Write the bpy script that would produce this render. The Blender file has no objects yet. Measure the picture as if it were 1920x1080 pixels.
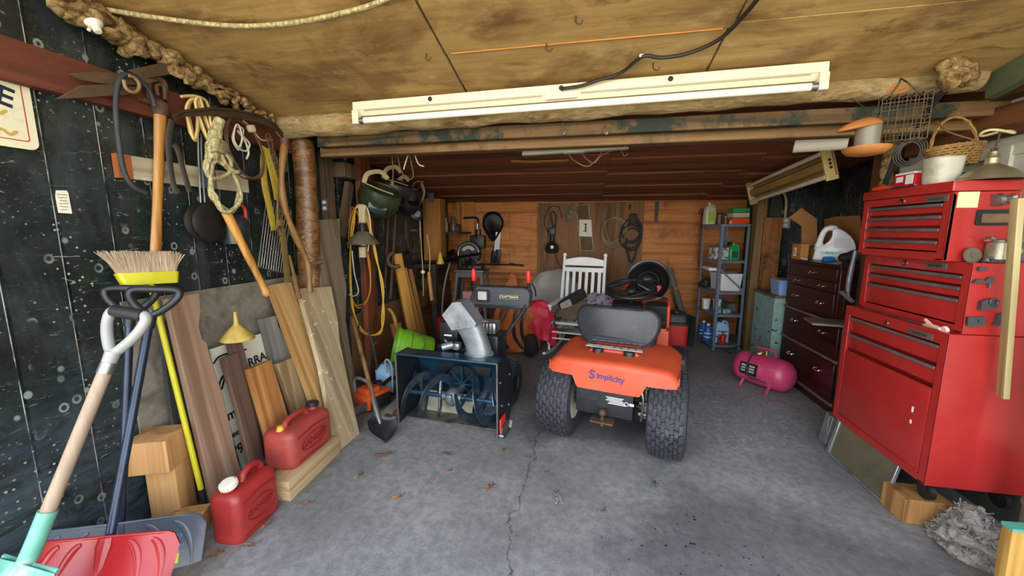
import bpy, bmesh, math, random
from mathutils import Vector as V, Matrix as M, Quaternion as Q, noise as NZ
random.seed(7)
scene = bpy.context.scene
COL = scene.collection
R = math.radians
PI = math.pi

# ------------------------------------------------------------------ camera
FPX, YAW, TILT, CH = 720.0, R(11), R(8.4), 1.55
fwd = V((-math.sin(YAW)*math.cos(TILT), math.cos(YAW)*math.cos(TILT), -math.sin(TILT)))
rgt = V((math.cos(YAW), math.sin(YAW), 0))
upv = rgt.cross(fwd)
cam_d = bpy.data.cameras.new('camera'); cam = bpy.data.objects.new('camera', cam_d); COL.objects.link(cam)
cam.matrix_world = M(((rgt.x, upv.x, -fwd.x, 0), (rgt.y, upv.y, -fwd.y, 0), (rgt.z, upv.z, -fwd.z, CH), (0, 0, 0, 1)))
cam_d.sensor_width = 36; cam_d.lens = FPX/1920*36; cam_d.clip_start = .05; cam_d.clip_end = 200
scene.camera = cam

def P(px, py, x=None, y=None, z=None):
    "point of the place seen at a photo pixel, on the plane x=, y= or z="
    d = fwd + rgt*((px-960)/FPX) - upv*((py-540)/FPX)
    t = x/d.x if x is not None else y/d.y if y is not None else (z-CH)/d.z
    return V((0, 0, CH)) + d*t

# ------------------------------------------------------------------ materials
def lin(h):
    if not isinstance(h, str): return tuple(h) + ((1,) if len(h) == 3 else ())
    h = h.lstrip('#'); o = []
    for i in (0, 2, 4):
        c = int(h[i:i+2], 16)/255
        o.append(c/12.92 if c <= .04045 else ((c+.055)/1.055)**2.4)
    return tuple(o) + (1,)
MATS = {}
class NT:
    def __init__(s, name):
        s.m = bpy.data.materials.new(name); s.m.use_nodes = True; s.t = s.m.node_tree
        s.b = s.t.nodes['Principled BSDF']; s.co = s.t.nodes.new('ShaderNodeTexCoord').outputs['Object']
    def n(s, typ, **kw):
        o = s.t.nodes.new('ShaderNode'+typ)
        for k, v in kw.items(): setattr(o, k, v)
        return o
    def l(s, a, b): s.t.links.new(a, b)
    def noise(s, scale, stretch=(1, 1, 1), detail=5, rough=.6, dist=0, off=0):
        mp = s.n('Mapping'); mp.inputs['Scale'].default_value = stretch; mp.inputs['Location'].default_value = (off, off*.7, off*1.3)
        s.l(s.co, mp.inputs['Vector'])
        t = s.n('TexNoise'); t.inputs['Scale'].default_value = scale; t.inputs['Detail'].default_value = detail
        t.inputs['Roughness'].default_value = rough; t.inputs['Distortion'].default_value = dist
        s.l(mp.outputs[0], t.inputs['Vector']); return t.outputs[0]
    def voro(s, scale, stretch=(1, 1, 1), feature='F1', rnd=1):
        mp = s.n('Mapping'); mp.inputs['Scale'].default_value = stretch; s.l(s.co, mp.inputs['Vector'])
        t = s.n('TexVoronoi', feature=feature); t.inputs['Scale'].default_value = scale; t.inputs['Randomness'].default_value = rnd
        s.l(mp.outputs[0], t.inputs['Vector']); return t.outputs['Distance']
    def ramp(s, fac, *stops, interp='LINEAR'):
        r = s.n('ValToRGB'); r.color_ramp.interpolation = interp; e = r.color_ramp.elements
        while len(e) < len(stops): e.new(.5)
        for i, (p, c) in enumerate(stops): e[i].position = p; e[i].color = lin(c)
        s.l(fac, r.inputs[0]); return r.outputs[0]
    def mask(s, fac, a, b): return s.ramp(fac, (a, (0, 0, 0)), (b, (1, 1, 1)))
    def mix(s, fac, a, b, mode='MIX'):
        x = s.n('Mix', data_type='RGBA', blend_type=mode)
        for i, v in ((0, fac), (6, a), (7, b)):
            if hasattr(v, 'is_output'): s.l(v, x.inputs[i])
            else: x.inputs[i].default_value = lin(v) if i else v
        return x.outputs[2]
    def math(s, op, a, b=0):
        x = s.n('Math', operation=op)
        for i, v in enumerate((a, b)):
            if hasattr(v, 'is_output'): s.l(v, x.inputs[i])
            else: x.inputs[i].default_value = v
        return x.outputs[0]
    def done(s, col, rough=.6, metal=0, bump=None, bs=.3, bd=.01, spec=.5, coat=0):
        for nm, v in (('Base Color', col), ('Roughness', rough), ('Metallic', metal)):
            if hasattr(v, 'is_output'): s.l(v, s.b.inputs[nm])
            else: s.b.inputs[nm].default_value = lin(v) if nm == 'Base Color' else v
        s.b.inputs['Specular IOR Level'].default_value = spec; s.b.inputs['Coat Weight'].default_value = coat
        if bump is not None:
            k = s.n('Bump'); k.inputs['Strength'].default_value = bs; k.inputs['Distance'].default_value = bd
            s.l(bump, k.inputs['Height']); s.l(k.outputs[0], s.b.inputs['Normal'])
        return s.m
def plain(name, c1, c2=None, rough=.5, metal=0, scale=9, dirt=None, dt=(.55, .75), ds=5, bs=.15, spec=.5, coat=0, stretch=(1, 1, 1)):
    if name in MATS: return MATS[name]
    t = NT(name); f = t.noise(scale, stretch)
    col = t.ramp(f, (.3, c1), (.72, c2 or c1))
    if dirt: col = t.mix(t.mask(t.noise(ds, detail=8, rough=.7, off=3), *dt), col, dirt)
    MATS[name] = t.done(col, rough, metal, f, bs, .004, spec, coat); return MATS[name]
def wood(name, c1, c2, c3=None, grain=38, rough=.7, along=1.6, dirt=None, dt=(.55, .72), knots=True, axis='z', bs=.25, ds=3.2):
    if name in MATS: return MATS[name]
    t = NT(name); st = {'z': (1, 1, along/grain), 'x': (along/grain, 1, 1), 'y': (1, along/grain, 1)}[axis]
    f = t.noise(grain, st, 6, .65, .6); g = t.noise(grain*.22, st, 3, .5, 1.0, 5)
    col = t.mix(t.ramp(f, (.3, (0, 0, 0)), (.7, (1, 1, 1))), c1, c2)
    if c3: col = t.mix(t.mask(g, .5, .68), col, c3)
    if knots:
        k = t.voro(2.6, tuple(1 if q == 1 else .42 for q in st)); col = t.mix(t.ramp(k, (.03, (.75,)*3), (.075, (0, 0, 0))), col, c3 or c1)
    if dirt: col = t.mix(t.mask(t.noise(ds, detail=8, rough=.7, off=9), *dt), col, dirt)
    MATS[name] = t.done(col, rough, 0, f, bs, .004); return MATS[name]

# ------------------------------------------------------------------ mesh building
def frame(p0, p1, hint=(0, -1, 0)):
    "matrix at p0 whose z runs to p1 and whose y is close to hint"
    z = (V(p1)-V(p0)).normalized(); y = V(hint); y = (y-z*y.dot(z)).normalized(); x = y.cross(z)
    return M(((x.x, y.x, z.x, p0[0]), (x.y, y.y, z.y, p0[1]), (x.z, y.z, z.z, p0[2]), (0, 0, 0, 1)))
def TR(x=0, y=0, z=0, rx=0, ry=0, rz=0, s=1):
    return M.Translation((x, y, z)) @ M.Rotation(R(rz), 4, 'Z') @ M.Rotation(R(ry), 4, 'Y') @ M.Rotation(R(rx), 4, 'X') @ M.Scale(s, 4)
def smooth_path(pts, k=6, closed=False):
    pts = [V(p) for p in pts]; n = len(pts); out = []
    if n < 3: return pts
    for i in range(n if closed else n-1):
        g = (lambda j: pts[j % n]) if closed else (lambda j: pts[max(0, min(n-1, j))])
        a, b, c, d = g(i-1), g(i), g(i+1), g(i+2)
        for j in range(k):
            t = j/k
            out.append(.5*((2*b)+(c-a)*t+(2*a-5*b+4*c-d)*t*t+(3*b-a-3*c+d)*t**3))
    if not closed: out.append(pts[-1])
    return out
class MB:
    def __init__(s, m=None): s.bm = bmesh.new(); s.m = m or M()
    def v(s, p): return s.bm.verts.new(s.m @ V(p))
    def f(s, vs):
        try: return s.bm.faces.new(vs)
        except ValueError: return None
    def box(s, c, size, rot=(0, 0, 0), taper=1, bev=0, m=None):
        T = (m or M()) @ TR(*c, *rot); x, y, z = (q/2 for q in size)
        if bev:
            b = bmesh.new(); bmesh.ops.create_cube(b, size=1)
            for q in b.verts: q.co = V((q.co.x*size[0], q.co.y*size[1], q.co.z*size[2]))
            for q in b.verts:
                if q.co.z > 0: q.co.x *= taper; q.co.y *= taper
            bmesh.ops.bevel(b, geom=list(b.edges), offset=bev, segments=2, affect='EDGES', profile=.6)
            s.join(b, T); return s
        vs = [s.v(T @ V((sx*x*(taper if sz > 0 else 1), sy*y*(taper if sz > 0 else 1), sz*z))) for sz in (-1, 1) for sx, sy in ((-1, -1), (1, -1), (1, 1), (-1, 1))]
        for q in ((3, 2, 1, 0), (4, 5, 6, 7), (0, 1, 5, 4), (1, 2, 6, 5), (2, 3, 7, 6), (3, 0, 4, 7)): s.f([vs[i] for i in q])
        return s
    def join(s, b, T=M()):
        b.verts.index_update(); mp = [s.v(T @ q.co) for q in b.verts]
        for f in b.faces: s.f([mp[q.index] for q in f.verts])
        b.free()
    def rings(s, rings, cap=True, close=False, ring_closed=True):
        vs = [[s.v(p) for p in r] for r in rings]; n = len(vs[0])
        for i in range(len(vs)-(0 if close else 1)):
            a, b = vs[i], vs[(i+1) % len(vs)]
            for j in range(n if ring_closed else n-1): s.f((a[j], a[(j+1) % n], b[(j+1) % n], b[j]))
        if cap and not close and ring_closed: s.f(vs[0][::-1]); s.f(vs[-1])
        return s
    def tube(s, pts, r, n=8, closed=False, flat=1, smooth=0, cap=True, hint=None):
        if smooth: pts = smooth_path(pts, smooth, closed)
        pts = [V(p) for p in pts]; N = len(pts); rs = []; ref = V(hint) if hint else None
        for i, p in enumerate(pts):
            a = pts[(i-1) % N] if closed or i > 0 else p; b = pts[(i+1) % N] if closed or i < N-1 else p
            t = (b-a); t = t.normalized() if t.length > 1e-9 else V((0, 0, 1))
            if ref is None: ref = V((0, 0, 1)) if abs(t.z) < .9 else V((1, 0, 0))
            u = (ref-t*ref.dot(t)); u = u.normalized() if u.length > 1e-6 else t.orthogonal().normalized()
            if not hint: ref = u
            w = t.cross(u); rr = r[min(len(r)-1, int(i*len(r)/N))] if isinstance(r, (list, tuple)) and len(r) != N else (r[i] if isinstance(r, (list, tuple)) else r)
            rs.append([p+u*(rr*math.cos(2*PI*j/n)*flat)+w*(rr*math.sin(2*PI*j/n)) for j in range(n)])
        return s.rings(rs, cap, closed)
    def cyl(s, p0, p1, r, r1=None, n=18): return s.tube([p0, p1], [r, r if r1 is None else r1], n)
    def lathe(s, prof, n=24, m=None, cap=True, arc=2*PI, closed=False):
        T = m or M(); full = arc > 6.28
        rs = [[T @ V((r*math.cos(arc*j/(n if full else n-1)), r*math.sin(arc*j/(n if full else n-1)), z)) for j in range(n)] for r, z in prof]
        return s.rings(rs, cap and not closed, closed, full)
    def prism(s, poly, d0, d1, m=None, hole=None):
        T = m or M(); a = [s.v(T @ V((x, y, d0))) for x, y in poly]; b = [s.v(T @ V((x, y, d1))) for x, y in poly]; n = len(a)
        fa = s.f(a[::-1]); fb = s.f(b)
        for j in range(n): s.f((a[j], a[(j+1) % n], b[(j+1) % n], b[j]))
        return s
    def ball(s, c, r, n=14, m=None):
        r = r if isinstance(r, (tuple, list)) else (r, r, r); T = (m or M()) @ M.Translation(c); k = n//2+1
        rs = [[T @ V((r[0]*math.sin(PI*i/k)*math.cos(2*PI*j/n), r[1]*math.sin(PI*i/k)*math.sin(2*PI*j/n), -r[2]*math.cos(PI*i/k))) for j in range(n)] for i in range(1, k)]
        vs = [[s.v(p) for p in q] for q in rs]; a = s.v(T @ V((0, 0, -r[2]))); b = s.v(T @ V((0, 0, r[2])))
        for i in range(len(vs)-1):
            for j in range(n): s.f((vs[i][j], vs[i][(j+1) % n], vs[i+1][(j+1) % n], vs[i+1][j]))
        for j in range(n): s.f((a, vs[0][(j+1) % n], vs[0][j])); s.f((b, vs[-1][j], vs[-1][(j+1) % n]))
        return s
    def torus(s, c, Rr, r, n=32, k=10, m=None, arc=2*PI, sy=1, st=0):
        T = (m or M()) @ M.Translation(c); full = arc > 6.28
        pts = [T @ V((Rr*math.cos(st+arc*i/n), sy*Rr*math.sin(st+arc*i/n), 0)) for i in range(n if full else n+1)]
        nrm = (T.to_3x3() @ V((0, 0, 1))).normalized(); N = len(pts); C = T @ V((0, 0, 0)); rs = []
        for i, p in enumerate(pts):
            a = pts[(i-1) % N] if full or i else p; b = pts[(i+1) % N] if full or i < N-1 else p
            t = (b-a).normalized(); u = t.cross(nrm)
            rs.append([p+u*(r*math.cos(2*PI*j/k))+nrm*(r*math.sin(2*PI*j/k)) for j in range(k)])
        return s.rings(rs, True, full)
    def sheet(s, fn, nu, nv, th=0):
        g = [[V(fn(i/nu, j/nv)) for j in range(nv+1)] for i in range(nu+1)]
        A = [[s.v(p) for p in r] for r in g]
        for i in range(nu):
            for j in range(nv): s.f((A[i][j], A[i+1][j], A[i+1][j+1], A[i][j+1]))
        if th:
            def nr(i, j):
                a = g[min(i+1, nu)][j]-g[max(i-1, 0)][j]; b = g[i][min(j+1, nv)]-g[i][max(j-1, 0)]; c = a.cross(b); return c.normalized() if c.length > 1e-12 else V((0, 0, 1))
            B = [[s.v(g[i][j]-nr(i, j)*th) for j in range(nv+1)] for i in range(nu+1)]
            for i in range(nu):
                for j in range(nv): s.f((B[i][j+1], B[i+1][j+1], B[i+1][j], B[i][j]))
            for i in range(nu): s.f((A[i+1][0], A[i][0], B[i][0], B[i+1][0])); s.f((A[i][nv], A[i+1][nv], B[i+1][nv], B[i][nv]))
            for j in range(nv): s.f((A[0][j], A[0][j+1], B[0][j+1], B[0][j])); s.f((A[nu][j+1], A[nu][j], B[nu][j], B[nu][j+1]))
        return s
    def jig(s, amp, sc, seed=0, axis=None):
        for q in s.bm.verts:
            d = NZ.noise_vector(q.co*sc+V((seed, seed*.3, -seed)))*amp
            q.co += d
        return s
def rrect(w, h, r, n=5, cx=0, cy=0):
    o = []
    for sx, sy, a in ((1, 1, 0), (-1, 1, 90), (-1, -1, 180), (1, -1, 270)):
        for i in range(n+1):
            t = R(a+90*i/n); o.append((cx+sx*(w/2-r)+r*math.cos(t), cy+sy*(h/2-r)+r*math.sin(t)))
    return o
def oval(a, b, n=28): return [(a*math.cos(2*PI*i/n), b*math.sin(2*PI*i/n)) for i in range(n)]
WM = {}
def link(name, mb, mat, parent=None, world=True, smooth=35, bev=0, mw=None, sub=0, base=True):
    bm = mb.bm; bmesh.ops.remove_doubles(bm, verts=bm.verts, dist=1e-6)
    bmesh.ops.recalc_face_normals(bm, faces=bm.faces)
    me = bpy.data.meshes.new(name); o = bpy.data.objects.new(name, me)
    if mw is None:
        if parent is not None: mw = WM[parent.name] if world else None
        elif base:
            lo = [min(q.co[i] for q in bm.verts) for i in range(3)]; hi = [max(q.co[i] for q in bm.verts) for i in range(3)]
            mw = M.Translation(((lo[0]+hi[0])/2, (lo[1]+hi[1])/2, lo[2]))
        else: mw = M()
        if mw is not None: bm.transform(mw.inverted())
        else: mw = WM[parent.name]
    bm.to_mesh(me); bm.free()
    if smooth:
        for p in me.polygons: p.use_smooth = True
        me.set_sharp_from_angle(angle=R(smooth))
    me.materials.append(mat)
    COL.objects.link(o)
    if parent is not None:
        o.parent = parent; o.matrix_local = WM[parent.name].inverted() @ mw
    else: o.matrix_world = mw
    WM[o.name] = mw.copy()
    if bev:
        b = o.modifiers.new('bevel', 'BEVEL'); b.width = bev; b.segments = 2; b.limit_method = 'ANGLE'; b.angle_limit = R(40)
    if sub:
        b = o.modifiers.new('subdivision', 'SUBSURF'); b.levels = sub; b.render_levels = sub
    return o
def tag(o, label=None, cat=None, group=None, kind=None):
    for k, v in (('label', label), ('category', cat), ('group', group), ('kind', kind)):
        if v: o[k] = v
    return o
def one(name, mb, mat, label, cat, group=None, **kw): return tag(link(name, mb, mat, **kw), label, cat, group)
def struct(name, mb, mat, label=None, **kw): return tag(link(name, mb, mat, **kw), label, None, None, 'structure')
def thing(name, label, cat, mw=None, group=None):
    "an Empty at the thing's base that parents its parts"
    o = bpy.data.objects.new(name, None); o.empty_display_size = .05; COL.objects.link(o)
    mw = mw if isinstance(mw, M) else M.Translation(mw or (0, 0, 0))
    o.matrix_world = mw; WM[o.name] = mw.copy(); return tag(o, label, cat, group)
def part(name, mb, mat, parent, label=None, world=False, **kw):
    "a mesh under its thing; coordinates in the thing's own frame unless world"
    o = link(name, mb, mat, parent, world=world, **kw)
    if label: o['label'] = label
    return o
def partw(name, mb, mat, parent, label=None, **kw): return part(name, mb, mat, parent, label, True, **kw)
def copy_tree(o, mw, label=None):
    c = o.copy(); COL.objects.link(c); WM[c.name] = mw.copy(); c.matrix_world = mw
    if label: c['label'] = label
    def kids(a, b):
        for ch in [q for q in COL.objects if q.parent == a]:
            d = ch.copy(); COL.objects.link(d); d.parent = b; d.matrix_local = ch.matrix_local.copy()
            WM[d.name] = WM[b.name] @ ch.matrix_local; kids(ch, d)
    kids(o, c); return c
def text_mb(s, size, m, depth=.0008, bold=False, shear=0, spacing=1):
    "lettering as solid mesh in the xy plane of m, centred"
    cu = bpy.data.curves.new('lettering', 'FONT'); cu.body = s; cu.size = size; cu.extrude = depth; cu.align_x = 'CENTER'; cu.align_y = 'CENTER'; cu.shear = shear
    cu.offset = size*.022 if bold else 0; cu.space_character = spacing
    o = bpy.data.objects.new('lettering', cu); COL.objects.link(o)
    me = bpy.data.meshes.new_from_object(o.evaluated_get(bpy.context.evaluated_depsgraph_get()))
    b = MB(m); t = bmesh.new(); t.from_mesh(me); b.join(t)
    bpy.data.objects.remove(o); bpy.data.curves.remove(cu); bpy.data.meshes.remove(me); return b
# ------------------------------------------------------------------ light: open front of the garage, overcast sky and warm ground outside
w = bpy.data.worlds.new('sky'); scene.world = w; w.use_nodes = True; nt = w.node_tree; nt.nodes.clear()
tc = nt.nodes.new('ShaderNodeTexCoord'); sp = nt.nodes.new('ShaderNodeSeparateXYZ'); nt.links.new(tc.outputs['Generated'], sp.inputs[0])
mr = nt.nodes.new('ShaderNodeMapRange'); mr.inputs[1].default_value = -1; nt.links.new(sp.outputs[2], mr.inputs[0])
rp = nt.nodes.new('ShaderNodeValToRGB'); el = rp.color_ramp.elements
for i, (p, c) in enumerate([(0, (.70, .56, .36)), (.42, (.86, .71, .50)), (.52, (1.25, 1.25, 1.20)), (.66, (.85, .95, 1.05)), (1, (.42, .56, .80))]):
    if i > 1: el.new(p)
for e, (p, c) in zip(el, [(0, (.70, .56, .36)), (.42, (.86, .71, .50)), (.52, (1.25, 1.25, 1.20)), (.66, (.85, .95, 1.05)), (1, (.42, .56, .80))]):
    e.position = p; e.color = c + (1,)
nt.links.new(mr.outputs[0], rp.inputs[0])
bg = nt.nodes.new('ShaderNodeBackground'); bg.inputs[1].default_value = 2.3; nt.links.new(rp.outputs[0], bg.inputs[0])
wo = nt.nodes.new('ShaderNodeOutputWorld'); nt.links.new(bg.outputs[0], wo.inputs[0])
vs = scene.view_settings; vs.view_transform = 'Standard'; vs.look = 'None'; vs.gamma = 1; vs.use_curve_mapping = False; vs.exposure = 1.35
scene.cycles.max_bounces = 7; scene.cycles.diffuse_bounces = 5; scene.cycles.glossy_bounces = 3; scene.cycles.transmission_bounces = 4
scene.cycles.caustics_reflective = False; scene.cycles.caustics_refractive = False; scene.cycles.sample_clamp_indirect = 4

# ------------------------------------------------------------------ setting materials
def m_greenwall():
    t = NT('dark green wall paint')
    f = t.noise(6, detail=8, rough=.7)
    col = t.ramp(f, (.3, '#0e1412'), (.55, '#1b2521'), (.8, '#303a36'))
    # pale seams between the upright boards
    sp_ = t.n('SeparateXYZ'); t.l(t.co, sp_.inputs[0])
    yy = t.math('ADD', sp_.outputs[0], sp_.outputs[1])
    fr = t.math('FRACT', t.math('MULTIPLY', yy, 5.0))
    seam = t.math('LESS_THAN', fr, .018)
    dark = t.math('LESS_THAN', t.math('ABSOLUTE', t.math('SUBTRACT', fr, .045)), .026)
    col = t.mix(dark, col, '#070b0a')
    col = t.mix(t.math('MULTIPLY', seam, t.mask(t.noise(7, detail=8, off=2), .40, .58)), col, '#a7aea6')
    # flaked spots with pale rims, scuffs and scratches
    v = t.voro(13, (1, 1, .8)); rim = t.ramp(v, (.10, (0, 0, 0)), (.16, (1, 1, 1)), (.21, (1, 1, 1)), (.25, (0, 0, 0)))
    big = t.mask(t.noise(2.2, detail=3, off=7), .47, .55)
    col = t.mix(t.math('MULTIPLY', rim, big), col, '#7d857c')
    v2 = t.voro(34); col = t.mix(t.math('MULTIPLY', t.math('LESS_THAN', v2, .17), t.mask(t.noise(3, detail=6, off=12), .50, .60)), col, '#9aa19a')
    s1 = t.mask(t.noise(26, (1, .35, 1.6), 8, .75, 1.2, 21), .62, .67)
    col = t.mix(s1, col, '#8b938c')
    s2 = t.mask(t.noise(9, (1, .3, 2.2), 8, .8, 2, 31), .60, .68)
    col = t.mix(t.math('MULTIPLY', s2, .55), col, '#5f7480')
    hz = t.mask(t.noise(1.7, (1, 1.3, .55), 9, .72, .8, 41), .50, .72)
    col = t.mix(t.math('MULTIPLY', hz, .42), col, '#4d585b')
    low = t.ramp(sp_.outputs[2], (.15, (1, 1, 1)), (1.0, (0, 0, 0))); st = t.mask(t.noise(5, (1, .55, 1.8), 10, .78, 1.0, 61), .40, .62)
    col = t.mix(t.math('MULTIPLY', t.math('MULTIPLY', low, st), .8), col, '#4e5b66')  # bluish sky sheen painted into the lower boards, along with weathered streaks
    s3 = t.mask(t.noise(55, (1, .5, 1.1), 6, .8, 2.5, 51), .62, .68)
    col = t.mix(t.math('MULTIPLY', s3, .6), col, '#a3a9a4')
    rg = t.ramp(t.noise(7, detail=6, off=4), (.35, (.2,)*3), (.7, (.46,)*3))
    return t.done(col, rg, 0, t.mix(.5, f, dark), .25, .004, .6)
def m_floor():
    t = NT('worn concrete')
    a = t.noise(1.3, detail=9, rough=.65); b = t.noise(22, detail=8, rough=.7, off=3); c = t.noise(120, detail=3, off=5)
    col = t.ramp(a, (.3, '#696966'), (.5, '#868581'), (.7, '#9d9b96'))
    col = t.mix(t.math('MULTIPLY', t.mask(b, .38, .62), .5), col, '#505154')
    col = t.mix(t.math('MULTIPLY', t.mask(c, .55, .72), .5), col, '#a9acb0')
    sp_ = t.n('SeparateXYZ'); t.l(t.co, sp_.inputs[0]); x, y = sp_.outputs[0], sp_.outputs[1]
    def blob(cx, cy, rx, ry, lo=.35, hi=1.05, off=0):
        dx = t.math('DIVIDE', t.math('SUBTRACT', x, cx), rx); dy = t.math('DIVIDE', t.math('SUBTRACT', y, cy), ry)
        d = t.math('ADD', t.math('MULTIPLY', dx, dx), t.math('MULTIPLY', dy, dy))
        d = t.math('ADD', d, t.math('MULTIPLY', t.math('SUBTRACT', t.noise(5, detail=8, rough=.75, off=off), .5), 2.4))
        return t.ramp(d, (lo, (1, 1, 1)), (hi, (0, 0, 0)))
    col = t.mix(t.math('MULTIPLY', blob(.95, 1.75, .95, .6, off=2), .5), col, '#33363b')       # darker area with ragged edges
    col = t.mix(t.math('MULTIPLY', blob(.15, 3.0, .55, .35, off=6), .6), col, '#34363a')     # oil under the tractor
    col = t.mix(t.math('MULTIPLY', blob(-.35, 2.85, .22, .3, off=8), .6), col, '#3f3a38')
    col = t.mix(t.math('MULTIPLY', t.math('MULTIPLY', blob(1.15, 3.5, .75, .85, off=11), t.mask(t.noise(19, (1, 1, 1), 9, .85, 2, 4), .5, .62)), .6), col, '#bcd0dc')   # pale scrapes
    drops = t.math('MULTIPLY', t.math('LESS_THAN', t.math('ADD', t.voro(24, (1, 1, .001)), t.math('MULTIPLY', t.noise(9, off=33), .5)), .36), blob(.55, 1.6, .55, .8, off=15))
    col = t.mix(drops, col, '#24262a')
    crack = t.math('LESS_THAN', t.math('ABSOLUTE', t.math('ADD', t.math('ADD', x, .34), t.math('MULTIPLY', t.math('SUBTRACT', t.noise(3, (1, 1, 1), 8, .6), .5), .35))), .004)
    col = t.mix(t.math('MULTIPLY', crack, .7), col, '#2c2e31')
    dirt = t.ramp(x, (.0, (1, 1, 1)), (1, (1, 1, 1)))
    edge = t.math('LESS_THAN', t.math('ADD', x, t.math('MULTIPLY', t.noise(6, detail=8, off=17), .6)), -1.35)
    col = t.mix(t.math('MULTIPLY', edge, .35), col, '#5a4c3c')
    rg = t.ramp(a, (.3, (.5,)*3), (.7, (.78,)*3))
    return t.done(col, rg, 0, t.mix(.5, b, c), .3, .006, .4)
def m_ceiling():
    t = NT('stained plywood ceiling')
    f = t.noise(30, (.06, 1, 1), 7, .65, .5); a = t.noise(2.0, (.75, 1.3, 1), 8, .6, .4, 3); b = t.noise(4.5, (.6, 1.2, 1), 8, .7, .6, 9)
    col = t.mix(t.ramp(f, (.3, (0, 0, 0)), (.7, (1, 1, 1))), '#9f8046', '#bd9f63')
    col = t.mix(t.math('MULTIPLY', t.mask(a, .47, .60), .8), col, '#70502a')
    col = t.mix(t.math('MULTIPLY', t.mask(b, .55, .66), .7), col, '#5f3f1c')
    col = t.mix(t.math('MULTIPLY', t.mask(t.noise(3, (1, 1.4, 1), 8, .7, 0, 15), .56, .7), .45), col, '#d8c48e')
    k = t.voro(3.1); col = t.mix(t.ramp(k, (.02, (.8,)*3), (.06, (0, 0, 0))), col, '#4d3114')
    return t.done(col, .75, 0, f, .2, .004)
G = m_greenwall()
W_ply_ceiling = m_ceiling()
W_roof = wood('dark red roof plank', '#6e3f22', '#8c5532', '#4a2715', axis='x', along=1.2, rough=.75)
W_back = wood('orange pine plank', '#b06a30', '#c98545', '#80471d', axis='x', along=1.4, dirt='#5c341a', dt=(.5, .75))
W_moss = plain('mossy green paint', '#3b4a34', '#2a3528', .8, scale=5, dirt='#5b5a45')
W_bark = NT('rough log bark')
_f = W_bark.noise(14, (.35, 1, 1), 9, .75, 1.2); _c = W_bark.ramp(_f, (.3, '#75603c'), (.5, '#a08a5c'), (.68, '#c0b088'))
_c = W_bark.mix(W_bark.mask(W_bark.noise(5, (.5, 1, 1), 8, .7, 0, 5), .56, .66), _c, '#6f5227'); _v = W_bark.voro(40, (.6, 1, 1))
_c = W_bark.mix(W_bark.mask(W_bark.noise(3.5, (.6, 1, 1), 5, .6, 0, 11), .66, .71), _c, '#c1722e')
W_bark = W_bark.done(_c, .85, 0, W_bark.mix(.5, _f, _v), .8, .02)

# ------------------------------------------------------------------ setting
XL, XR, YB, YF = -2.3, 2.25, 6.2, .45
b = MB(); b.box((.1, 1.7, -.06), (6.2, 9.4, .12)); struct('floor', b, m_floor(), base=False)
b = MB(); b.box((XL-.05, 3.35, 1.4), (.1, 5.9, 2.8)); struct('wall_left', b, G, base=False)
# back wall of boards lying on each other
b = MB(); b.box((0, YB+.06, 1.2), (5.2, .06, 2.4)); z = 0; i = 0
while z < 2.1:
    h = .142+.012*((i*7) % 3); x = -2.3
    for k, wd in enumerate((1.05, 1.9, 1.66) if i % 2 else (.38, 1.5, 1.2, 1.53)):
        b.box((x+wd/2, YB+.014+.004*((i*3+k*5) % 4), z+h/2), (wd-.004, .03, h-.005)); x += wd
    z += h; i += 1
struct('wall_back', b, W_back, base=False)
pale = plain('weathered white paint', '#c9c9b8', '#a9aa98', .75, scale=6, dirt='#7d7a66', dt=(.55, .8), ds=3)
b = MB(); b.box((XR+.2, 1.9, 1.4), (.4, 2.9, 2.8)); struct('wall_right', b, pale, base=False)
b = MB(); b.box((XR-.012, 1.9, .2), (.024, 2.9, .4)); struct('shade_strip_right', b, plain('dark shade strip', '#3c3a34', '#4b4840', .8), base=False)  # dark strip added so the pale wall under the red cabinet reads as shade
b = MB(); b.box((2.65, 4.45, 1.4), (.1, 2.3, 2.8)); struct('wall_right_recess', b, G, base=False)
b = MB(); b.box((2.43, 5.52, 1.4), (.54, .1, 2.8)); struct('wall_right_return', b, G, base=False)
b = MB(); b.box((2.3, 5.85, 1.2), (.1, .8, 2.4)); struct('wall_right_back', b, W_moss, base=False)
# sloping plywood ceiling in sheets with open joints
cz = lambda y: 2.475-.2*(y-2.0)
b = MB()
def sheet_(x0, x1, y0, y1, dz=0):
    v = [b.v((x, y, cz(y)+dz+t)) for t in (0, .018) for x, y in ((x0, y0), (x1, y0), (x1, y1), (x0, y1))]
    for q in ((3, 2, 1, 0), (4, 5, 6, 7), (0, 1, 5, 4), (1, 2, 6, 5), (2, 3, 7, 6), (3, 0, 4, 7)): b.f([v[i] for i in q])
sheet_(-2.4, -.762, YF, 2.75); sheet_(-.748, .615, YF, 2.05); sheet_(-.748, .60, 2.058, 2.75, .004); sheet_(.626, 2.7, YF, 2.02, .002); sheet_(.611, 2.7, 2.026, 2.75)
struct('ceiling', b, W_ply_ceiling, base=False)
b = MB(); b.box((-.07, 2.053, cz(2.053)-.001), (1.30, .007, .006)); struct('trim_6', b, plain('raw orange wood edge', '#b4722f', '#c98a48', .8), base=False)
roofz = lambda y: 2.42-(y-2.6)*.117
b = MB(); y = 2.75; i = 0
while y < 6.35:
    wd = .135+.01*(i % 3); x = -2.4
    for k, ln in enumerate((1.7, 2.3, 1.2) if i % 2 else (2.6, 1.5, 1.1)):
        b.box((x+ln/2, y+wd/2, roofz(y+wd/2)+.014+.006*((i*5+k*3) % 4)), (ln-.005, wd-.006, .028), rot=(-6.7, 0, 0)); x += ln
    y += wd; i += 1
b.box((.1, 4.6, roofz(4.6)+.085), (5.4, 4.0, .03), rot=(-6.7, 0, 0))
struct('ceiling_back', b, W_roof, base=False)
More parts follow.
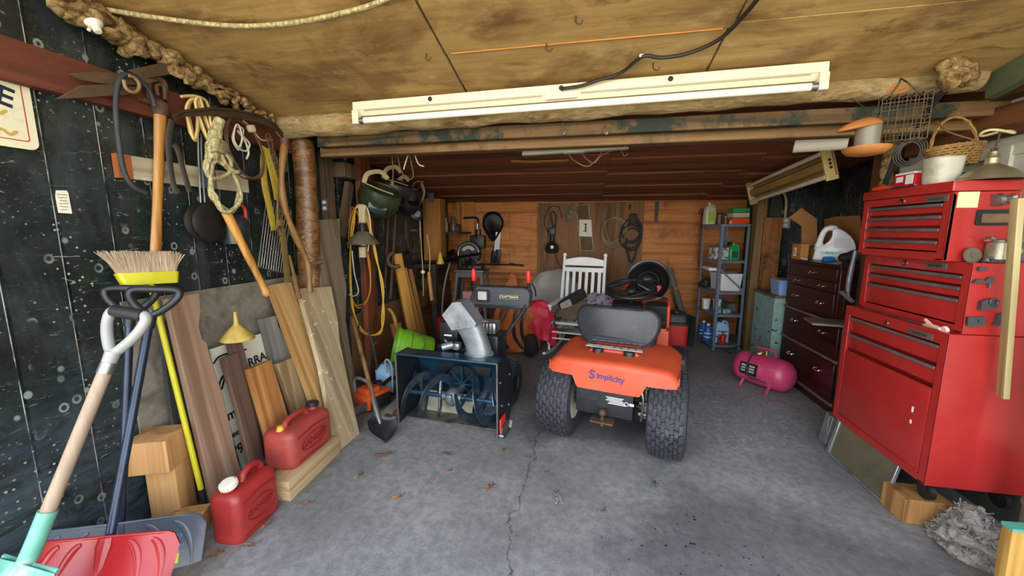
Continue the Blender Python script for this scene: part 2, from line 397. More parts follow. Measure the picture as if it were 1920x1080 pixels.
b = MB(); b.box((.1, 3.3, 2.98), (5.6, 5.9, .1)); struct('roof', b, plain('light blocking slab', '#202020'), base=False)  # unseen slab added above the ceiling to stop light leaking in
# timbers
old = wood('old brown timber', '#6f5430', '#927048', '#443016', axis='x', dirt='#3a3020', dt=(.52, .72))
b = MB(); pts = [(-2.29+i*.1, 2.61+.008*math.sin(i), 2.31+.0009*i+.006*math.sin(i*.8)) for i in range(44)]
b.tube(pts, [.085-.0005*i+.004*math.sin(i*1.7) for i in range(44)], 20); b.jig(.008, 9); b.jig(.004, 40)
one('log_beam', b, W_bark, 'rough barked log beam spanning the garage behind the long fluorescent light', 'beam', smooth=60)
b = MB(); b.box((.12, 2.735, 2.225), (4.3, .07, .085)); b.jig(.004, 3)
one('timber_beam', b, wood('black stained timber', '#5b4526', '#7d6038', '#2b2415', axis='x', dirt='#1c2a20', dt=(.47, .56)), 'dark stained timber with green streaks directly under the barked log', 'beam', bev=.004)
b = MB(); b.box((.15, 2.87, 2.185), (4.5, .1, .1))
one('timber_beam', b, old, 'brown squared timber at the edge of the dark plank roof', 'beam', bev=.006)
rail = wood('red brown rail', '#4d2413', '#66311b', '#34170c', axis='y', along=1.2)
b = MB(); b.box((-2.27, 1.72, 2.22), (.06, 2.4, .165)); struct('trim_1', b, rail, base=False, bev=.004)
b = MB(); b.box((2.2, 1.75, 2.33), (.1, 2.5, .15)); struct('trim_2', b, wood('brown rail', '#4c3017', '#6a4826', '#301c0c', axis='y'), base=False, bev=.004)
b = MB(); b.box((2.215, 1.9, 2.14), (.07, 2.8, .16)); struct('trim_3', b, wood('brown lower rail', '#5a3517', '#7c5026', '#3a210e', axis='y', dirt='#8a6a2c', dt=(.62, .7)), base=False, bev=.004)
b = MB(); b.box((2.05, 1.55, 2.50), (.05, 2.1, .12), rot=(-11.3, 0, 0)); struct('trim_4', b, plain('moss green board', '#56613e', '#454f33', .8), base=False)
b = MB(); b.box((2.225, 2.4, 1.98), (.05, 1.9, .06)); b.box((2.22, 2.62, 1.75), (.06, .07, .5)); b.box((2.22, 1.98, 1.75), (.06, .06, .5)); b.box((2.225, 2.3, 1.75), (.03, .6, .5)); struct('trim_5', b, pale, base=False)
# upright posts
def m_birch():
    t = NT('birch bark'); f = t.noise(10, (1, 1, 1.7), 8, .72, 1.2); c = t.ramp(f, (.32, '#2e1c0d'), (.48, '#6b4822'), (.62, '#94683a'), (.74, '#c9a062'))
    l_ = t.noise(30, (.35, .35, 2.4), 6, .7, .3, 4); c = t.mix(t.mask(l_, .60, .66), c, '#d9b87c'); c = t.mix(t.mask(t.noise(5, detail=6, off=8), .6, .7), c, '#3e2812')
    return t.done(c, .35, 0, f, .5, .008, .6)
b = MB(); b.tube([(-2.20+.012*math.sin(i*.9), 2.735+.006*i*.2, .0+i*.2245) for i in range(11)], [.092-.0012*i+.004*math.sin(i*2.1) for i in range(11)], 18)
b.jig(.006, 12)
one('log_post', b, m_birch(), 'shiny brown birch log post holding up the end of the barked beam', 'post', smooth=60)
pw = wood('grey brown stud', '#4b3c2a', '#695640', '#2c2216')
b = MB(); b.box((-2.275, 3.12, 1.12), (.05, .13, 2.24)); one('wall_stud', b, pw, 'weathered grey stud carrying a power outlet behind the birch post', 'stud', bev=.004)
M_ = frame((-2.25, 3.24, 1.50), (-2.22, 3.38, 2.03), (1, 0, 0)); b = MB(); b.box((0, 0, .26), (.09, .04, .52)); one('brace_board', b, pw, 'short slanting brace board between the grey stud and the cord draped post', 'brace', mw=M_)
b = MB(); b.box((-2.21, 3.315, 2.10), (.12, .22, .13)); one('wood_block', b, pw, 'dark timber block wedged high beside the top of the reddish post', 'block', bev=.004)
b = MB(); b.box((-2.19, 3.56, 1.14), (.055, .2, 2.28))
one('wall_post', b, wood('red brown post', '#6b3216', '#83431f', '#2e180c', dirt='#2b1a10', dt=(.5, .66)), 'reddish brown post hung with looped extension cords and a clamp lamp', 'post', bev=.004)
b = MB(); b.box((2.2, 3.48, 1.15), (.1, .14, 2.3)); one('wall_post', b, wood('brown corner post', '#4e3017', '#6d4723', '#2e1c0d'), 'brown upright post rising behind the red tool chest', 'post', bev=.004)
b = MB(); b.box((2.11, 5.40, 1.03), (.12, .12, 2.06)); one('wall_post', b, wood('tan post', '#6a5230', '#84693f', '#443218'), 'tan upright post right against the metal shelving', 'post', bev=.004)
b = MB(); b.box((2.235, 5.31, .86), (.2, .035, 1.72)); b.jig(.006, 5)
one('wall_board', b, wood('stained orange board', '#7c4a1e', '#9c662e', '#3d2410', dirt='#2a1a0e', dt=(.52, .66)), 'stained orange brown board with ragged top nailed beside the tan post', 'board', bev=.003)
# lower plywood on the walls
gply = wood('grey plywood', '#6e685a', '#857e6d', '#5d574a', axis='y', along=2, knots=False, dirt='#5a5346')
b = MB(); b.box((0.03, 0, .6), (1.30, .012, 1.2)); M_ = TR(-2.282, 2.10, 0, rz=90); one('plywood_sheet', b, gply, 'grey plywood sheet standing behind the leaning boards on the dark wall', 'plywood', mw=M_)
bply = wood('brown plywood', '#6b4a28', '#825d36', '#4c3218', axis='y', along=2, knots=False, dirt='#3f2c18')
b = MB(); b.box((-2.28, 4.77, .36), (.02, 2.85, .72)); one('plywood_sheet', b, bply, 'brown plywood panel low on the dark wall behind the green bucket', 'plywood')
b = MB(); p0 = P(978, 0, y=6.17); b.box((.02, 6.185, 1.0), (1.62, .012, 1.98)); one('plywood_sheet', b, wood('brown back plywood', '#6e4726', '#865e36', '#50331a', axis='z', along=3, knots=False, dirt='#9a7a52', dt=(.66, .72)), 'dark brown plywood panel on the back wall behind the white chair', 'plywood')
# ------------------------------------------------------------------ shared materials
ORANGE = plain('faded orange paint', '#bb4122', '#c9532f', .5, scale=4, dirt='#a85238', dt=(.58, .75), ds=6)
BLACKP = plain('black plastic', '#141516', '#1f2022', .45, scale=14)
RUBBER = plain('black rubber', '#232528', '#33363a', .7, scale=20, dirt='#5f6266', dt=(.58, .8), ds=7)
CHROME = plain('chrome', '#c8c8c8', '#e0e0e0', .18, 1)
STEEL = plain('dull steel', '#7d7d7a', '#9a9994', .42, .85, dirt='#4a4138', dt=(.55, .7))
RUST = plain('rusty steel', '#4b3a2e', '#6a4f3a', .7, .4, dirt='#2e2a27')
DARKM = plain('dark metal', '#242422', '#35342f', .5, .5, dirt='#4d4334', dt=(.58, .7))
WHITEP = plain('white paint', '#dfe0de', '#eff0ee', .45, scale=6, dirt='#b5b2a8', dt=(.62, .8))
INK = plain('black ink', '#101114', rough=.6)
WHITEI = plain('white print', '#e4e4e0', rough=.6)

# ------------------------------------------------------------------ garden tractor
TT = TR(.215, 2.79, 0, rz=-14)
tr = thing('garden_tractor', 'faded orange garden tractor seen from behind with black seat and knobby rear tires', 'tractor', TT)
def tire(cx, cy, r, w, name='rear_tire', rimr=.16, side=1, lug=26, rows=4, hubmat=None):
    b = MB(TR(cx, cy, r, ry=90)); h = w/2
    prof = [(rimr, -h*.8), (rimr+.02, -h*.95), (r*.78, -h), (r*.92, -h*.93), (r*.975, -h*.75), (r*.985, 0), (r*.975, h*.75), (r*.92, h*.93), (r*.78, h), (rimr+.02, h*.95), (rimr, h*.8)]
    b.lathe(prof, 48, cap=False, closed=True)
    for k in range(lug):                                    # zigzag tread blocks
        for j in range(rows*2):
            u0 = -h*.86+h*1.72*j/(rows*2); u1 = u0+h*1.72/(rows*2)*.86; z0 = (j % 2)*.45
            def pt(u, a, d):
                rr = (r*.985 if abs(u) < h*.55 else r*.985-(abs(u)-h*.55)*.22)+d; t = 2*PI*(k+a)/lug; return (rr*math.cos(t), rr*math.sin(t), u)
            vs = [b.v(pt(u, a+z0+(.28 if (u == u1) != (j % 2 == 1) else 0)*.6, d)) for d in (-.004, .015) for u, a in ((u0, .1), (u1, .1), (u1, .72), (u0, .72))]
            for q in ((3, 2, 1, 0), (4, 5, 6, 7), (0, 1, 5, 4), (1, 2, 6, 5), (2, 3, 7, 6), (3, 0, 4, 7)): b.f([vs[i] for i in q])
    t = part(name, b, RUBBER, tr)
    b = MB(TR(cx, cy, r, ry=90)); s = side
    b.lathe([(rimr+.012, s*h*.80), (rimr+.012, s*h*.86), (rimr-.008, s*h*.84), (rimr*.9, s*h*.45), (rimr*.5, s*h*.3), (rimr*.42, s*h*.45), (.03, s*h*.45), (.0, s*h*.45)][:7], 28)
    b.lathe([(rimr+.006, -h*.8), (rimr+.006, h*.8)], 28, cap=False)
    for k in range(5): b.cyl((.07*math.cos(k*1.257), .07*math.sin(k*1.257), s*h*.44), (.07*math.cos(k*1.257), .07*math.sin(k*1.257), s*h*.52), .009, n=8)
    part('wheel_rim', b, hubmat, t)
rimm = plain('cream wheel paint', '#cfc7b4', '#b3a994', .5, dirt='#7c6d58')
tire(-.385, 0, .292, .25, side=1, hubmat=rimm); tire(.385, 0, .292, .25, side=1, hubmat=rimm)
tire(.42, 1.27, .205, .16, 'front_tire', .105, 1, 22, 3, rimm); tire(-.42, 1.27, .205, .16, 'front_tire', .105, -1, 22, 3, rimm)
# rear fender: one pressed pan with a dropped centre skirt
def fen(u, v):
    x = -.445+.89*u; ax = abs(x)
    edge = max(0, ax-.355)/.09
    side_drop = .05*edge**2+.035*(ax/.445)**2
    lip = .55-.02*(ax/.445) if ax > .255 else (.46 if ax < .215 else .46+(ax-.215)/.04*.09)
    yr = -.205+.05*(ax/.445)**3*1.2
    if v < .6:
        t = v/.6; return (x, .34-(.34-(yr+.05))*t, .69-side_drop-.025*t*t)
    t = (v-.6)/.4; a = min(1, t/.35)*PI/2
    top = .665-side_drop
    if t < .35: return (x, yr+.05-.05*math.sin(a), top-.035*(1-math.cos(a)))
    k = (t-.35)/.65; return (x, yr-.012*k, top-.035+(lip-(top-.035))*k)
b = MB(); b.sheet(fen, 64, 30, .006)
fn_ = part('fender', b, ORANGE, tr, smooth=50)
for sx in (-1, 1):
    b = MB(); b.sheet(lambda u, v: (sx*(.443-.006*v), -.15+.49*u, .605-.015*u-(.09*(1-u)*.9+.14*u*(1-.2*u))*v+.0), 12, 4, .005); part('fender_side', b, ORANGE, tr, smooth=50)
b = MB(); b.box((0, .1, .69), (.36, .26, .03), taper=.86, bev=.008); part('seat_pan', b, ORANGE, tr)
tm = plain('purple blue lettering', '#3a2d63', '#4d3f74', .6)
mt = TR(.06, -.2135, .632, rx=92)
part('lettering', text_mb('S', .085, TR(-.108, -.2165, .566, rx=90, ry=3), .002, True), tm, fn_, 'purple lettering on the orange skirt')
part('lettering', text_mb('implicity', .056, TR(.018, -.2165, .560, rx=90, ry=3), .002, True), tm, fn_, 'purple lettering on the orange skirt')
# seat
VINYL = plain('cracked black vinyl', '#23262b', '#33373e', .42, scale=9, dirt='#55595f', dt=(.58, .8), ds=4)
b = MB()
def seatback(u, v):
    a = 2*PI*u; z = -1+2*v
    return None
rs = []
for i, (yy, sc) in enumerate(((.0, .90), (.015, .97), (.045, 1), (.075, .97), (.095, .88), (.10, .6))):
    rs.append([(sc*x-.03, .09+yy+.16*(z_*.5)+.12*(abs(x)/.3)**2, .83+sc*z_*.96) for x, z_ in [(q[0]*(1-.14*max(0, -q[1]/.15)), q[1]*(1+0*abs(q[0]))) for q in rrect(.66, .31, .12, 8)]])
b.rings(rs); part('seat_back', b, VINYL, tr, smooth=60)
b = MB(); b.prism(rrect(.56, .44, .14, 7), 0, .09, TR(-.02, .38, .66)); part('seat_cushion', b, VINYL, tr, bev=.02)
b = MB()
for x in (-.10, -.05, 0, .05, .10): b.tube([(x-.1, -.03, .712), (x+.1, -.03, .718), (x+.1, .15, .718), (x-.1, .15, .712)], .004, 6, closed=True)
b.tube([(-.2, -.04, .716), (.2, -.04, .716)], .006); b.tube([(-.2, .01, .712), (.2, .01, .712)], .006)
part('seat_bracket', b, STEEL, tr)
for x in (-.11, .11):
    b = MB()
    b.tube([(x+.034*math.cos(t*.5), -.03+.034*math.sin(t*.5), .665+.0011*t*.6) for t in range(64)], .007, 6)
    b.cyl((x, -.03, .645), (x, -.03, .706), .030, n=14); part('seat_spring', b, BLACKP, tr)
# rear transmission box, hitch, axle
GB = plain('greasy black metal', '#1b1c1f', '#2a2c30', .5, .2, dirt='#4e4a44', dt=(.58, .7), ds=7)
b = MB(); b.box((-.03, -.09, .385), (.40, .16, .25), bev=.012); b.box((-.03, -.10, .28), (.36, .12, .05), bev=.008); bx = part('battery_box', b, GB, tr)
b = MB(); b.box((-.09, -.178, .465), (.07, .02, .05), bev=.004); b.torus((-.09, -.19, .472), .018, .004, m=TR(0, 0, 0), n=16); part('latch', b, BLACKP, bx)
for i in range(5):
    b = MB(); b.box((.045 if i < 3 else .06, -.1712, .405-.011*i), (.10 if i % 2 else .12, .001, .005)); part('print_line', b, WHITEI, bx)
b = MB(TR(.125, -.172, .375, rx=90)); b.torus((0, 0, 0), .013, .002, n=16); b.box((.035, 0, 0), (.03, .018, .001)); part('print_mark', b, WHITEI, bx)
b = MB(); b.tube([(-.44, .02, .29), (.44, .02, .29)], .03, 12); b.cyl((-.27, .02, .29), (-.2, .02, .29), .06); b.cyl((.2, .02, .29), (.27, .02, .29), .06); part('rear_axle', b, DARKM, tr)
b = MB(); b.box((-.03, -.19, .235), (.16, .1, .014), bev=.003); b.cyl((-.03, -.2, .242), (-.03, -.2, .275), .013); b.ball((-.03, -.2, .295), .028); b.cyl((-.03, -.2, .2), (-.03, -.2, .235), .016, n=6); part('hitch_ball', b, RUST, tr)
b = MB()
for z, y, l in ((.47, -.06, .09), (.36, -.08, .1), (.29, -.1, .1), (.33, -.02, .07)): b.cyl((.2, y, z), (.2+l, y, z), .014, n=10); b.cyl((.2+l, y, z), (.2+l+.02, y, z), .022, n=6)
b.box((.24, .0, .42), (.012, .1, .26)); b.tube([(.2, -.1, .5), (.23, -.13, .4), (.22, -.12, .25)], .008, 6, smooth=4); b.box((.25, -.06, .31), (.06, .05, .12), bev=.01); part('drive_linkage', b, STEEL, tr)
b = MB()
for x in (-.17, .17): b.box((x, .72, .36), (.03, 1.25, .09))
b.box((0, 1.27, .27), (.74, .06, .06)); part('chassis', b, GB, tr)
b = MB(); b.box((0, .52, .38), (.90, .48, .02)); part('footrest', b, GB, tr)
b = MB(); b.box((.40, .62, .47), (.15, .07, .05), bev=.015, rot=(-18, 0, 0)); b.cyl((.40, .63, .38), (.40, .63, .46), .012)
for i in range(6): b.box((.34+.024*i, .585, .478), (.008, .004, .05), rot=(-18, 0, 0))
part('pedal', b, BLACKP, tr)
# body, dash and hood
b = MB(); b.box((.02, .86, .60), (.62, .22, .46), taper=.9, bev=.02); b.box((.02, 1.28, .66), (.56, .68, .40), taper=.9, bev=.03); b.box((.30, .9, .52), (.06, .26, .34), bev=.02); part('hood', b, ORANGE, tr)
b = MB(); b.box((.22, .745, .83), (.17, .10, .22), rot=(18, 0, 0), bev=.01); b.box((.24, .685, .76), (.12, .02, .07), rot=(18, 0, 0), bev=.004); b.box((-.03, .77, .87), (.26, .1, .1), rot=(18, 0, 0), bev=.012); part('dashboard', b, BLACKP, tr)
b = MB(); b.box((.318, .80, .84), (.022, .17, .20), rot=(14, 0, 0), bev=.006); part('side_panel', b, ORANGE, tr)
b = MB(); SW = TR(0, .74, 1.045, rx=15); b.torus((0, 0, 0), .205, .016, 44, 10, m=SW); b.torus((0, 0, 0), .205, .016, 4, 4, m=SW)
b.lathe([(.02, .015), (.045, .008), (.05, -.02), (.03, -.04)], 18, SW)
for a in (200, 340, 90): b.tube([SW @ V((.04*math.cos(R(a)), .04*math.sin(R(a)), -.012)), SW @ V((.12*math.cos(R(a)), .12*math.sin(R(a)), -.02)), SW @ V((.2*math.cos(R(a)), .2*math.sin(R(a)), 0))], [.026, .02, .017], 8, flat=.45)
b.cyl(SW @ V((0, 0, -.02)), (0, .82, .8), .028); part('steering_wheel', b, BLACKP, tr)
b = MB(); b.cyl((.10, .74, .93), (.24, .70, .985), .006, n=8); b.cyl((.22, .706, .977), (.26, .695, .993), .011, n=10); part('throttle_lever', b, STEEL, tr)

# ------------------------------------------------------------------ snow thrower
TS = TR(-1.045, 2.67, 0, rz=-5.5)
sb = thing('snow_blower', 'dark blue two stage snow blower with grey discharge chute and red handle grips', 'snow blower', TS)
BLUE = plain('scratched dark blue paint', '#0e2a3b', '#15384d', .32, scale=5, dirt='#24464f', dt=(.52, .75), ds=9, bs=.1)
BLK = plain('scuffed black paint', '#14171a', '#1d2226', .38, scale=7, dirt='#59605f', dt=(.62, .72), ds=16)
W2, HH = .425, .59
sideprof = [(0, .02), (.02, 0), (.30, .02), (.37, .12), (.39, .28), (.36, .42), (.28, .53), (.18, HH), (0, HH)]
b = MB()
crv = [(.30, .02), (.36, .10), (.385, .2), (.385, .3), (.36, .40), (.31, .48), (.24, .545), (.17, .58), (0, .588)]
b.sheet(lambda u, v: (-W2+2*W2*u, *[(lambda k: (crv[min(int(k), 7)][q]+(crv[min(int(k), 7)+1][q]-crv[min(int(k), 7)][q])*(k-min(int(k), 7))))(v*8) for q in (0, 1)]), 8, 24, .004)
b.tube([(-W2, -.003, .588), (W2, -.003, .588)], .009, 8)
part('auger_housing', b, BLUE, sb)
for sx in (-1, 1):
    b = MB(); b.prism([(p[0], p[1]) for p in sideprof], -.003, .003, TR(sx*W2, 0, 0, rz=90, rx=0) @ M(((1, 0, 0, 0), (0, 0, -1, 0), (0, 1, 0, 0), (0, 0, 0, 1))))
    sp2 = part('side_plate', b, BLK, sb)
    b = MB()
    for y, z in ((.10, .22), (.06, .10), (.16, .10), (.06, .42), (.28, .15), (.3, .4)): b.cyl((sx*(W2+.002), y, z), (sx*(W2+.010), y, z), .011, n=8)
    b.tube([(sx*W2, -.004, .01), (sx*W2, -.004, HH)], .007, 6); part('bolts', b, STEEL, sp2)['kind'] = 'stuff'
    b = MB(); b.box((sx*(W2+.018), .07, .085), (.014, .12, .13), bev=.003); part('shoe_bracket', b, plain('red bracket paint', '#b8241d', '#c93a2e', .5), sb)
    b = MB(); b.tube([(sx*(W2+.035), -.02, .04), (sx*(W2+.035), .02, .008), (sx*(W2+.035), .17, .008), (sx*(W2+.035), .21, .05)], .022, 8, flat=.35, hint=(0, 0, 1)); b.box((sx*(W2+.03), .08, .05), (.012, .14, .07)); part('skid_shoe', b, STEEL, sb)
b = MB(); b.box((-.1, .29, .09), (.42, .008, .17), rot=(-22, 0, 0)); part('scraper_plate', b, plain('muddy worn plate', '#8d8a72', '#a8a58e', .7, dirt='#4f5350'), sb)
b = MB(); b.box((0, .2, .012), (.84, .2, .008)); part('scraper_bar', b, STEEL, sb)
b = MB(); b.tube([(-W2, .13, .225), (W2, .13, .225)], .018, 10); part('auger_shaft', b, plain('blue steel', '#24425a', '#3b5c74', .35, .6), sb)
AUG = plain('worn auger steel', '#3c5266', '#566c7d', .32, .75, dirt='#77736a', dt=(.5, .62), ds=10)
for sx in (-1, 1):
    for ph in (0, PI):
        b = MB(); n = 44
        def aug(u, v, sx=sx, ph=ph):
            x = sx*(.075+.33*u); t = ph+2*PI*1.05*u*1.0-sx*.6; rr = .105+.07*v; return (x+.0, .13+rr*math.cos(t), .225+rr*math.sin(t))
        b.sheet(aug, n, 2, .006)
        for u in (.12, .62): x = sx*(.075+.33*u); t = ph+2*PI*1.05*u-sx*.6; b.tube([(x, .13, .225), (x, .13+.12*math.cos(t), .225+.12*math.sin(t))], .012, 6)
        part('auger_flight', b, AUG, sb, smooth=60)
b = MB(); b.ball((0, .13, .225), (.06, .075, .075)); b.cyl((0, .13, .225), (0, .36, .225), .032); b.box((0, .08, .24), (.05, .06, .06), bev=.01); b.cyl((-.08, .13, .225), (.08, .13, .225), .035)
part('gearbox', b, plain('cast metal', '#8f9398', '#6b6f74', .4, .7, dirt='#3d3f40'), sb)
b = MB(); b.lathe([(.17, .30), (.17, .39), (.02, .39)], 26, TR(0, 0, .26, rx=-90), cap=False)
for k in range(4): b.box((0, .345, .26), (.30, .06, .012), rot=(0, 45*k, 0))
part('impeller', b, BLUE, sb)
# chute
CHU = plain('dull grey galvanized', '#8f959b', '#a7adb2', .38, .55, dirt='#6f7478', dt=(.5, .7), ds=4)
b = MB()
def chs(c, w, d, tilt): return [(c[0]+x*math.cos(R(tilt)), c[1]+y, c[2]+x*math.sin(R(tilt))) for x, y in rrect(w, d, min(w, d)*.42, 5)]
b.rings([chs((.20, .22, .53), .20, .17, 2), chs((.20, .22, .60), .195, .165, 4), chs((.185, .21, .67), .19, .155, 10), chs((.155, .195, .76), .19, .15, 18), chs((.12, .18, .83), .20, .15, 24)], cap=False)
b.lathe([(.115, 0), (.12, .012), (.115, .024)], 26, TR(.20, .22, .565)); ch = part('chute', b, CHU, sb, smooth=50)
b = MB(); hd = [(x+.07, z) for x, z in [(-.045, .79), (.15, .83), (.155, .86), (.03, 1.015), (-.035, 1.01), (-.125, .905)]]
for d0, d1 in ((.085, .09), (.25, .255)): b.prism(hd, d0, d1, M(((1, 0, 0, 0), (0, 0, 1, 0), (0, 1, 0, 0), (0, 0, 0, 1))))
for i in (1, 2, 3):
    p, q = hd[i], hd[i+1]; b.sheet(lambda u, v: (p[0]+(q[0]-p[0])*u, .087+.166*v, p[1]+(q[1]-p[1])*u), 2, 2, .003)
b.cyl((.07, .078, .835), (.07, .09, .835), .018, n=10); part('deflector', b, CHU, sb, bev=.003)
b = MB(); b.box((-.03, .3, .60), (.07, .08, .06), bev=.02); b.cyl((-.05, .26, .62), (-.13, .22, .60), .03); b.tube([(-.12, .25, .66), (-.08, .28, .59)], .008); part('chute_gear', b, CHU, sb)
# engine
b = MB(); b.box((.20, .52, .50), (.20, .26, .36), bev=.02); b.box((-.16, .50, .68), (.18, .2, .18), bev=.02); b.box((0, .52, .45), (.5, .34, .25), bev=.02); part('engine', b, plain('black engine shroud', '#17181b', '#24262a', .4), sb)
b = MB(); b.box((-.16, .396, .655), (.07, .004, .014)); part('engine_label', b, WHITEI, sb, 'small white label')
b = MB(); b.box((.19, .5, .735), (.16, .17, .10), bev=.02)
for i in range(5): b.box((.13+.03*i, .413, .735), (.012, .012, .09), bev=.003)
part('muffler', b, plain('bright muffler', '#c9c9c6', '#9c9a94', .25, .9), sb)
b = MB(); b.box((0, .62, .28), (.44, .30, .22), bev=.02); part('gear_case', b, BLK, sb)
for sx in (-1, 1):
    b = MB(TR(sx*.335, .62, .2, ry=90)); b.lathe([(.09, -.06), (.17, -.065), (.19, -.05), (.192, .05), (.17, .065), (.09, .06)], 30, cap=False, closed=True)
    for k in range(16):
        for s in (-1, 1): b.box((.196*math.cos(2*PI*(k+.25*s)/16), .196*math.sin(2*PI*(k+.25*s)/16), s*.028), (.022, .03, .05), rot=(0, 0, 360*(k+.25*s)/16))
    wh = part('wheel_tire', b, RUBBER, sb)
    b = MB(TR(sx*.335, .62, .2, ry=90)); b.lathe([(.095, -.05), (.06, -.02), (.02, .02), (.06, .02), (.095, .05)], 20, cap=False); part('wheel_hub', b, BLK, wh)
# handles
for sx, x1 in ((-1, -.12), (1, .43)):
    b = MB(); b.tube([(sx*.22, .62, .33), (sx*.24, .70, .55), (sx*.03+x1*.9-.02, .86, .82), (x1, .92, .98), (x1, .91, 1.09)], .016, 10, smooth=6); hb = part('handlebar', b, BLACKP, sb)
    b = MB(); b.tube([(x1, .912, 1.075), (x1, .908, 1.09), (x1, .905, 1.17), (x1, .904, 1.19)], [.019, .0235, .0225, .012], 14); part('handle_grip', b, plain('red rubber grip', '#d8262a', '#e8383a', .5), hb, 'red rubber grip')
    b = MB(); b.tube([(x1+.03*sx, .93, 1.06), (x1+.05*sx, .97, 1.0), (x1+.05*sx, 1.0, .93)], .007, 6, smooth=4); part('clutch_lever', b, BLACKP, hb)
PANEL = plain('charcoal panel plastic', '#3b3f45', '#484d53', .5, scale=16)
b = MB(); pf = [(-.27, .845), (-.255, .825), (.25, .825), (.285, .85), (.30, .97), (.28, 1.02), (.24, 1.035), (-.22, 1.035), (-.25, 1.02)]
b.prism([(x+.155, z-.01) for x, z in pf], .87, 1.0, M(((1, 0, 0, 0), (0, 0, 1, 0), (0, 1, 0, 0), (0, 0, 0, 1)))); pn = part('control_panel', b, PANEL, sb, bev=.012)
b = MB(); b.box((.155, .863, .842), (.50, .01, .022), bev=.003); part('panel_lip', b, BLACKP, pn)
b = MB(TR(-.01, .86, .935, rx=90)); b.prism(rrect(.135, .125, .02), -.012, .012); hl = part('headlight', b, BLACKP, pn)
b = MB(TR(-.01, .852, .938, rx=90)); b.prism(rrect(.088, .08, .012), -.004, .006)
for i in range(7): b.box((-.036+.012*i, 0, .007), (.003, .07, .003))
part('lens', b, plain('headlight lens', '#e8e8e4', '#c0c0bc', .12, .3), hl)
b = MB(TR(.25, .867, .935, rx=90)); b.prism(rrect(.185, .042, .004), -.001, .003); nb = part('name_badge', b, INK, pn, 'black badge with pale capital letters')
b = MB(TR(.25, .8635, .935, rx=90))
for s_, (cx, cy, sx_, sy_) in {0: (0, .019, .183, .002), 1: (0, -.019, .183, .002), 2: (-.0905, 0, .002, .04), 3: (.0905, 0, .002, .04)}.items(): b.box((cx, cy, .0002), (sx_, sy_, .001))
part('badge_border', b, plain('pale gold print', '#d8d0a0', rough=.5), nb)
part('lettering', text_mb('CRAFTSMAN', .031, TR(.25, .8635, .935, rx=90), .0008, True, spacing=1.02), plain('pale gold print', '#d8d0a0'), nb)
b = MB(); b.tube([(.0, .40, .72), (.03, .42, .83), (.07, .36, .78), (.09, .33, .68), (.09, .32, .62)], .004, 6, smooth=6); part('control_cable', b, BLACKP, sb)
b = MB(); b.tube([(-.2, .6, .5), (-.25, .8, .75), (-.24, .9, .9)], .006, 6, smooth=6); part('control_cable', b, BLACKP, sb)
b = MB(); b.tube([(.1, .5, .6), (.2, .75, .7), (.26, .88, .85)], .006, 6, smooth=6); part('control_cable', b, BLACKP, sb)
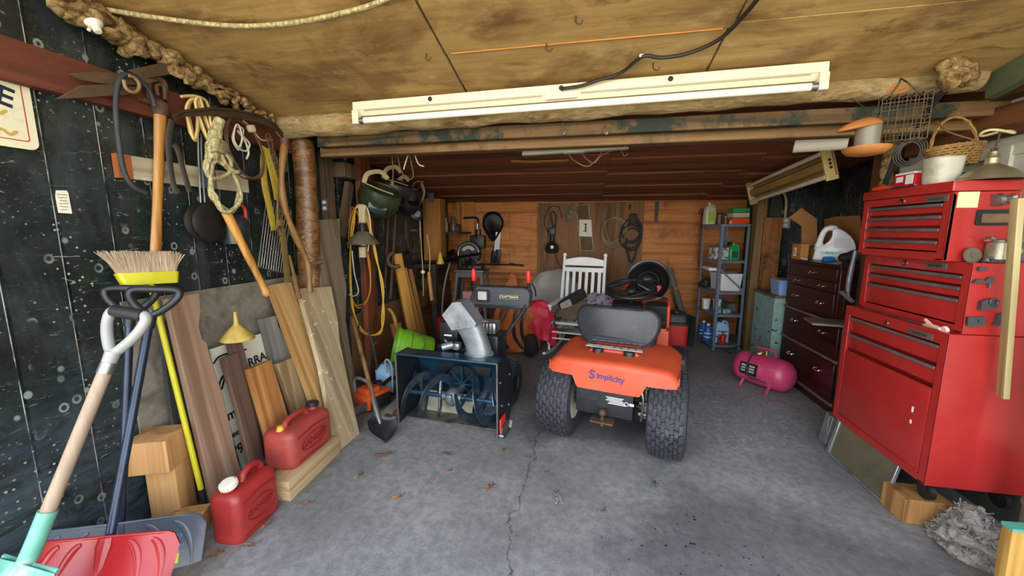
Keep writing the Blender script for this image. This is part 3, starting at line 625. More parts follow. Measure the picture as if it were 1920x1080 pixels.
# ------------------------------------------------------------------ red tool chests (fronts face the room, towards -x)
RED = plain('red enamel', '#9c2320', '#a92c28', .33, scale=5, dirt='#84201e', dt=(.6, .8), ds=7, bs=.05, coat=.3)
REDD = plain('dusty red enamel', '#9c2320', '#a92c28', .45, scale=5)
PULL = plain('grey pull strip', '#6c6a68', '#8a8784', .4, .6)
def chest(name, label, x, y0, y1, z0, z1, dep, drawers, lid=None, badge=None, lock=None, door=None):
    "y0 is the end nearer the entrance; every drawer is (top, bottom)"
    t = thing(name, label, 'tool chest', (x+dep/2, (y0+y1)/2, z0), 'red tool chests stacked on each other')
    b = MB(); top = lid or z1; w = .003; fr = .045
    b.box((x+dep-.003, (y0+y1)/2, (z0+top)/2), (.006, y1-y0, top-z0)); b.box((x+dep/2, (y0+y1)/2, z0+.006), (dep, y1-y0-.01, .012))
    for y in (y0+.003, y1-.003): b.box((x+dep/2, y, (z0+top)/2), (dep, .006, top-z0))
    if not lid: b.box((x+dep/2, (y0+y1)/2, z1-.004), (dep, y1-y0-.01, .008))
    zz = [d[0] for d in drawers]+[d[1] for d in drawers]+([door[0], door[1]] if door else []); zt, zb = max(zz), min(zz)
    for y in (y0+fr/2, y1-fr/2): b.box((x+.008, y, (z0+top)/2), (.016, fr, top-z0-.004))
    b.box((x+.008, (y0+y1)/2, (zt+.006+top)/2), (.0158, y1-y0-.02, top-zt-.006)); b.box((x+.008, (y0+y1)/2, (zb-.004+z0)/2), (.0158, y1-y0-.02, zb-z0-.004))
    b.box((x+.06, (y0+y1)/2, (zt+zb)/2), (.004, y1-y0-.02, zt-zb))
    partw('body', b, RED, t, bev=.003)
    if lid:
        b = MB(); b.box((x+dep/2-.004, (y0+y1)/2, (lid+z1)/2+.001), (dep+.012, y1-y0+.008, z1-lid-.002), bev=.010); partw('lid', b, RED, t)
    for a, c in drawers:
        b = MB(); b.box((x+.018, (y0+y1)/2, (a+c)/2-.002), (.02, y1-y0-2*fr-.012, a-c-.010), bev=.003); d = partw('drawer', b, RED, t)
        b = MB(); b.box((x+.003, (y0+y1)/2, a-.012), (.012, y1-y0-2*fr-.012, .017), rot=(0, 12, 0), bev=.003); partw('drawer_pull', b, PULL, d, 'grey pull strip')
    if door:
        b = MB(); b.box((x+.006, (y0+y1)/2, sum(door)/2), (.014, y1-y0-2*fr-.012, door[0]-door[1]), bev=.005); d = partw('door', b, RED, t)
        b = MB(); b.tube([(x-.004, y0+fr+.01, door[1]+.005), (x-.004, y1-fr-.01, door[1]+.005)], .006, 6); partw('door_edge', b, RED, d)
    if badge:
        b = MB(); b.box((x-.001, badge[0], badge[1]), (.003, .155 if z0 < .6 else .13, .03), bev=.001)
        bd = partw('badge', b, PULL, t, 'dull metal badge')
        b = MB()
        for i in range(9): b.box((x-.003, badge[0]-.04+.01*i, badge[1]), (.001, .004, .012))
        partw('badge_print', b, INK, bd)
    if lock:
        b = MB(TR(x, lock[0], lock[1], ry=-90)); b.lathe([(.016, -.002), (.016, .004), (.011, .007), (.004, .007)], 16); partw('lock', b, CHROME, t)
    return t
c1 = chest('tool_chest', 'tall red rolling tool cabinet with large lower panel at the base of the red stack', 1.75, 2.195, 2.965, .245, 1.052, .44, [(.985, .885), (.873, .775)], None, (2.36, 1.012), (2.60, 1.012), (.755, .285))
b = MB(); b.box((1.748, 2.33, .60), (.002, .010, .03)); b.box((1.748, 2.33, .53), (.002, .010, .02)); partw('paint_chip', b, WHITEI, c1, 'white paint chips')
for y in (2.25, 2.9):
    for x in (1.81, 2.13):
        b = MB(); b.cyl((x-.012, y, .185), (x+.012, y, .185), .045, n=20); b.box((x, y, .238), (.05, .06, .006)); b.box((x-.017, y, .21), (.004, .03, .05)); b.box((x+.017, y, .21), (.004, .03, .05)); partw('caster', b, BLACKP, c1)
c2 = chest('tool_chest', 'red middle tool chest with three pull strips and dark magnets on its side', 1.80, 2.20, 2.93, 1.054, 1.402, .40, [(1.338, 1.288), (1.282, 1.228), (1.222, 1.095)], None, (2.40, 1.372), (2.60, 1.37))
c3 = chest('tool_chest', 'red top tool chest with four pull strips and a pale sticker on its side', 1.73, 2.272, 2.89, 1.404, 1.792, .27, [(1.692, 1.640), (1.632, 1.576), (1.568, 1.512), (1.504, 1.448)], 1.738, (2.36, 1.713), (2.58, 1.717))
b = MB(); b.box((1.79, 2.270, 1.70), (.085, .002, .075)); partw('sticker', b, plain('yellowed sticker', '#d8cba0', '#cbbd8f', .7), c3, 'pale blank sticker')
b = MB(TR(1.905, 2.271, 1.615, rx=90)); b.prism(rrect(.145, .075, .012), -.004, .006); hr = partw('handle_frame', b, BLACKP, c3, 'black recessed handle frame')
b = MB(); b.box((1.905, 2.264, 1.612), (.105, .004, .042)); partw('handle_recess', b, plain('brown recess', '#5d4630', '#7d6546', .6), hr)
b = MB(); b.cyl((1.998, 2.268, 1.45), (1.998, 2.268, 1.70), .006); partw('hinge_rod', b, STEEL, c3)
# magnets and bits stuck to the side of the middle chest
MAGN = plain('grey magnet', '#3f4044', '#5a5a5e', .5, .5)
def mag(px, py, poly, label, cat='magnet', name='magnet', d=.014, extra=None):
    p = P(px, py, y=2.198); b = MB(TR(p.x, 2.199, p.z, rx=90)); b.prism(poly, 0, d); 
    if extra: extra(b)
    return one(name, b, MAGN, label, cat, 'magnets on the side of the red chest')
mag(1839, 504, rrect(.032, .018, .004), 'tiny square grey magnet near the top edge of the red middle chest')
mag(1842, 526, [(-.045, -.012), (-.03, .006), (-.01, .008), (0, -.002), (.015, .016), (.035, .018), (.035, 0), (.02, -.012)], 'jagged grey clip with a brass screw stuck on the red middle chest', extra=lambda b: b.cyl((.024, -.012, .01), (.024, -.034, .01), .005, n=8))
mag(1848, 569, [(-.03, -.03), (-.03, .01), (-.01, .022), (.03, .024), (.034, -.012), (.01, -.026)], 'round grey key holder with a shiny ring on the red middle chest', d=.02, extra=lambda b: b.torus((.012, .012, .024), .015, .004, n=16))
mag(1828, 603, [(-.036, -.02), (-.04, .022), (.03, .026), (.034, -.012), (-.01, -.024)], 'square grey magnetic box low on the red middle chest', extra=lambda b: b.box((.01, .006, .016), (.02, .016, .008)))
mag(1874, 598, [(-.03, -.03), (-.018, -.008), (-.02, .02), (0, .03), (.022, .018), (.022, -.012), (0, -.028)], 'curved grey hook magnet beside the pale wooden stick')
# things lying on the middle chest's rim
b = MB(TR(1.826, 2.245, 1.435, rx=82)); b.lathe([(.006, -.004), (.036, -.004), (.038, 0), (.036, .004), (.006, .004)], 24); b.cyl((0, 0, -.008), (0, 0, .008), .012, n=12)
one('grinding_wheel', b, plain('grey brown abrasive', '#4e483c', '#665f50', .8), 'small grey grinding wheel propped against the red top chest', 'grinding wheel')
t = thing('metal_can', 'wide metal can with bright clamp ring on the red chest ledge', 'can', (1.925, 2.235, 1.403))
b = MB(); b.lathe([(.055, .03), (.052, .05), (.052, .1), (.05, .11)], 20, TR(1.925, 2.232, 1.39)); b.cyl((1.94, 2.18, 1.46), (1.94, 2.17, 1.46), .014, n=10); b.box((1.925, 2.235, 1.415), (.09, .05, .02)); partw('body', b, plain('greenish metal', '#8f8a70', '#a9a58c', .4, .6, dirt='#5c5440'), t)
b = MB(); b.torus((1.925, 2.232, 1.505), .055, .007, m=TR(rx=0), n=24); b.box((1.87, 2.225, 1.515), (.03, .02, .012), rot=(0, 20, 20)); partw('clamp_ring', b, CHROME, t)
b = MB(); b.tube([(1.84, 2.205, 1.41), (1.87, 2.21, 1.425), (1.91, 2.21, 1.415), (1.97, 2.215, 1.412)], .008, 8, smooth=4); b.tube([(1.85, 2.205, 1.425), (1.86, 2.2, 1.408), (1.885, 2.2, 1.412), (1.90, 2.205, 1.407)], .003, 6, smooth=4); b.jig(.002, 60)
one('air_tool', b, STEEL, 'small metal air nozzle with looped hook lying on the chest ledge', 'tool')
b = MB(); c = P(1880, 375, y=2.262); b.lathe([(.0, -.01), (.028, -.008), (.03, .01), (.012, .016), (.012, .05), (.02, .06), (.0, .06)], 14, TR(c.x-.03, 2.25, c.z, ry=80)); b.cyl((c.x, 2.25, c.z-.004), (c.x+.07, 2.245, c.z-.01), .005, n=8)
one('drill_chuck', b, STEEL, 'metal chuck shaft poking out by the top chest lid', 'tool')
p, q = P(1908, 372, y=2.13), P(1880, 745, y=2.13)
b = MB(); b.box((0, 0, (q-p).length/2), (.022, .046, (q-p).length), bev=.002); M_ = frame(q, p, (-.2, -1, 0))
one('wooden_stick', b, wood('pale slat', '#a3925f', '#c2b384', '#7c6b40', along=2), 'long pale wooden stick hanging in front of the red chest side', 'slat', mw=M_)
b = MB(); b.tube([(2.045, 2.0, 0), (2.045, 2.0, .55), (2.05, 2.0, 1.15)], .05, 20); b.lathe([(.052, .30), (.057, .32), (.052, .34)], 20, TR(2.045, 2.0, 0))
rp_ = NT('rusting pipe'); _f = rp_.noise(4, detail=8, rough=.7); rp_m = rp_.done(rp_.mix(rp_.mask(_f, .48, .6), '#6f7468', '#8a5a28'), .6, .3, _f, .3)
one('metal_pipe', b, rp_m, 'rust streaked grey pipe standing beside the rolling red cabinet', 'pipe')
b = MB(); b.tube([P(1577, 552, x=1.745), P(1590, 560, x=1.74)], .007, 8); b.box(tuple(P(1587, 558, x=1.745)), (.015, .025, .05), rot=(-40, 0, 0), bev=.003)
# screwdriver and pencil on the rolling cabinet's rim
t = thing('screwdriver', 'long thin screwdriver lying on the ledge of the rolling red cabinet', 'screwdriver', (1.775, 2.55, 1.053)); a, c = V((1.778, 2.83, 1.058)), V((1.772, 2.38, 1.058))
b = MB(); b.tube([a, c], .004, 8); partw('shaft', b, STEEL, t); b = MB(); b.tube([c, c+V((-.004, -.03, .004)), c+V((-.006, -.09, .006))], [.006, .012, .011], 10); partw('handle', b, plain('yellowed handle', '#c9b48c', '#b09a72', .35), t)
b = MB(); b.tube([(1.768, 2.35, 1.068), (1.760, 2.26, 1.064)], .009, 10); b.lathe([(0, -.004), (.017, -.004), (.017, .01), (0, .012)], 14, TR(1.763, 2.245, 1.064, ry=70)); b.box((1.768, 2.345, 1.078), (.01, .05, .01), rot=(25, 0, 0))
one('marker', b, plain('pink cap', '#e79a9c', '#f1c4bf', .4), 'pink capped marker on the ledge of the rolling red cabinet', 'marker')

# ------------------------------------------------------------------ on top of the red chests
ZT = 1.794
LS = .74; LT = M.Translation((1.905, 2.325, ZT)) @ M.Scale(LS, 4) @ M.Translation((-1.90, -2.40, -ZT))
t = thing('heat_lamp', 'large dull metal heat lamp shade with a wire hook on the red chest', 'heat lamp', (1.905, 2.325, ZT))
b = MB(LT @ TR(1.90, 2.40, ZT)); b.lathe([(.153, 0), (.158, .003), (.15, .012), (.135, .036), (.10, .066), (.06, .088), (.038, .10), (.034, .112)], 36, cap=False); b.lathe([(.15, .004), (.10, .06), (.03, .1)], 36, cap=False)
DULL = plain('dull aluminium', '#8e8468', '#a69c80', .38, .7, dirt='#6d6148', dt=(.5, .7), ds=4)
sh_ = partw('shade', b, DULL, t)
for k in range(5): b = MB(LT); b.torus((1.90, 2.40, ZT+.018+.012*k), .1475-.0145*k, .0016, 36, 5); partw('ridge', b, DULL, sh_)
b = MB(LT @ TR(1.90, 2.40, ZT)); b.lathe([(.036, .108), (.036, .14), (.028, .15), (.026, .18), (.012, .19)], 18); partw('socket', b, DULL, t)
b = MB(LT); b.torus((1.90, 2.395, ZT+.20), .014, .004, m=TR(), n=14); b.box((1.90, 2.40, ZT+.19), (.03, .012, .03)); b.tube([(1.90, 2.40, ZT+.2), (1.91, 2.40, ZT+.25), (1.915, 2.40, ZT+.30)], .005, 6); b.cyl((1.915, 2.4, ZT+.285), (1.915, 2.4, ZT+.31), .008); partw('hook', b, RUST, t)
b = MB(LT); b.tube([(1.84+.085*math.cos(a)+.06, 2.40+.04*math.sin(a), ZT+.30+.012*math.sin(2*a)) for a in [i*PI/12 for i in range(24)]], .008, 8, closed=True); partw('wire_loop', b, plain('cream rubber', '#b9aa78', '#cabd92', .6), t)
b = MB(LT); b.tube([(1.885, 2.39, ZT+.195), (1.80, 2.42, ZT+.26), (1.70, 2.5, ZT+.34), (1.67, 2.55, ZT+.42)], .0055, 8, smooth=5); partw('cord', b, plain('brown cord', '#5c4024'), t)
# pail, basket, cartons, funnel
b = MB(); T_ = TR(1.80, 2.452, ZT)
rings = []
for z, r in ((0, .055), (.01, .059), (.125, .066), (.128, .069), (.132, .066)): rings.append([T_ @ V((x*r/.06, y*r/.06, z)) for x, y in rrect(.128, .128, .05, 5)])
b.rings(rings+[[T_ @ V((x, y, .02)) for x, y in rrect(.10, .10, .04, 5)]])
one('plastic_tub', b, plain('cloudy white plastic', '#b4b2a0', '#c8c6b4', .4, scale=4, dirt='#8e8b78'), 'square cloudy white plastic tub in front of the wicker basket', 'tub')
WICK = NT('wicker'); _v = WICK.noise(60, (1, 1, 2.2), 4, .6, 1.5); WICK = WICK.done(WICK.ramp(_v, (.3, '#6b4a22'), (.5, '#a57f43'), (.7, '#c9a86a')), .7, 0, _v, .8, .01)
t = thing('wicker_basket', 'brown wicker basket with a tall arched handle behind the white tub', 'basket', (1.90, 2.66, ZT))
B_ = TR(1.905, 2.60, ZT+.055, rx=-3, ry=-5, rz=12, s=.78) @ TR(0, -.08, .12)
b = MB(B_)
for i in range(8):
    k = i/7; a, c = .12+.045*k, .085+.03*k
    b.tube([(a*math.cos(q*PI/24)+.0, c*math.sin(q*PI/24), -.06+.016*i+.0035*math.sin(q*3+PI*(i % 2))) for q in range(48)], .0085, 7, closed=True)
b.prism(oval(.118, .083), -.066, -.058); bd = partw('body', b, WICK, t, smooth=60)
b = MB(B_)
for s in (0, 1): b.tube([((.165)*math.cos(q*PI/24), .116*math.sin(q*PI/24), .062+.006*math.sin(q*2+PI*s)) for q in range(48)], .008, 7, closed=True)
partw('rim', b, WICK, t, smooth=60)
b = MB(B_)
for s in (0, 1): b.tube([(.160*math.cos(PI*q/20), .012*math.sin(q*1.3+PI*s)*.5, .05+.21*math.sin(PI*q/20)) for q in range(21)], .0075, 7)
partw('handle', b, WICK, t, smooth=60)
b = MB(); b.box((1.765, 2.60, ZT+.035), (.06, .14, .07)); t = one('carton', b, plain('red white carton', '#b3121c', '#c22a30', .5), 'red and white carton lying beside the white tub', 'box')
for (y, z, w, h) in ((2.56, .04, .05, .05), (2.63, .045, .045, .03)): b = MB(); b.box((1.734, y, ZT+z), (.002, w, h)); partw('printed_label', b, WHITEI, t, 'white printed patch')
b = MB(); b.box((1.765, 2.60, ZT+.075), (.06, .13, .01)); partw('carton_flap', b, WHITEI, t)
b = MB(); b.lathe([(0, 0), (.05, 0), (.05, .06), (.042, .07), (.0, .075)], 18, TR(1.915, 2.46, ZT, s=.8)); one('canister', b, plain('black rubbery', '#25231f', '#36332c', .7), 'black rounded canister tucked behind the wicker basket', 'canister')
b = MB(); b.tube([(1.745, 2.84, ZT+.014), (1.745, 2.77, ZT+.015), (1.75, 2.69, ZT+.012)], [.012, .014, .006], 10); one('utility_knife', b, plain('orange red plastic', '#e0431c', rough=.4), 'orange handled tool lying on the front rim of the red lid', 'tool')
b = MB(); b.box((1.728, 2.58, ZT+.0042), (.02, .16, .006)); one('steel_rule', b, STEEL, 'flat steel rule on the front edge of the red lid', 'ruler')

# ------------------------------------------------------------------ below and beside the chests
t = thing('framed_panel', 'murky glass panel in an aluminium frame leaning under the red cabinet', 'panel', frame((1.705, 2.90, .0), (1.755, 2.90, .26), (0, -1, 0)))
b = MB(); M0 = frame((1.712, 2.63, .005), (1.762, 2.63, .26), (-1, 0, 0)); b = MB(); b.box((0, .0, .128), (.50, .006, .25)); partw('pane', b, plain('dirty brown glass', '#57503c', '#6b644e', .3, scale=3, dirt='#47412f'), t, mw=M0)
ALU = plain('aluminium', '#a5a8aa', '#bfc2c4', .35, .8, dirt='#7c7e80')
b = MB(); b.box((.26, 0, .13), (.03, .022, .26)); b.box((-.26, 0, .13), (.012, .018, .26)); b.box((0, 0, .004), (.52, .022, .014)); b.box((.235, -.014, .13), (.012, .01, .26)); partw('frame', b, ALU, t, mw=M0, bev=.002)
t = thing('steel_bracket', 'short steel channel standing on end at the foot of the red cabinet', 'bracket', (1.80, 3.02, 0))
b = MB(); b.box((1.80, 3.0, .12), (.07, .006, .22), rot=(0, 8, 0)); b.box((1.765, 3.04, .12), (.006, .08, .22), rot=(0, 8, 0)); b.box((1.80, 3.07, .12), (.07, .006, .22), rot=(0, 8, 0)); partw('channel', b, ALU, t)
b = MB(); b.tube([(1.775, 3.03, .0), (1.75, 3.0, .2), (1.76, 2.99, .235), (1.79, 2.99, .225)], .006, 8); b.box((1.78, 3.0, .232), (.06, .05, .01)); partw('clip', b, ALU, t)
BOXW = wood('tan plywood box', '#8f6233', '#a87a45', '#6e4724', along=2, knots=False)
b = MB(); b.box((1.81, 2.30, .07), (.22, .16, .138))
one('plywood_crate', b, BOXW, 'tan plywood box carrying the casters of the red cabinet', 'box', bev=.003)
# insulation heap: nobody could count its tufts
b = MB(); rnd = random.Random(3)
for i in range(170):
    a, r = rnd.uniform(0, 2*PI), rnd.random()**.6; x = 1.875+.11*r*math.cos(a); y = 2.08+.12*r*math.sin(a); z = .02+.20*(1-r*r)*rnd.random()
    b.ball((x, y, z), (rnd.uniform(.02, .045), rnd.uniform(.02, .035), rnd.uniform(.015, .03)), 8)
b.jig(.02, 22); b.jig(.012, 55); b.jig(.006, 140)
FLUFF = NT('dirty fibre fluff'); _f = FLUFF.noise(28, detail=9, rough=.8, dist=1); FLUFF = FLUFF.done(FLUFF.ramp(_f, (.3, '#75695a'), (.45, '#a89f92'), (.58, '#c9c3ba'), (.7, '#e4e2de')), .95, 0, _f, 1, .02, .1)
b.m = M()
for i in range(900):
    a, r = rnd.uniform(0, 2*PI), rnd.random()**.5; x = 1.875+.12*r*math.cos(a); y = 2.08+.13*r*math.sin(a); z = .03+.19*(1-r*r)*rnd.uniform(.5, 1.1); d = V((rnd.uniform(-1, 1), rnd.uniform(-1, 1), rnd.uniform(-.6, .9)))*.028
    q = V((x, y, max(.006, z))); b.tube([q-d, q+V((rnd.uniform(-.01, .01),)*3), q+d+V((0, 0, rnd.uniform(-.01, .012)))], [.0035, .005, .002], 4, flat=.5)
o = one('insulation_fluff', b, FLUFF, 'heap of dirty grey fibre insulation on the floor under the red cabinet', 'insulation', smooth=80)
for v in o.data.vertices:
    if v.co.z < -.0: v.co.z *= .2
o['kind'] = 'stuff'
t = thing('wood_plank', 'yellow wooden board end with a teal edge in the bottom corner of the view', 'board', (1.80, 1.75, 0))
b = MB(); b.box((1.80, 1.75, .185), (.19, .04, .37), rot=(0, -2, 0)); partw('board', b, wood('yellow board', '#b98a3e', '#cc9f52', '#94692a'), t); b = MB(); b.box((1.7935, 1.75, .375), (.195, .045, .012), rot=(0, -2, 0)); partw('painted_edge', b, plain('teal paint', '#3f8f80', '#55a392', .5), t)

# ------------------------------------------------------------------ dark dresser in the recess
MAHO = wood('dark mahogany', '#2b100d', '#3d1813', '#1a0908', axis='y', rough=.32, along=2, knots=False, bs=.05)
MAHL = plain('worn edge', '#5c4a44', '#6f5b54', .5)
t = thing('dresser', 'dark mahogany two part dresser with chrome bail handles behind the pink air tank', 'dresser', (2.27, 4.0, 0))
X0, Y0, Y1 = 2.05, 3.50, 4.43
def dbox(nm, x0, x1, y0, y1, z0, z1, m=MAHO, par=t, bev=.004): b = MB(); b.box(((x0+x1)/2, (y0+y1)/2, (z0+z1)/2), (x1-x0, y1-y0, z1-z0)); return partw(nm, b, m, par, bev=bev)
dbox('lower_case', X0+.012, 2.56, Y0, Y1, .06, .80); dbox('plinth', X0+.03, 2.56, Y0, Y1+.02, 0, .06)
dbox('upper_case', X0+.012, 2.5, Y0+.11, Y1, .802, 1.245); dbox('top', X0-.012, 2.52, Y0+.08, Y1+.015, 1.247, 1.275)
def drawer(z0, z1, y0, y1, n=2, hz=None):
    d = dbox('drawer', X0-.006, X0+.012, y0+.02, y1-.02, z0, z1)
    for k in range(n):
        yy = y0+(y1-y0)*((k+.5)/n if n > 1 else .45)+(0 if n == 1 else (.0)); zz = hz or (z0+z1)/2
        b = MB(); b.tube([(X0-.008, yy-.042, zz), (X0-.026, yy-.035, zz-.006), (X0-.03, yy, zz-.010), (X0-.026, yy+.035, zz-.006), (X0-.008, yy+.042, zz)], .0055, 8, smooth=3)
        for s in (-1, 1): b.lathe([(.012, -.002), (.011, .004), (.004, .008)], 12, TR(X0-.006, yy+s*.042, zz, ry=-90))
        partw('handle', b, CHROME, d, 'chrome bail handle')
drawer(1.13, 1.235, Y0+.11, Y1, 1); drawer(1.035, 1.12, Y0+.11, Y1); drawer(.825, 1.028, Y0+.11, Y1)
drawer(.495, .765, Y0, Y1, hz=.68); drawer(.14, .45, Y0, Y1, hz=.34)
for z in (.785, .472, .10): dbox('edge_strip', X0-.008, X0+.012, Y0, Y1, z-.012, z+.012, MAHL)
dbox('side_panel', 2.10, 2.45, Y0+.098, Y0+.11, .86, 1.2)
b = MB(); b.box((2.0, 3.50, .812), (.36, .24, .016), rot=(0, 0, -12)); one('shelf_board', b, wood('grey shelf board', '#6d6350', '#857a64', '#4d4536', axis='x'), 'loose grey brown board lying on the lower half of the dark dresser', 'board')
# on the dresser
ZD = 1.276
KRAFT = plain('cardboard', '#8a5d2f', '#9a6c3a', .8, scale=12, stretch=(1, 1, 4), dirt='#75491f', dt=(.6, .75))
t = thing('cardboard_box', 'open brown cardboard box with raised flaps on the dark dresser', 'box', (2.33, 4.05, ZD))
b = MB(); bx0, bx1, by0, by1, bz = 2.19, 2.49, 4.275, 4.42, ZD+.12
for c, s in (((bx0, (by0+by1)/2, ZD+.06), (.006, by1-by0, .12)), ((bx1, (by0+by1)/2, ZD+.06), (.006, by1-by0, .12)), (((bx0+bx1)/2, by0, ZD+.06), (bx1-bx0, .006, .12)), (((bx0+bx1)/2, by1, ZD+.06), (bx1-bx0, .006, .12)), (((bx0+bx1)/2, (by0+by1)/2, ZD+.004), (bx1-bx0, by1-by0, .006))): b.box(c, s)
partw('body', b, KRAFT, t)
def pxprism(pts, th, **k):
    q = [P(x, y, **k) for x, y in pts]; b = MB()
    if 'y' in k: b.m = M(((1, 0, 0, 0), (0, 0, 1, k['y']), (0, 1, 0, 0), (0, 0, 0, 1))); b.prism([(v.x, v.z) for v in q], 0, th)
    else: b.m = M(((0, 0, 1, k['x']), (1, 0, 0, 0), (0, 1, 0, 0), (0, 0, 0, 1))); b.prism([(v.y, v.z) for v in q], 0, th)
    return b
partw('flap', pxprism([(1479, 408), (1503, 390), (1532, 411), (1532, 462), (1503, 460), (1503, 424)], .006, y=4.424), KRAFT, t)
partw('flap', pxprism([(1545, 411), (1570, 406), (1612, 404), (1618, 470), (1545, 470)], .006, x=2.485), KRAFT, t)
t = thing('small_carton', 'small brown carton with a white and red arrow label beside the white jug', 'box', (2.10, 4.27, ZD))
b = MB(); b.box((2.09, 4.325, ZD+.075), (.07, .16, .15)); partw('body', b, plain('tan carton', '#a06c2e', '#b07c3c', .75), t); b = MB(); b.box((2.0535, 4.345, ZD+.07), (.002, .05, .085)); l_ = partw('label', b, WHITEI, t)
b = MB()
for y in (4.333, 4.357): b.box((2.052, y, ZD+.07), (.001, .008, .06))
partw('arrow', b, plain('dark red print', '#9a3030'), l_)
JUGW = plain('white jug plastic', '#dcdfe0', '#e8eaea', .35, scale=3, spec=.6)
t = thing('detergent_jug', 'large white plastic detergent jug lying back on the dark dresser', 'jug', (2.10, 3.93, ZD))
JM = M(((.88, 0, -.47, 2.165), (-.47, 0, -.88, 4.24), (0, 1, 0, ZD), (0, 0, 0, 1)))     # broad face turned to the room
out = [(0, .01), (.02, 0), (.27, 0), (.30, .03), (.305, .12), (.285, .19), (.24, .25), (.17, .295), (.10, .31), (.06, .30), (.045, .25), (.025, .16), (.008, .08)]
o2 = [(x, y) for x, y, z in smooth_path([(x, y, 0) for x, y in [(.0, .01), (.02, 0), (.27, 0), (.30, .03), (.305, .12), (.285, .19), (.24, .25), (.18, .295), (.135, .305), (.125, .27), (.125, .235), (.11, .19), (.085, .16), (.055, .14), (.018, .12), (.006, .06)]], 3, True)]
b = MB(JM); cx_, cy_ = .16, .13
b.rings([[(cx_+(x-cx_)*q, cy_+(y-cy_)*q, d) for x, y in o2] for d, q in ((0, .93), (.006, .97), (.02, 1), (.085, 1), (.099, .97), (.105, .93))])
b.tube([(.035, .10, .052), (.04, .17, .052), (.055, .25, .052), (.08, .295, .052), (.12, .305, .052), (.15, .29, .052)], [.032, .025, .023, .024, .026, .03], 12, smooth=5)
jb = partw('body', b, JUGW, t, smooth=50)
b = MB(JM)
for i in range(6): b.box((.205, .20-.014*i, .1055), (.12, .008, .0012))
partw('print_block', b, plain('pale grey print', '#b9bcc0', rough=.5), jb)
b = MB(JM); b.box((.13, .075, .1055), (.15, .024, .0012)); lb = partw('print_band', b, plain('pale teal print', '#8fc9bb', rough=.5), jb)
part('lettering', text_mb('ECO', .028, JM @ TR(.12, .075, .1064), .0006, True), plain('teal print', '#2d8f7d', rough=.5), lb, world=True)
t = thing('bottle', 'white bottle with a black cap standing behind the large white jug', 'bottle', (2.46, 3.96, ZD)); b = MB(TR(2.46, 3.96, ZD)); b.lathe([(.045, 0), (.05, .02), (.05, .24), (.035, .26)], 20); partw('body', b, JUGW, t); b = MB(TR(2.46, 3.96, ZD)); b.lathe([(.036, .258), (.036, .29), (.03, .295)], 18); partw('cap', b, BLACKP, t)
b = MB(); b.ball((2.31, 3.84, ZD+.06), (.10, .07, .06), 20); b.ball((2.23, 3.86, ZD+.045), (.06, .05, .045), 14); one('cloth_bundle', b, plain('black cloth bundle', '#171513', '#262320', .7), 'rounded black bundle beside the white jug on the dresser', 'bundle')
b = MB(); b.box((2.17, 4.0, ZD+.022), (.10, .05, .044), bev=.012, taper=.8); one('plastic_block', b, plain('blue plastic', '#1763b5', '#2272c6', .4), 'blue plastic block at the foot of the white jug', 'block')
b = MB(); b.tube([(2.06, 4.21, ZD+.012), (2.055, 4.16, ZD+.012), (2.06, 4.12, ZD+.008)], [.012, .009, .004], 8); one('paper_scrap', b, WHITEP, 'crumpled white scrap on the dresser by the small carton', 'scrap')
t = thing('paint_roller', 'long roller frame with wrapped grip hanging between dresser and red chest', 'roller', P(1590, 560, x=1.85))
b = MB(); b.tube([P(1604, 470, x=1.9), P(1595, 510, x=1.88), P(1590, 540, x=1.86), P(1592, 558, x=1.85)], [.014, .017, .014, .008], 10, smooth=5); partw('grip', b, plain('taped grip', '#5d5f66', '#7a7c84', .4, .3), t)
b = MB(); b.tube([P(1578, 548, x=1.85), P(1598, 565, x=1.85)], .014, 10); partw('head', b, ALU, t)
# teal cabinet with blue caddy
t = thing('cabinet', 'low chipped pale teal cabinet between the tan post and the dark dresser', 'cabinet', (2.2, 4.75, 0))
TE = NT('chipped teal paint'); _f = TE.noise(22, detail=8, rough=.7); TE = TE.done(TE.mix(TE.mask(TE.noise(14, detail=5, off=4), .60, .64), TE.ramp(_f, (.3, '#6f8f86'), (.7, '#8fada3')), '#26231d'), .6, 0, _f, .3)
b = MB(); b.box((2.22, 4.76, .42), (.46, .5, .84)); partw('body', b, TE, t, bev=.004); b = MB(); b.box((2.22, 4.76, .856), (.48, .54, .025)); partw('top', b, wood('worn brown top', '#5c4129', '#7a5a3a', '#3d2a18', axis='y'), t, bev=.004)
b = MB(); b.cyl((1.988, 4.93, .45), (1.975, 4.93, .45), .012, n=10); partw('knob', b, STEEL, t)
t = thing('plastic_caddy', 'pale blue plastic basket of odds and ends on the teal cabinet', 'basket', (2.1, 4.62, .87))
b = MB(); T_ = TR(2.10, 4.63, .87); b.rings([[T_ @ V((x*s, y*s, z)) for x, y in rrect(.16, .24, .03)] for z, s in ((0, .85), (.15, 1), (.16, 1.06), (.165, 1.0), (.02, .82))]); partw('tub', b, plain('pale blue plastic', '#6f8fc0', '#86a5d2', .4), t)
b = MB(); b.box((2.10, 4.63, 1.03), (.10, .18, .02), rot=(4, 9, 10)); b.tube([(2.02, 4.56, 1.0), (2.0, 4.64, 1.08), (2.06, 4.74, 1.05)], .008); b.jig(.006, 30); partw('contents', b, plain('mixed brown', '#6a4a30', '#8b6d52', .7), t)
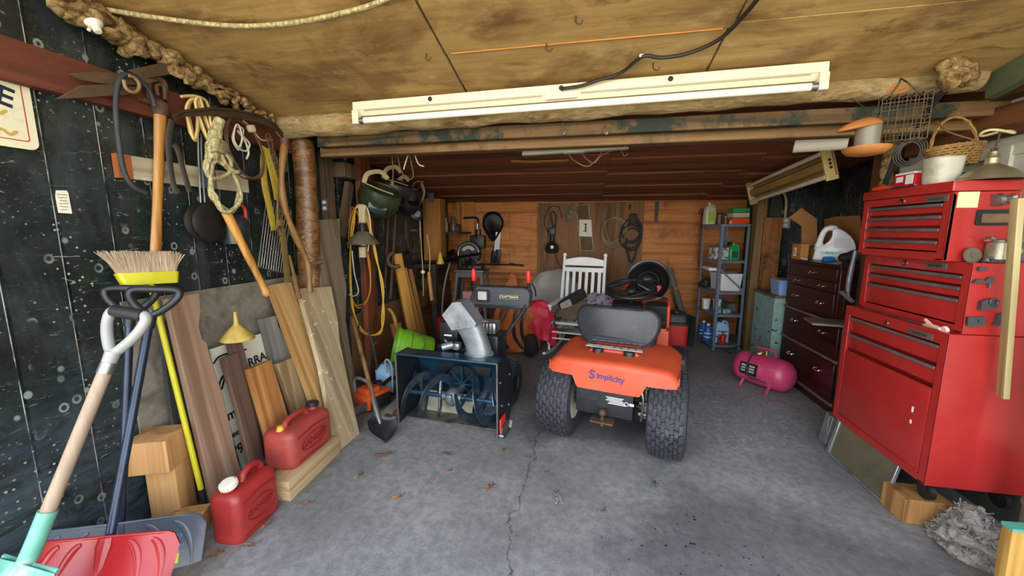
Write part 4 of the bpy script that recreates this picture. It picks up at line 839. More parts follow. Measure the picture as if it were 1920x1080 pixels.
# pink air tank
PINK = plain('dusty pink red paint', '#b53058', '#c4486b', .38, scale=4, dirt='#c98a95', dt=(.55, .8), ds=4)
A0, A1 = V((1.66, 4.22, .175)), V((1.87, 3.96, .175)); AX = frame(A0, A1, (0, 0, 1)); L = (A1-A0).length
t = thing('air_tank', 'pinkish red portable air tank lying on the concrete in front of the dresser', 'air tank', (1.76, 4.1, 0))
b = MB(); r = .155; b.lathe([(r*math.sin(R(a)), -r*.75*math.cos(R(a))) for a in range(6, 91, 12)]+[(r+.002, L*.5-.004), (r+.003, L*.5), (r+.002, L*.5+.004)]+[(r*math.sin(R(a)), L+r*.75*math.cos(R(a))) for a in range(90, 5, -12)], 36, AX)
partw('tank', b, PINK, t, smooth=60)
b = MB(); mid = A0.lerp(A1, .35); 
for k in (-.06, .10): b.tube([mid+V((.05+k*.6, -k*.8, .14)), mid+V((.05+k*.6, -k*.8, .20))], .016, 8, flat=.4)
b.tube([mid+V((.014, .05, .19)), mid+V((.0, .06, .21)), mid+V((.11, -.08, .21)), mid+V((.11, -.08, .19))], .013, 8); partw('handle', b, PINK, t)
for k in (.1, .85):
    c = A0.lerp(A1, k); b = MB(); b.tube([c+V((-.13, -.12, -.175)), c+V((-.08, -.08, -.10)), c+V((.08, .08, -.10)), c+V((.12, .12, -.175))], .014, 8, flat=.5); partw('foot', b, PINK, t)
b = MB(); c = A0.lerp(A1, .15); AXn = V((-.78, -.62, .55)).normalized()
pc = A0.lerp(A1, .22)+AXn*(r+.001); fm = frame(pc, pc+AXn, (0, 0, 1)); bm2 = M.Translation(pc) @ (fm.to_3x3().to_4x4())
b = MB(); b.sheet(lambda u, v: AX @ V(((r+.0025)*math.cos(R(150+44*v)+0), (r+.0025)*math.sin(R(150+44*v)), .02+.17*u)), 6, 8, .002)
lb = partw('label_plate', b, INK, t, 'black label with pale print')
b = MB()
for u0, w_ in ((.10, .25), (.55, .3)):
    for k in range(3): b.sheet(lambda u, v: AX @ V(((r+.0035)*math.cos(R(158+10*k+6*v)), (r+.0035)*math.sin(R(158+10*k+6*v)), .02+.17*(u0+w_*u))), 2, 2, .001)
partw('label_print', b, plain('grey print', '#a9a9a9', rough=.5), lb)
b = MB(); g = mid+V((-.005, .0, .175)); b.lathe([(.028, -.01), (.03, .008), (.02, .012)], 18, TR(*g, rx=55, rz=-30)); b.cyl(mid+V((.02, 0, .14)), g, .012, n=8); b.cyl(mid+V((.05, -.03, .15)), mid+V((.05, -.03, .20)), .014, n=8); partw('gauge', b, plain('brass', '#8e7a4e', '#a8925e', .35, .8), t)
b = MB(); b.tube([mid+V((.0, -.02, .19)), mid+V((-.07, -.03, .16)), mid+V((-.135, -.08, .06)), mid+V((-.13, -.12, -.04)), mid+V((-.05, -.18, -.06)), mid+V((.03, -.22, -.08))], .008, 8, smooth=6); partw('hose', b, RUBBER, t)
# ------------------------------------------------------------------ metal shelf in the back corner
GAL = plain('blue grey shelf steel', '#6a7a8c', '#8292a4', .4, .35, scale=6, dirt='#5a5348', dt=(.6, .8))
S0 = V((1.655, 5.30, 0)); SR = R(8); SHM = M.Translation(S0) @ M.Rotation(SR, 4, 'Z'); SWD, SDP = .35, .56
t = thing('metal_shelf', 'narrow grey slotted steel shelving with five levels in the back corner', 'shelf', SHM)
for x in (0, SWD):
    for y in (0, SDP):
        b = MB(); sx = 1 if x == 0 else -1; sy = 1 if y == 0 else -1
        b.box((x+sx*.016, y, .82), (.034, .003, 1.64)); b.box((x, y+sy*.016, .82), (.003, .034, 1.64)); pp = part('post', b, GAL, t)
        if y == 0:
            b = MB()
            for k in range(34): b.cyl((x+sx*.016, -.0025, .05+.047*k), (x+sx*.016, .0, .05+.047*k), .0055, n=6)
            part('slot_row', b, DARKM, pp)['kind'] = 'stuff'
LV = (.07, .48, .775, 1.18, 1.64)
for i, z in enumerate(LV):
    b = MB(); b.box((SWD/2, SDP/2, z-.004), (SWD-.004, SDP-.004, .004)); 
    for y in (.004, SDP-.004): b.box((SWD/2, y, z-.016), (SWD-.004, .004, .032))
    for x in (.004, SWD-.004): b.box((x, SDP/2, z-.016), (.004, SDP-.004, .032))
    part('shelf', b, GAL, t)
b = MB(); b.box((SWD/2, -.004, .93), (.02, .003, .46), rot=(0, -48, 0)); part('brace', b, GAL, t)
def sp(x, y, z): return SHM @ V((x, y, z+.001))
def srot(x, y, z, **k): return SHM @ TR(x, y, z+.001, **k)
def jug(name, label, cat, mw, w, d, h, mat, cap, neck=.02, handle=True, lab=None, capmat=None, group=None):
    t = thing(name, label, cat, mw, group); b = MB()
    prof = [(0, .88), (.01*h, .98), (.04*h, 1), (.62*h, 1), (.74*h, .9), (.84*h, .62), (.9*h, .36)]
    b.rings([[(x*s+(0 if s > .65 else -w*.12*(1-s)), y*s, z) for x, y in rrect(w, d, min(w, d)*.3, 4)] for z, s in prof]); part('body', b, mat, t, smooth=50)
    nx = -w*.07; b = MB(TR(nx, 0, h*.9)); b.lathe([(neck, -.01), (neck, .03), (neck*1.25, .031), (neck*1.2, h*.12), (neck, h*.125)], 16); part('cap', b, capmat or mat, t)
    if handle: b = MB(); b.tube([(w*.40, 0, h*.6), (w*.46, 0, h*.76), (w*.34, 0, h*.9), (nx+neck*.8, 0, h*.92)], .011, 8, smooth=4); part('handle', b, mat, t)
    if lab:
        b = MB(); b.box((0, -d/2-.001, h*.34), (w*.72, .002, h*.4)); l_ = part('label', b, lab, t); return t, l_
    return t
jug('antifreeze_jug', 'cloudy jug a third full of green liquid on top of the steel shelving', 'jug', srot(-.0, .36, 1.64, rz=10), .15, .10, .28, plain('cloudy jug', '#aeb08a', '#c3c4a4', .35), WHITEP, lab=plain('yellow green liquid', '#8fb64a', '#9fc45a', .3))
t = thing('tackle_box', 'green flat box topping the stack of tins on the steel shelving', 'box', srot(.25, .12, 1.64+.14)); b = MB(); b.box((0, 0, .028), (.20, .16, .05), bev=.006); part('body', b, plain('green enamel', '#2e7d3f', '#3b8d4c', .4), t); b = MB(); b.box((0, 0, .056), (.205, .165, .008), bev=.003); part('lid', b, plain('dark green', '#256a35', rough=.4), t)
b = MB(); b.box((0, 0, .025), (.20, .16, .045), bev=.006); b.box((0, 0, .052), (.205, .165, .01)); one('storage_tray', b, plain('grey white plastic', '#a8a794', '#b8b7a4', .5), 'grey white tray between the green box and the orange tin', 'tray', mw=srot(.25, .12, 1.64+.08))
b = MB(); b.box((0, 0, .038), (.21, .165, .076), bev=.004); one('metal_tin', b, plain('orange red tin', '#c93d10', '#d84a18', .4), 'bright orange red tin at the bottom of the stack on the shelving', 'tin', mw=srot(.25, .12, 1.64))
for i, (x, y, r, h, c, lb) in enumerate(((.09, .10, .025, .06, '#7a3326', 'small rusty red can in the clutter on the shelf top'), (.12, .17, .03, .085, '#4a4640', 'dark grey can in the clutter on the shelf top'), (.06, .2, .022, .1, '#5d5a50', 'grey brown bottle in the clutter beside the green liquid jug'), (.14, .07, .018, .045, '#a99a84', 'pale little pot in front of the clutter on the shelf top'))):
    t = thing('small_can', lb, 'can', srot(x, y, 1.64)); b = MB(); b.lathe([(r, 0), (r, h*.8), (r*.6, h*.9), (r*.55, h)], 14); part('body', b, plain('can paint %d' % i, c, rough=.5), t); b = MB(); b.lathe([(r*.62, h), (r*.62, h*1.15), (r*.5, h*1.17)], 12); part('cap', b, STEEL, t)
b = MB(); b.box((0, 0, .08), (.30, .20, .16), bev=.008); t = one('carton', b, plain('printed white carton', '#b5b5ae', '#c9c9c2', .6, scale=14, dirt='#5d6468', dt=(.5, .54), ds=18), 'white carton with grey printing on the second highest shelf', 'box', mw=srot(.155, .22, 1.18))
b = MB(); b.box((0, 0, .006), (.28, .18, .01)); one('cardboard_sheet', b, KRAFT, 'flat piece of cardboard lying over the white printed carton', 'cardboard', mw=srot(.14, .22, 1.345, ry=-3))
b = MB(); b.torus((0, 0, .012), .035, .012, 20, 8); b.torus((0, .005, .032), .032, .010, 20, 8); one('tape_roll', b, BLACKP, 'black coil lying on the cardboard on the shelving', 'tape', mw=srot(.23, .2, 1.358, rx=20))
jug('oil_bottle', 'green plastic oil bottle standing on the second highest shelf', 'bottle', srot(.21, .075, 1.18), .11, .06, .215, plain('green bottle', '#128a4a', '#1f9d58', .3), None, .016, True, plain('dark bottle label', '#214a35', '#2f5d45', .4))
t = thing('storage_bin', 'white plastic bin with lid on the middle shelf', 'bin', srot(.20, .20, .775)); b = MB(); b.rings([[(x*s, y*s, z) for x, y in rrect(.28, .34, .03)] for z, s in ((.012, .9), (.215, 1), (.215, .96), (.02, .88))]); part('body', b, plain('white bin plastic', '#c9cbcc', '#d6d8d9', .4), t); b = MB(); b.prism(rrect(.29, .35, .03), .216, .23); part('lid', b, WHITEP, t); b = MB(); b.box((0, 0, .006), (.3, .3, .011)); part('base_board', b, wood('tan board', '#a5835a', '#b8956a'), t)
b = MB()
for k in range(6):
    a0 = PI*k/6; b.torus((.06*k, 0, .0), .032, .016, 10, 6, TR(rx=90), PI, st=PI)
b.box((.15, .06, .022), (.40, .15, .04), bev=.01); one('scalloped_tray', b, WHITEP, 'white scalloped edge tray stacked above the black clutter on the shelving', 'tray', mw=srot(.10, .20, 1.03, rz=82))
b = MB(); b.box((.02, .05, .05), (.12, .14, .10), bev=.02); b.cyl((-.05, -.02, .035), (-.05, .09, .035), .033); b.cyl((.03, -.05, .11), (.03, .09, .11), .028); b.jig(.01, 20); one('motor_part', b, GB, 'lump of black machine parts on the middle shelf beside the white bin', 'machine part', mw=srot(-.0+.07, .46, .775))
b = MB(); b.box((0, 0, .09), (.12, .16, .18), bev=.01); one('tray_stand', b, BLACKP, 'dark box under the white scalloped tray', 'box', mw=srot(.08, .43, .84-.065+.0)) if 0 else b.bm.free()
for i, (x, y, lb) in enumerate(((.055, .40, 'white plastic tub on the lower shelf nearest the back wall'), (.20, .38, 'white plastic cup behind the glass jars on the lower shelf'))):
    b = MB(); b.rings([[(q*s, w_*s, z) for q, w_ in rrect(.10, .10, .03)] for z, s in ((0, .8), (.13, 1), (.135, 1.05), (.13, .95), (.02, .78))]); one('plastic_cup', b, WHITEP, lb, 'cup', mw=srot(x, y, .48))
GLASS = plain('grey green glass', '#7d8f94', '#98a9ad', .15, spec=.8)
for i, (x, y, r, h) in enumerate(((.10, .12, .035, .06), (.17, .10, .03, .055), (.23, .13, .035, .05), (.14, .2, .04, .07))):
    b = MB(); b.lathe([(r*.9, 0), (r, .01), (r, h*.7), (r*.7, h*.85), (r*.72, h)], 14); one('glass_jar', b, GLASS, ('small squat grey glass jar at the front of the lower shelf', 'small grey glass jar in the middle of the lower shelf front', 'low wide grey glass jar by the shelf post', 'tallest grey glass jar at the back of the jar group')[i], 'jar', 'glass jars on the lower shelf', mw=srot(x, y, .48))
b = MB(); b.box((0, 0, .05), (.10, .3, .1), rot=(0, -12, 0)); b.jig(.012, 15); one('rag_pile', b, plain('dark grey rag', '#43484a', '#5a5f60', .9), 'dark crumpled rag at the end of the lower shelf', 'rag', mw=srot(.28, .3, .49))
t, l_ = jug('washer_fluid_jug', 'pale blue washer fluid jug with colourful label on the bottom shelf', 'jug', srot(.165, .16, .07), .20, .12, .31, plain('pale blue jug', '#8fb6d8', '#a3c6e4', .35), None, .026, True, plain('label white', '#dfe4e8'), BLACKP)
for z, h, c in ((.155, .022, '#6d5a78'), (.10, .05, '#2f86c4'), (.065, .03, '#e2b33a')): b = MB(); b.box((.0, -.0625, z), (.13, .002, h)); part('label_band', b, plain('band '+c, c, rough=.5), l_)
t = thing('bottle_jack', 'small red bottle jack in front of the pale blue jug', 'jack', srot(.15, .05, .07)); RJ = plain('red jack paint', '#b0181a', '#c42624', .4); b = MB(); b.box((0, 0, .012), (.11, .07, .022), bev=.004); b.lathe([(.034, .02), (.034, .11), (.028, .125), (.02, .13)], 18); b.cyl((-.045, 0, .02), (-.045, 0, .07), .017); part('body', b, RJ, t); b = MB(); b.cyl((0, 0, .13), (0, 0, .16), .013, n=12); b.cyl((0, 0, .16), (0, 0, .168), .018, n=12); part('ram', b, STEEL, t); b = MB(); b.tube([(-.045, 0, .08), (-.09, -.01, .11)], .006, 6); part('handle_socket', b, DARKM, t)
for i, (x, y, lb) in enumerate(((.05, .40, 'blue jug with white striped label on the bottom shelf'), (.03, .22, 'dark blue jug lying nearest the front post of the bottom shelf'))):
    t = thing('blue_jug', lb, 'jug', srot(x, y, .07)); b = MB(); b.lathe([(.05, 0), (.055, .01), (.055, .15), (.03, .2), (.02, .21)], 20); part('body', b, plain('blue plastic jug', '#1f5fae', '#2c70c2', .35), t)
    b = MB(); b.lathe([(.0555, .05), (.0558, .052), (.0558, .062), (.0555, .064)], 20, cap=False); b.lathe([(.0555, .10), (.0558, .102), (.0558, .11), (.0555, .112)], 20, cap=False); part('label_band', b, WHITEI, t); b = MB(); b.lathe([(.021, .208), (.021, .235), (.0, .237)], 14); part('cap', b, WHITEP, t)
b = MB(); b.tube([sp(.36, -.03, .09), sp(.28, -.04, .06), sp(.18, -.045, .035), sp(.15, -.05, .02), sp(.15, -.09, .010), sp(.17, -.16, .010)], .008, 8, smooth=5); one('rubber_hose', b, RUBBER, 'thin black hose trailing off the bottom shelf to the floor', 'hose')

# ------------------------------------------------------------------ white rocking chair and what lies on it
RCM = TR(-.11, 4.90, 0, rz=-12)
t = thing('rocking_chair', 'white wooden rocking chair with slatted back beyond the orange tractor', 'chair', RCM)
for s in (-1, 1):
    x = s*.285
    b = MB(); b.tube([(x, .27, .06), (x, .27, .42), (x*.98, .33, .85), (x*.97, .40, 1.20)], [.023, .024, .022, .020], 12, smooth=5); b.ball((x*.97, .405, 1.23), (.028, .028, .03), 12); b.lathe([(.017, 1.19), (.023, 1.195), (.017, 1.205)], 12, TR(x*.97, .40, 0)); part('back_post', b, WHITEP, t)
    b = MB(); b.tube([(x, -.24, .06), (x, -.24, .16), (x, -.24, .25), (x, -.24, .40), (x, -.24, .62)], [.016, .025, .028, .023, .020], 12, smooth=3); part('front_leg', b, WHITEP, t)
    b = MB(); b.box((x, .02, .635), (.075, .60, .022), bev=.008); part('armrest', b, WHITEP, t)
    b = MB(); b.tube([(x, -.44, .07), (x, -.25, .028), (x, 0, .018), (x, .27, .032), (x, .50, .095)], .022, 8, smooth=6, flat=.8); part('rocker', b, WHITEP, t)
    for z in (.2, .3): b = MB(); b.cyl((x, -.24, z), (x, .27, z), .011, n=8); part('stretcher', b, WHITEP, t)
for y, z in ((-.24, .22), (.27, .25), (-.24, .30)): b = MB(); b.cyl((-.285, y, z), (.285, y, z), .011, n=8); part('stretcher', b, WHITEP, t)
b = MB(); b.box((0, .01, .42), (.57, .54, .03), bev=.008); part('seat', b, WHITEP, t)
b = MB(); b.prism([(-.265, 0)]+[(-.265+.53*i/12, .075+.04*math.sin(PI*i/12)) for i in range(13)]+[(.265, 0)], -.01, .01, TR(0, .385, 1.09, rx=80)); part('top_rail', b, WHITEP, t)
b = MB(); b.box((0, .37, 1.035), (.53, .02, .06), rot=(-10, 0, 0), bev=.004); part('back_rail', b, WHITEP, t)
b = MB(); b.box((0, .285, .52), (.53, .022, .06), bev=.004); part('back_rail', b, WHITEP, t)
for k in range(6): x = -.215+.086*k; b = MB(); b.box((x, .325, .78), (.042, .012, .50), rot=(-8.5, 0, 0), bev=.003); part('back_slat', b, WHITEP, t)
def pillow(c, w, h, d, M_): 
    b = MB(M_)
    def f(u, v):
        x, y = 2*u-1, 2*v-1; e = max(0, 1-x**4)*max(0, 1-y**4); return e
    b.sheet(lambda u, v: ((2*u-1)*w/2*(1-.06*(2*v-1)**2), (2*v-1)*h/2*(1-.06*(2*u-1)**2), d/2*f(u, v)**.5+.0), 16, 12)
    b.sheet(lambda u, v: ((2*u-1)*w/2*(1-.06*(2*v-1)**2), (2*v-1)*h/2*(1-.06*(2*u-1)**2), -d/2*f(u, v)**.5), 16, 12); b.jig(.008, 8); return b
BRN = plain('brown corduroy', '#6d5a46', '#806b54', .9, scale=60, stretch=(1, .1, 1))
q = P(1078, 580, y=4.82); one('cushion', pillow(0, .52, .24, .10, TR(q.x, 4.86, q.z-.04, rx=40, ry=-22, rz=8)), BRN, 'brown corduroy cushion lying across the seat of the white chair', 'cushion', smooth=80)
q = P(1073, 562, y=5.0); one('cushion', pillow(0, .40, .16, .09, TR(q.x, 5.02, q.z, rx=50, ry=-32, rz=4)), plain('black cushion cloth', '#23211f', '#33302d', .9), 'dark slim cushion tilted behind the brown corduroy cushion', 'cushion', smooth=80)
q = P(1062, 575, y=4.9); b = MB(TR(q.x, 4.93, q.z+.01, rx=50, ry=-30)); b.prism(rrect(.15, .10, .02), 0, .03); b.cyl((.01, 0, .03), (.01, 0, .045), .015, n=10); one('cloth_bag', b, plain('pale cloth', '#a8a092', '#bcb4a5', .9), 'pale cloth pouch with a dark button between the two cushions', 'pouch')
def cloth(name, label, cat, mat, fn, nu=26, nv=20, th=.006, jg=(.02, 7), sub=1):
    b = MB(); b.sheet(fn, nu, nv, th); b.jig(jg[0], jg[1]); b.jig(jg[0]*.3, jg[1]*3.3); return one(name, b, mat, label, cat, smooth=80, sub=sub)
BLAN = plain('striped pale blanket', '#b8b4c4', '#8d8998', .9, scale=16, stretch=(1, .15, 1), dirt='#3d3440', dt=(.55, .62), ds=14)
q0 = P(1085, 553, y=5.02); q1 = P(1155, 560, y=4.85)
cloth('blanket', 'rumpled pale patterned blanket heaped on the white chair behind the tractor seat', 'blanket', BLAN, lambda u, v: (q0.x+(q1.x-q0.x)*u*1.15, 5.05-.25*v, .66+.09*math.sin(PI*u)+.05*math.sin(u*9+v*4)*.4-.12*v*v-.03*math.cos(7*u)))
cloth('camo_cloth', 'grey camouflage cloth spread on the white chair seat under the cushions', 'cloth', plain('camouflage cloth', '#8f877c', '#6d6860', .9, scale=14, dirt='#33312e', dt=(.5, .54), ds=16), lambda u, v: (-.40+.42*u, 4.66+.34*v+.04*u, (.455 if v > .12 else .455-.1*(1-v/.12))+.03*math.sin(u*6)*math.sin(v*5)), jg=(.012, 9))
RJK = plain('bright red nylon', '#c4142f', '#d6243f', .5, scale=5)
def jack(u, v):
    a = 2*PI*u; z = .68-.46*v; w_ = .10+.10*min(1, v*2.2)*(1 if v < .65 else 1-(v-.65)*.9); fold = 1+.22*math.sin(3*a+1)*v+.12*math.sin(7*a)*v
    return (-.56+w_*fold*math.cos(a)*1.0-.02*math.sin(3*v), 4.72+.055*fold*math.sin(a), z-.05*math.cos(a)*v-.05*max(0, math.cos(2*a))*v*v)
b = MB(); b.sheet(jack, 48, 22); b.ball((-.56, 4.72, .672), (.09, .05, .03), 14); b.jig(.012, 10); b.jig(.005, 30)
one('red_jacket', b, RJK, 'bright red jacket draped over the arm of the white rocking chair', 'jacket', smooth=80)
cloth('white_tarp', 'large translucent white plastic sheeting bunched up against the back wall', 'sheeting', plain('white plastic sheet', '#a8a49a', '#bdb9af', .4, scale=3), lambda u, v: (-1.02+1.0*u, 6.08-.5*v*(.7+.3*math.sin(PI*u)), (.95*math.sin(PI*min(1, .18+.62*u))**1.1*(1-v)**.9+.12*math.sin(u*11+v*3)*(v*(1-v))*2+.25*v*(1-v)+.02)), 30, 24, jg=(.05, 4))

# ------------------------------------------------------------------ orange backpack heap, tub cart, vac, tubes
ORC = plain('orange nylon', '#b4571a', '#c8682a', .6, scale=6, dirt='#6d3713', dt=(.55, .7))
def bag(u, v):
    a = 2*PI*u; z = .06+.66*v; r = (.26-.10*v*v)*(1+.1*math.sin(4*a+3*v)+.05*math.sin(9*a+5*v)); return (-.88+r*1.1*math.cos(a), 4.72+r*.6*math.sin(a), z)
t = thing('backpack', 'slumped orange nylon bag with black straps behind the snow blower', 'bag', (-.88, 4.72, 0))
b = MB(); b.sheet(bag, 44, 20); b.ball((-.88, 4.72, .70), (.19, .10, .07), 16); b.ball((-.88, 4.72, .10), (.28, .17, .10), 16); b.jig(.03, 6); b.jig(.01, 22); partw('body', b, ORC, t, smooth=80)
for x0 in (-.98, -.80, -.70): b = MB(); b.tube([(x0, 4.52, .66), (x0-.05, 4.49, .45), (x0-.03, 4.50, .25), (x0+.06, 4.51, .12)], .02, 8, smooth=5, flat=.25, hint=(0, 1, 0)); b.jig(.01, 8); partw('strap', b, BLACKP, t, 'black strap')
b = MB(); b.ball((-.64, 4.50, .16), (.09, .07, .15), 14); b.jig(.03, 8); one('dark_bag', b, plain('black mesh', '#191715', '#2b2723', .8), 'black mesh bag slumped beside the orange nylon bag', 'bag', smooth=80)
b = MB(); p = [P(940, 552, y=5.75), P(975, 552, y=5.75), P(966, 517, y=5.8), P(958, 513, y=5.8)]; b.sheet(lambda u, v: p[0].lerp(p[1], u).lerp(p[3].lerp(p[2], u), v), 8, 8, .02); b.jig(.015, 12); one('orange_cloth', b, ORC, 'peaked orange cloth standing up beyond the snow blower panel', 'cloth', smooth=60)
t = thing('spreader', 'round black plastic tub tilted on a red frame beyond the steering wheel', 'spreader', (.72, 4.55, 0))
SPM = frame((.70, 4.62, .98), (.63, 4.30, 1.10), (0, 0, 1))
b = MB(SPM); b.lathe([(.03, -.16), (.10, -.15), (.20, 0), (.232, .03), (.245, .035), (.245, .05), (.225, .05), (.19, .01), (.09, -.12), (.02, -.13)], 40); tb = partw('hopper', b, plain('glossy black tub', '#0e0e0f', '#171719', .3), t, smooth=60)
b = MB(SPM); b.box((.05, .02, -.06), (.22, .03, .03), rot=(0, 25, 20), bev=.006); b.box((-.04, -.05, -.08), (.16, .05, .03), rot=(0, 10, -30), bev=.006); b.torus((0, 0, -.05), .12, .006, 30, 6); partw('agitator', b, BLACKP, tb)
RFR = plain('dark red frame paint', '#a32213', '#b93220', .45)
for s in (-1, 1):
    b = MB(); b.tube([(.72+s*.10, 5.0, .02), (.74+s*.12, 4.92, .50), (.78+s*.12, 4.86, .78), (.86+s*.06, 4.88, .95)], .016, 8, smooth=3); partw('frame_bar', b, RFR, t)
b = MB(); b.box((.85, 4.60, .76), (.07, .03, .36), rot=(0, -14, 0), bev=.01); b.box((.66, 4.86, .50), (.40, .2, .25), bev=.03); partw('housing', b, RFR, t)
b = MB(); b.tube([(.42, 4.50, .88), (.47, 4.44, .97), (.48, 4.46, 1.0)], .014, 8); partw('handle', b, RFR, t)
b = MB(); b.cyl((.55, 4.95, .13), (.61, 4.95, .13), .13, n=24); b.cyl((.85, 4.95, .13), (.91, 4.95, .13), .13, n=24); partw('wheels', b, RUBBER, t)
t = thing('shop_vac', 'red tub with a black lid standing beyond the orange tractor hood', 'vacuum', (1.03, 4.62, 0)); b = MB(TR(1.03, 4.62, 0)); b.rings([[(x*s, y*s, z) for x, y in rrect(.24, .28, .05)] for z, s in ((.02, .86), (.50, 1))]); partw('tub', b, plain('red plastic tub', '#a81612', '#bb241d', .4), t); b = MB(TR(1.03, 4.62, 0)); b.rings([[(x*s, y*s, z) for x, y in rrect(.24, .28, .05)] for z, s in ((.50, 1.06), (.53, 1.07), (.535, .96), (.60, .92), (.625, .8))]); b.lathe([(.06, .625), (.05, .65)], 14); partw('lid', b, DARKM, t)
FOAM = plain('grey foam sleeve', '#5d5d52', '#737368', .8)
t = thing('foam_tube', 'grey foam sleeved pole leaning on the back wall near the shelving', 'tube', (1.3, 5.98, 0)); p0, p1 = P(1296, 645, y=5.85), P(1254, 502, y=6.1)
for a, c in ((.0, .30), (.32, .47), (.48, .70), (.74, .86), (.87, .99)): b = MB(); b.cyl(p0.lerp(p1, a), p0.lerp(p1, c), .048, n=16); partw('sleeve', b, FOAM, t)
b = MB(); b.cyl(p0, p1, .018, n=10); partw('pole', b, STEEL, t)
b = MB(); p0, p1 = P(1292, 640, y=5.9), P(1288, 582, y=6.1); b.cyl(p0, p1, .012, n=8); one('metal_rod', b, STEEL, 'thin pale rod leaning by the steel shelving', 'rod')
b = MB(); b.box((1.38, 5.5, .20), (.11, .2, .4), rot=(0, 0, 10)); b.jig(.03, 6); one('dark_case', b, BLACKP, 'black slumped case on the floor beside the steel shelving', 'case')

# ------------------------------------------------------------------ saw on its stand
IRON = plain('black cast iron', '#1d1b18', '#2c2924', .45, .5, dirt='#4b4234', dt=(.58, .72), ds=8)
SG = plain('grey stand steel', '#4a4d4c', '#606462', .5, .4)
t = thing('saw_stand', 'grey four legged steel stand carrying the old black saw', 'stand', (-1.60, 5.25, 0))
for sx, sy in ((-1, -1), (1, -1), (-1, 1), (1, 1)): b = MB(); b.tube([(-1.60+sx*.28, 5.25+sy*.2, 0), (-1.60+sx*.17, 5.25+sy*.13, .985)], .026, 4, hint=(1, 1, 0)); partw('leg', b, SG, t)
b = MB(); b.box((-1.60, 5.25, 1.0), (.42, .34, .03), bev=.004); b.box((-1.60, 5.12, .95), (.34, .02, .07)); partw('top', b, SG, t)
t = thing('miter_saw', 'old black cast iron saw with round guard and long arm on the grey stand', 'saw', (-1.60, 5.25, 1.016))
b = MB(); b.box((-1.60, 5.25, 1.05), (.34, .26, .06), bev=.015)
for k in range(9): b.box((-1.72+.03*k, 5.10+.02*(k % 3), 1.10+.02*((k*5) % 3)), (.024, .04, .10-.01*(k % 4)), rot=(k*9, 0, k*13), bev=.004)
partw('base', b, IRON, t)
GM = TR(-1.62, 5.18, 1.24, rx=88, ry=-4)
b = MB(GM); b.lathe([(.02, -.03), (.165, -.03), (.175, -.02), (.175, .02), (.165, .03), (.02, .03)], 36); b.cyl((0, 0, .02), (0, 0, .07), .05); g_ = partw('blade_guard', b, IRON, t)
b = MB(GM); b.torus((0, 0, .028), .150, .010, 30, 8, arc=PI*1.1, st=-.1); b.prism([(.11*math.cos(a), .11*math.sin(a)) for a in [R(30+12*i) for i in range(11)]]+[(.065*math.cos(a), .065*math.sin(a)) for a in [R(150-12*i) for i in range(11)]], .028, .036); partw('guard_plate', b, STEEL, g_)
b = MB(); p, q = V((-1.98, 5.08, 1.16)), V((-1.42, 5.10, 1.25)); b.tube([p, q], .03, 4, flat=.6); b.ball(tuple(p), .045, 12); b.tube([p, p+V((-.08, -.0, -.01))], .02, 8); partw('arm', b, IRON, t)
b = MB(); b.box((-1.52, 5.30, 1.40), (.22, .16, .20), bev=.04); b.cyl((-1.50, 5.25, 1.45), (-1.50, 5.25, 1.58), .04); partw('motor', b, IRON, t)
b = MB(); b.tube([(-1.84, 5.0, 1.12), (-1.90, 4.98, .9), (-1.95, 4.97, .6), (-1.96, 4.97, .3)], .012, 8, smooth=4); partw('cord', b, plain('grey cord', '#6a6a60', '#7b7b70', .6), t)
t = thing('pipe_crank', 'black pipe crank with white grip hanging on the back wall above the saw', 'crank', P(880, 420, y=6.12)); p = [P(869, 409, y=6.13), P(890, 408, y=6.13), P(896, 414, y=6.12), P(896, 442, y=6.10)]; b = MB(); b.tube(p, .018, 8, smooth=3); b.lathe([(.03, -.02), (.03, .02)], 12, TR(*p[3])); partw('pipe', b, IRON, t); b = MB(); b.tube([P(895.5, 419, y=6.08), P(894.5, 436, y=6.08)], .013, 8); partw('grip', b, WHITEP, t)
b = MB(); b.box((-1.60, 5.25, .57), (.24, .2, .28), bev=.02); b.box((-1.60, 5.25, .415), (.26, .22, .03)); one('plastic_crate', b, plain('dusty pink plastic', '#a87074', '#b98488', .6), 'dusty pink plastic crate sitting inside the grey saw stand', 'crate')
b = MB(); b.box((-1.60, 5.25, .20), (.34, .24, .40), bev=.01); one('storage_crate', b, plain('dark brown crate', '#2e241c', '#3c3026', .8), 'dark brown crate on the floor inside the grey saw stand', 'crate')

# ------------------------------------------------------------------ hanging on the back wall
YW = 6.165
p = P(925, 418, y=YW); b = MB(TR(p.x, YW, p.z, rx=90)); r = .175
rim = lambda s: [(r*s*math.cos(a)*(1), r*s*math.sin(a)-(max(0, -math.sin(a))**6)*.115*s) for a in [2*PI*i/40 for i in range(40)]]
b.rings([[(x, y, z) for x, y in rim(s)] for s, z in ((.95, .0), (1.0, .05), (1.04, .055), (1.04, .062), (.97, .06), (.80, .015))][0:6]); t = one('drain_pan', b, plain('black oily plastic', '#0f0f0f', '#191919', .3), 'round black oil drain pan with pointed spout hung on the back wall', 'pan', smooth=50)
b = MB(TR(p.x+.0, YW-.016, p.z, rx=90)); b.torus((0, 0, 0), .11, .004, 30, 6); partw('inner_ring', b, BLACKP, t)
t = thing('hand_tool', 'white and black hand tool hanging straight below the black drain pan', 'tool', P(937, 490, y=YW)); a, c = P(932, 494, y=YW), P(938, 437, y=YW-.02)
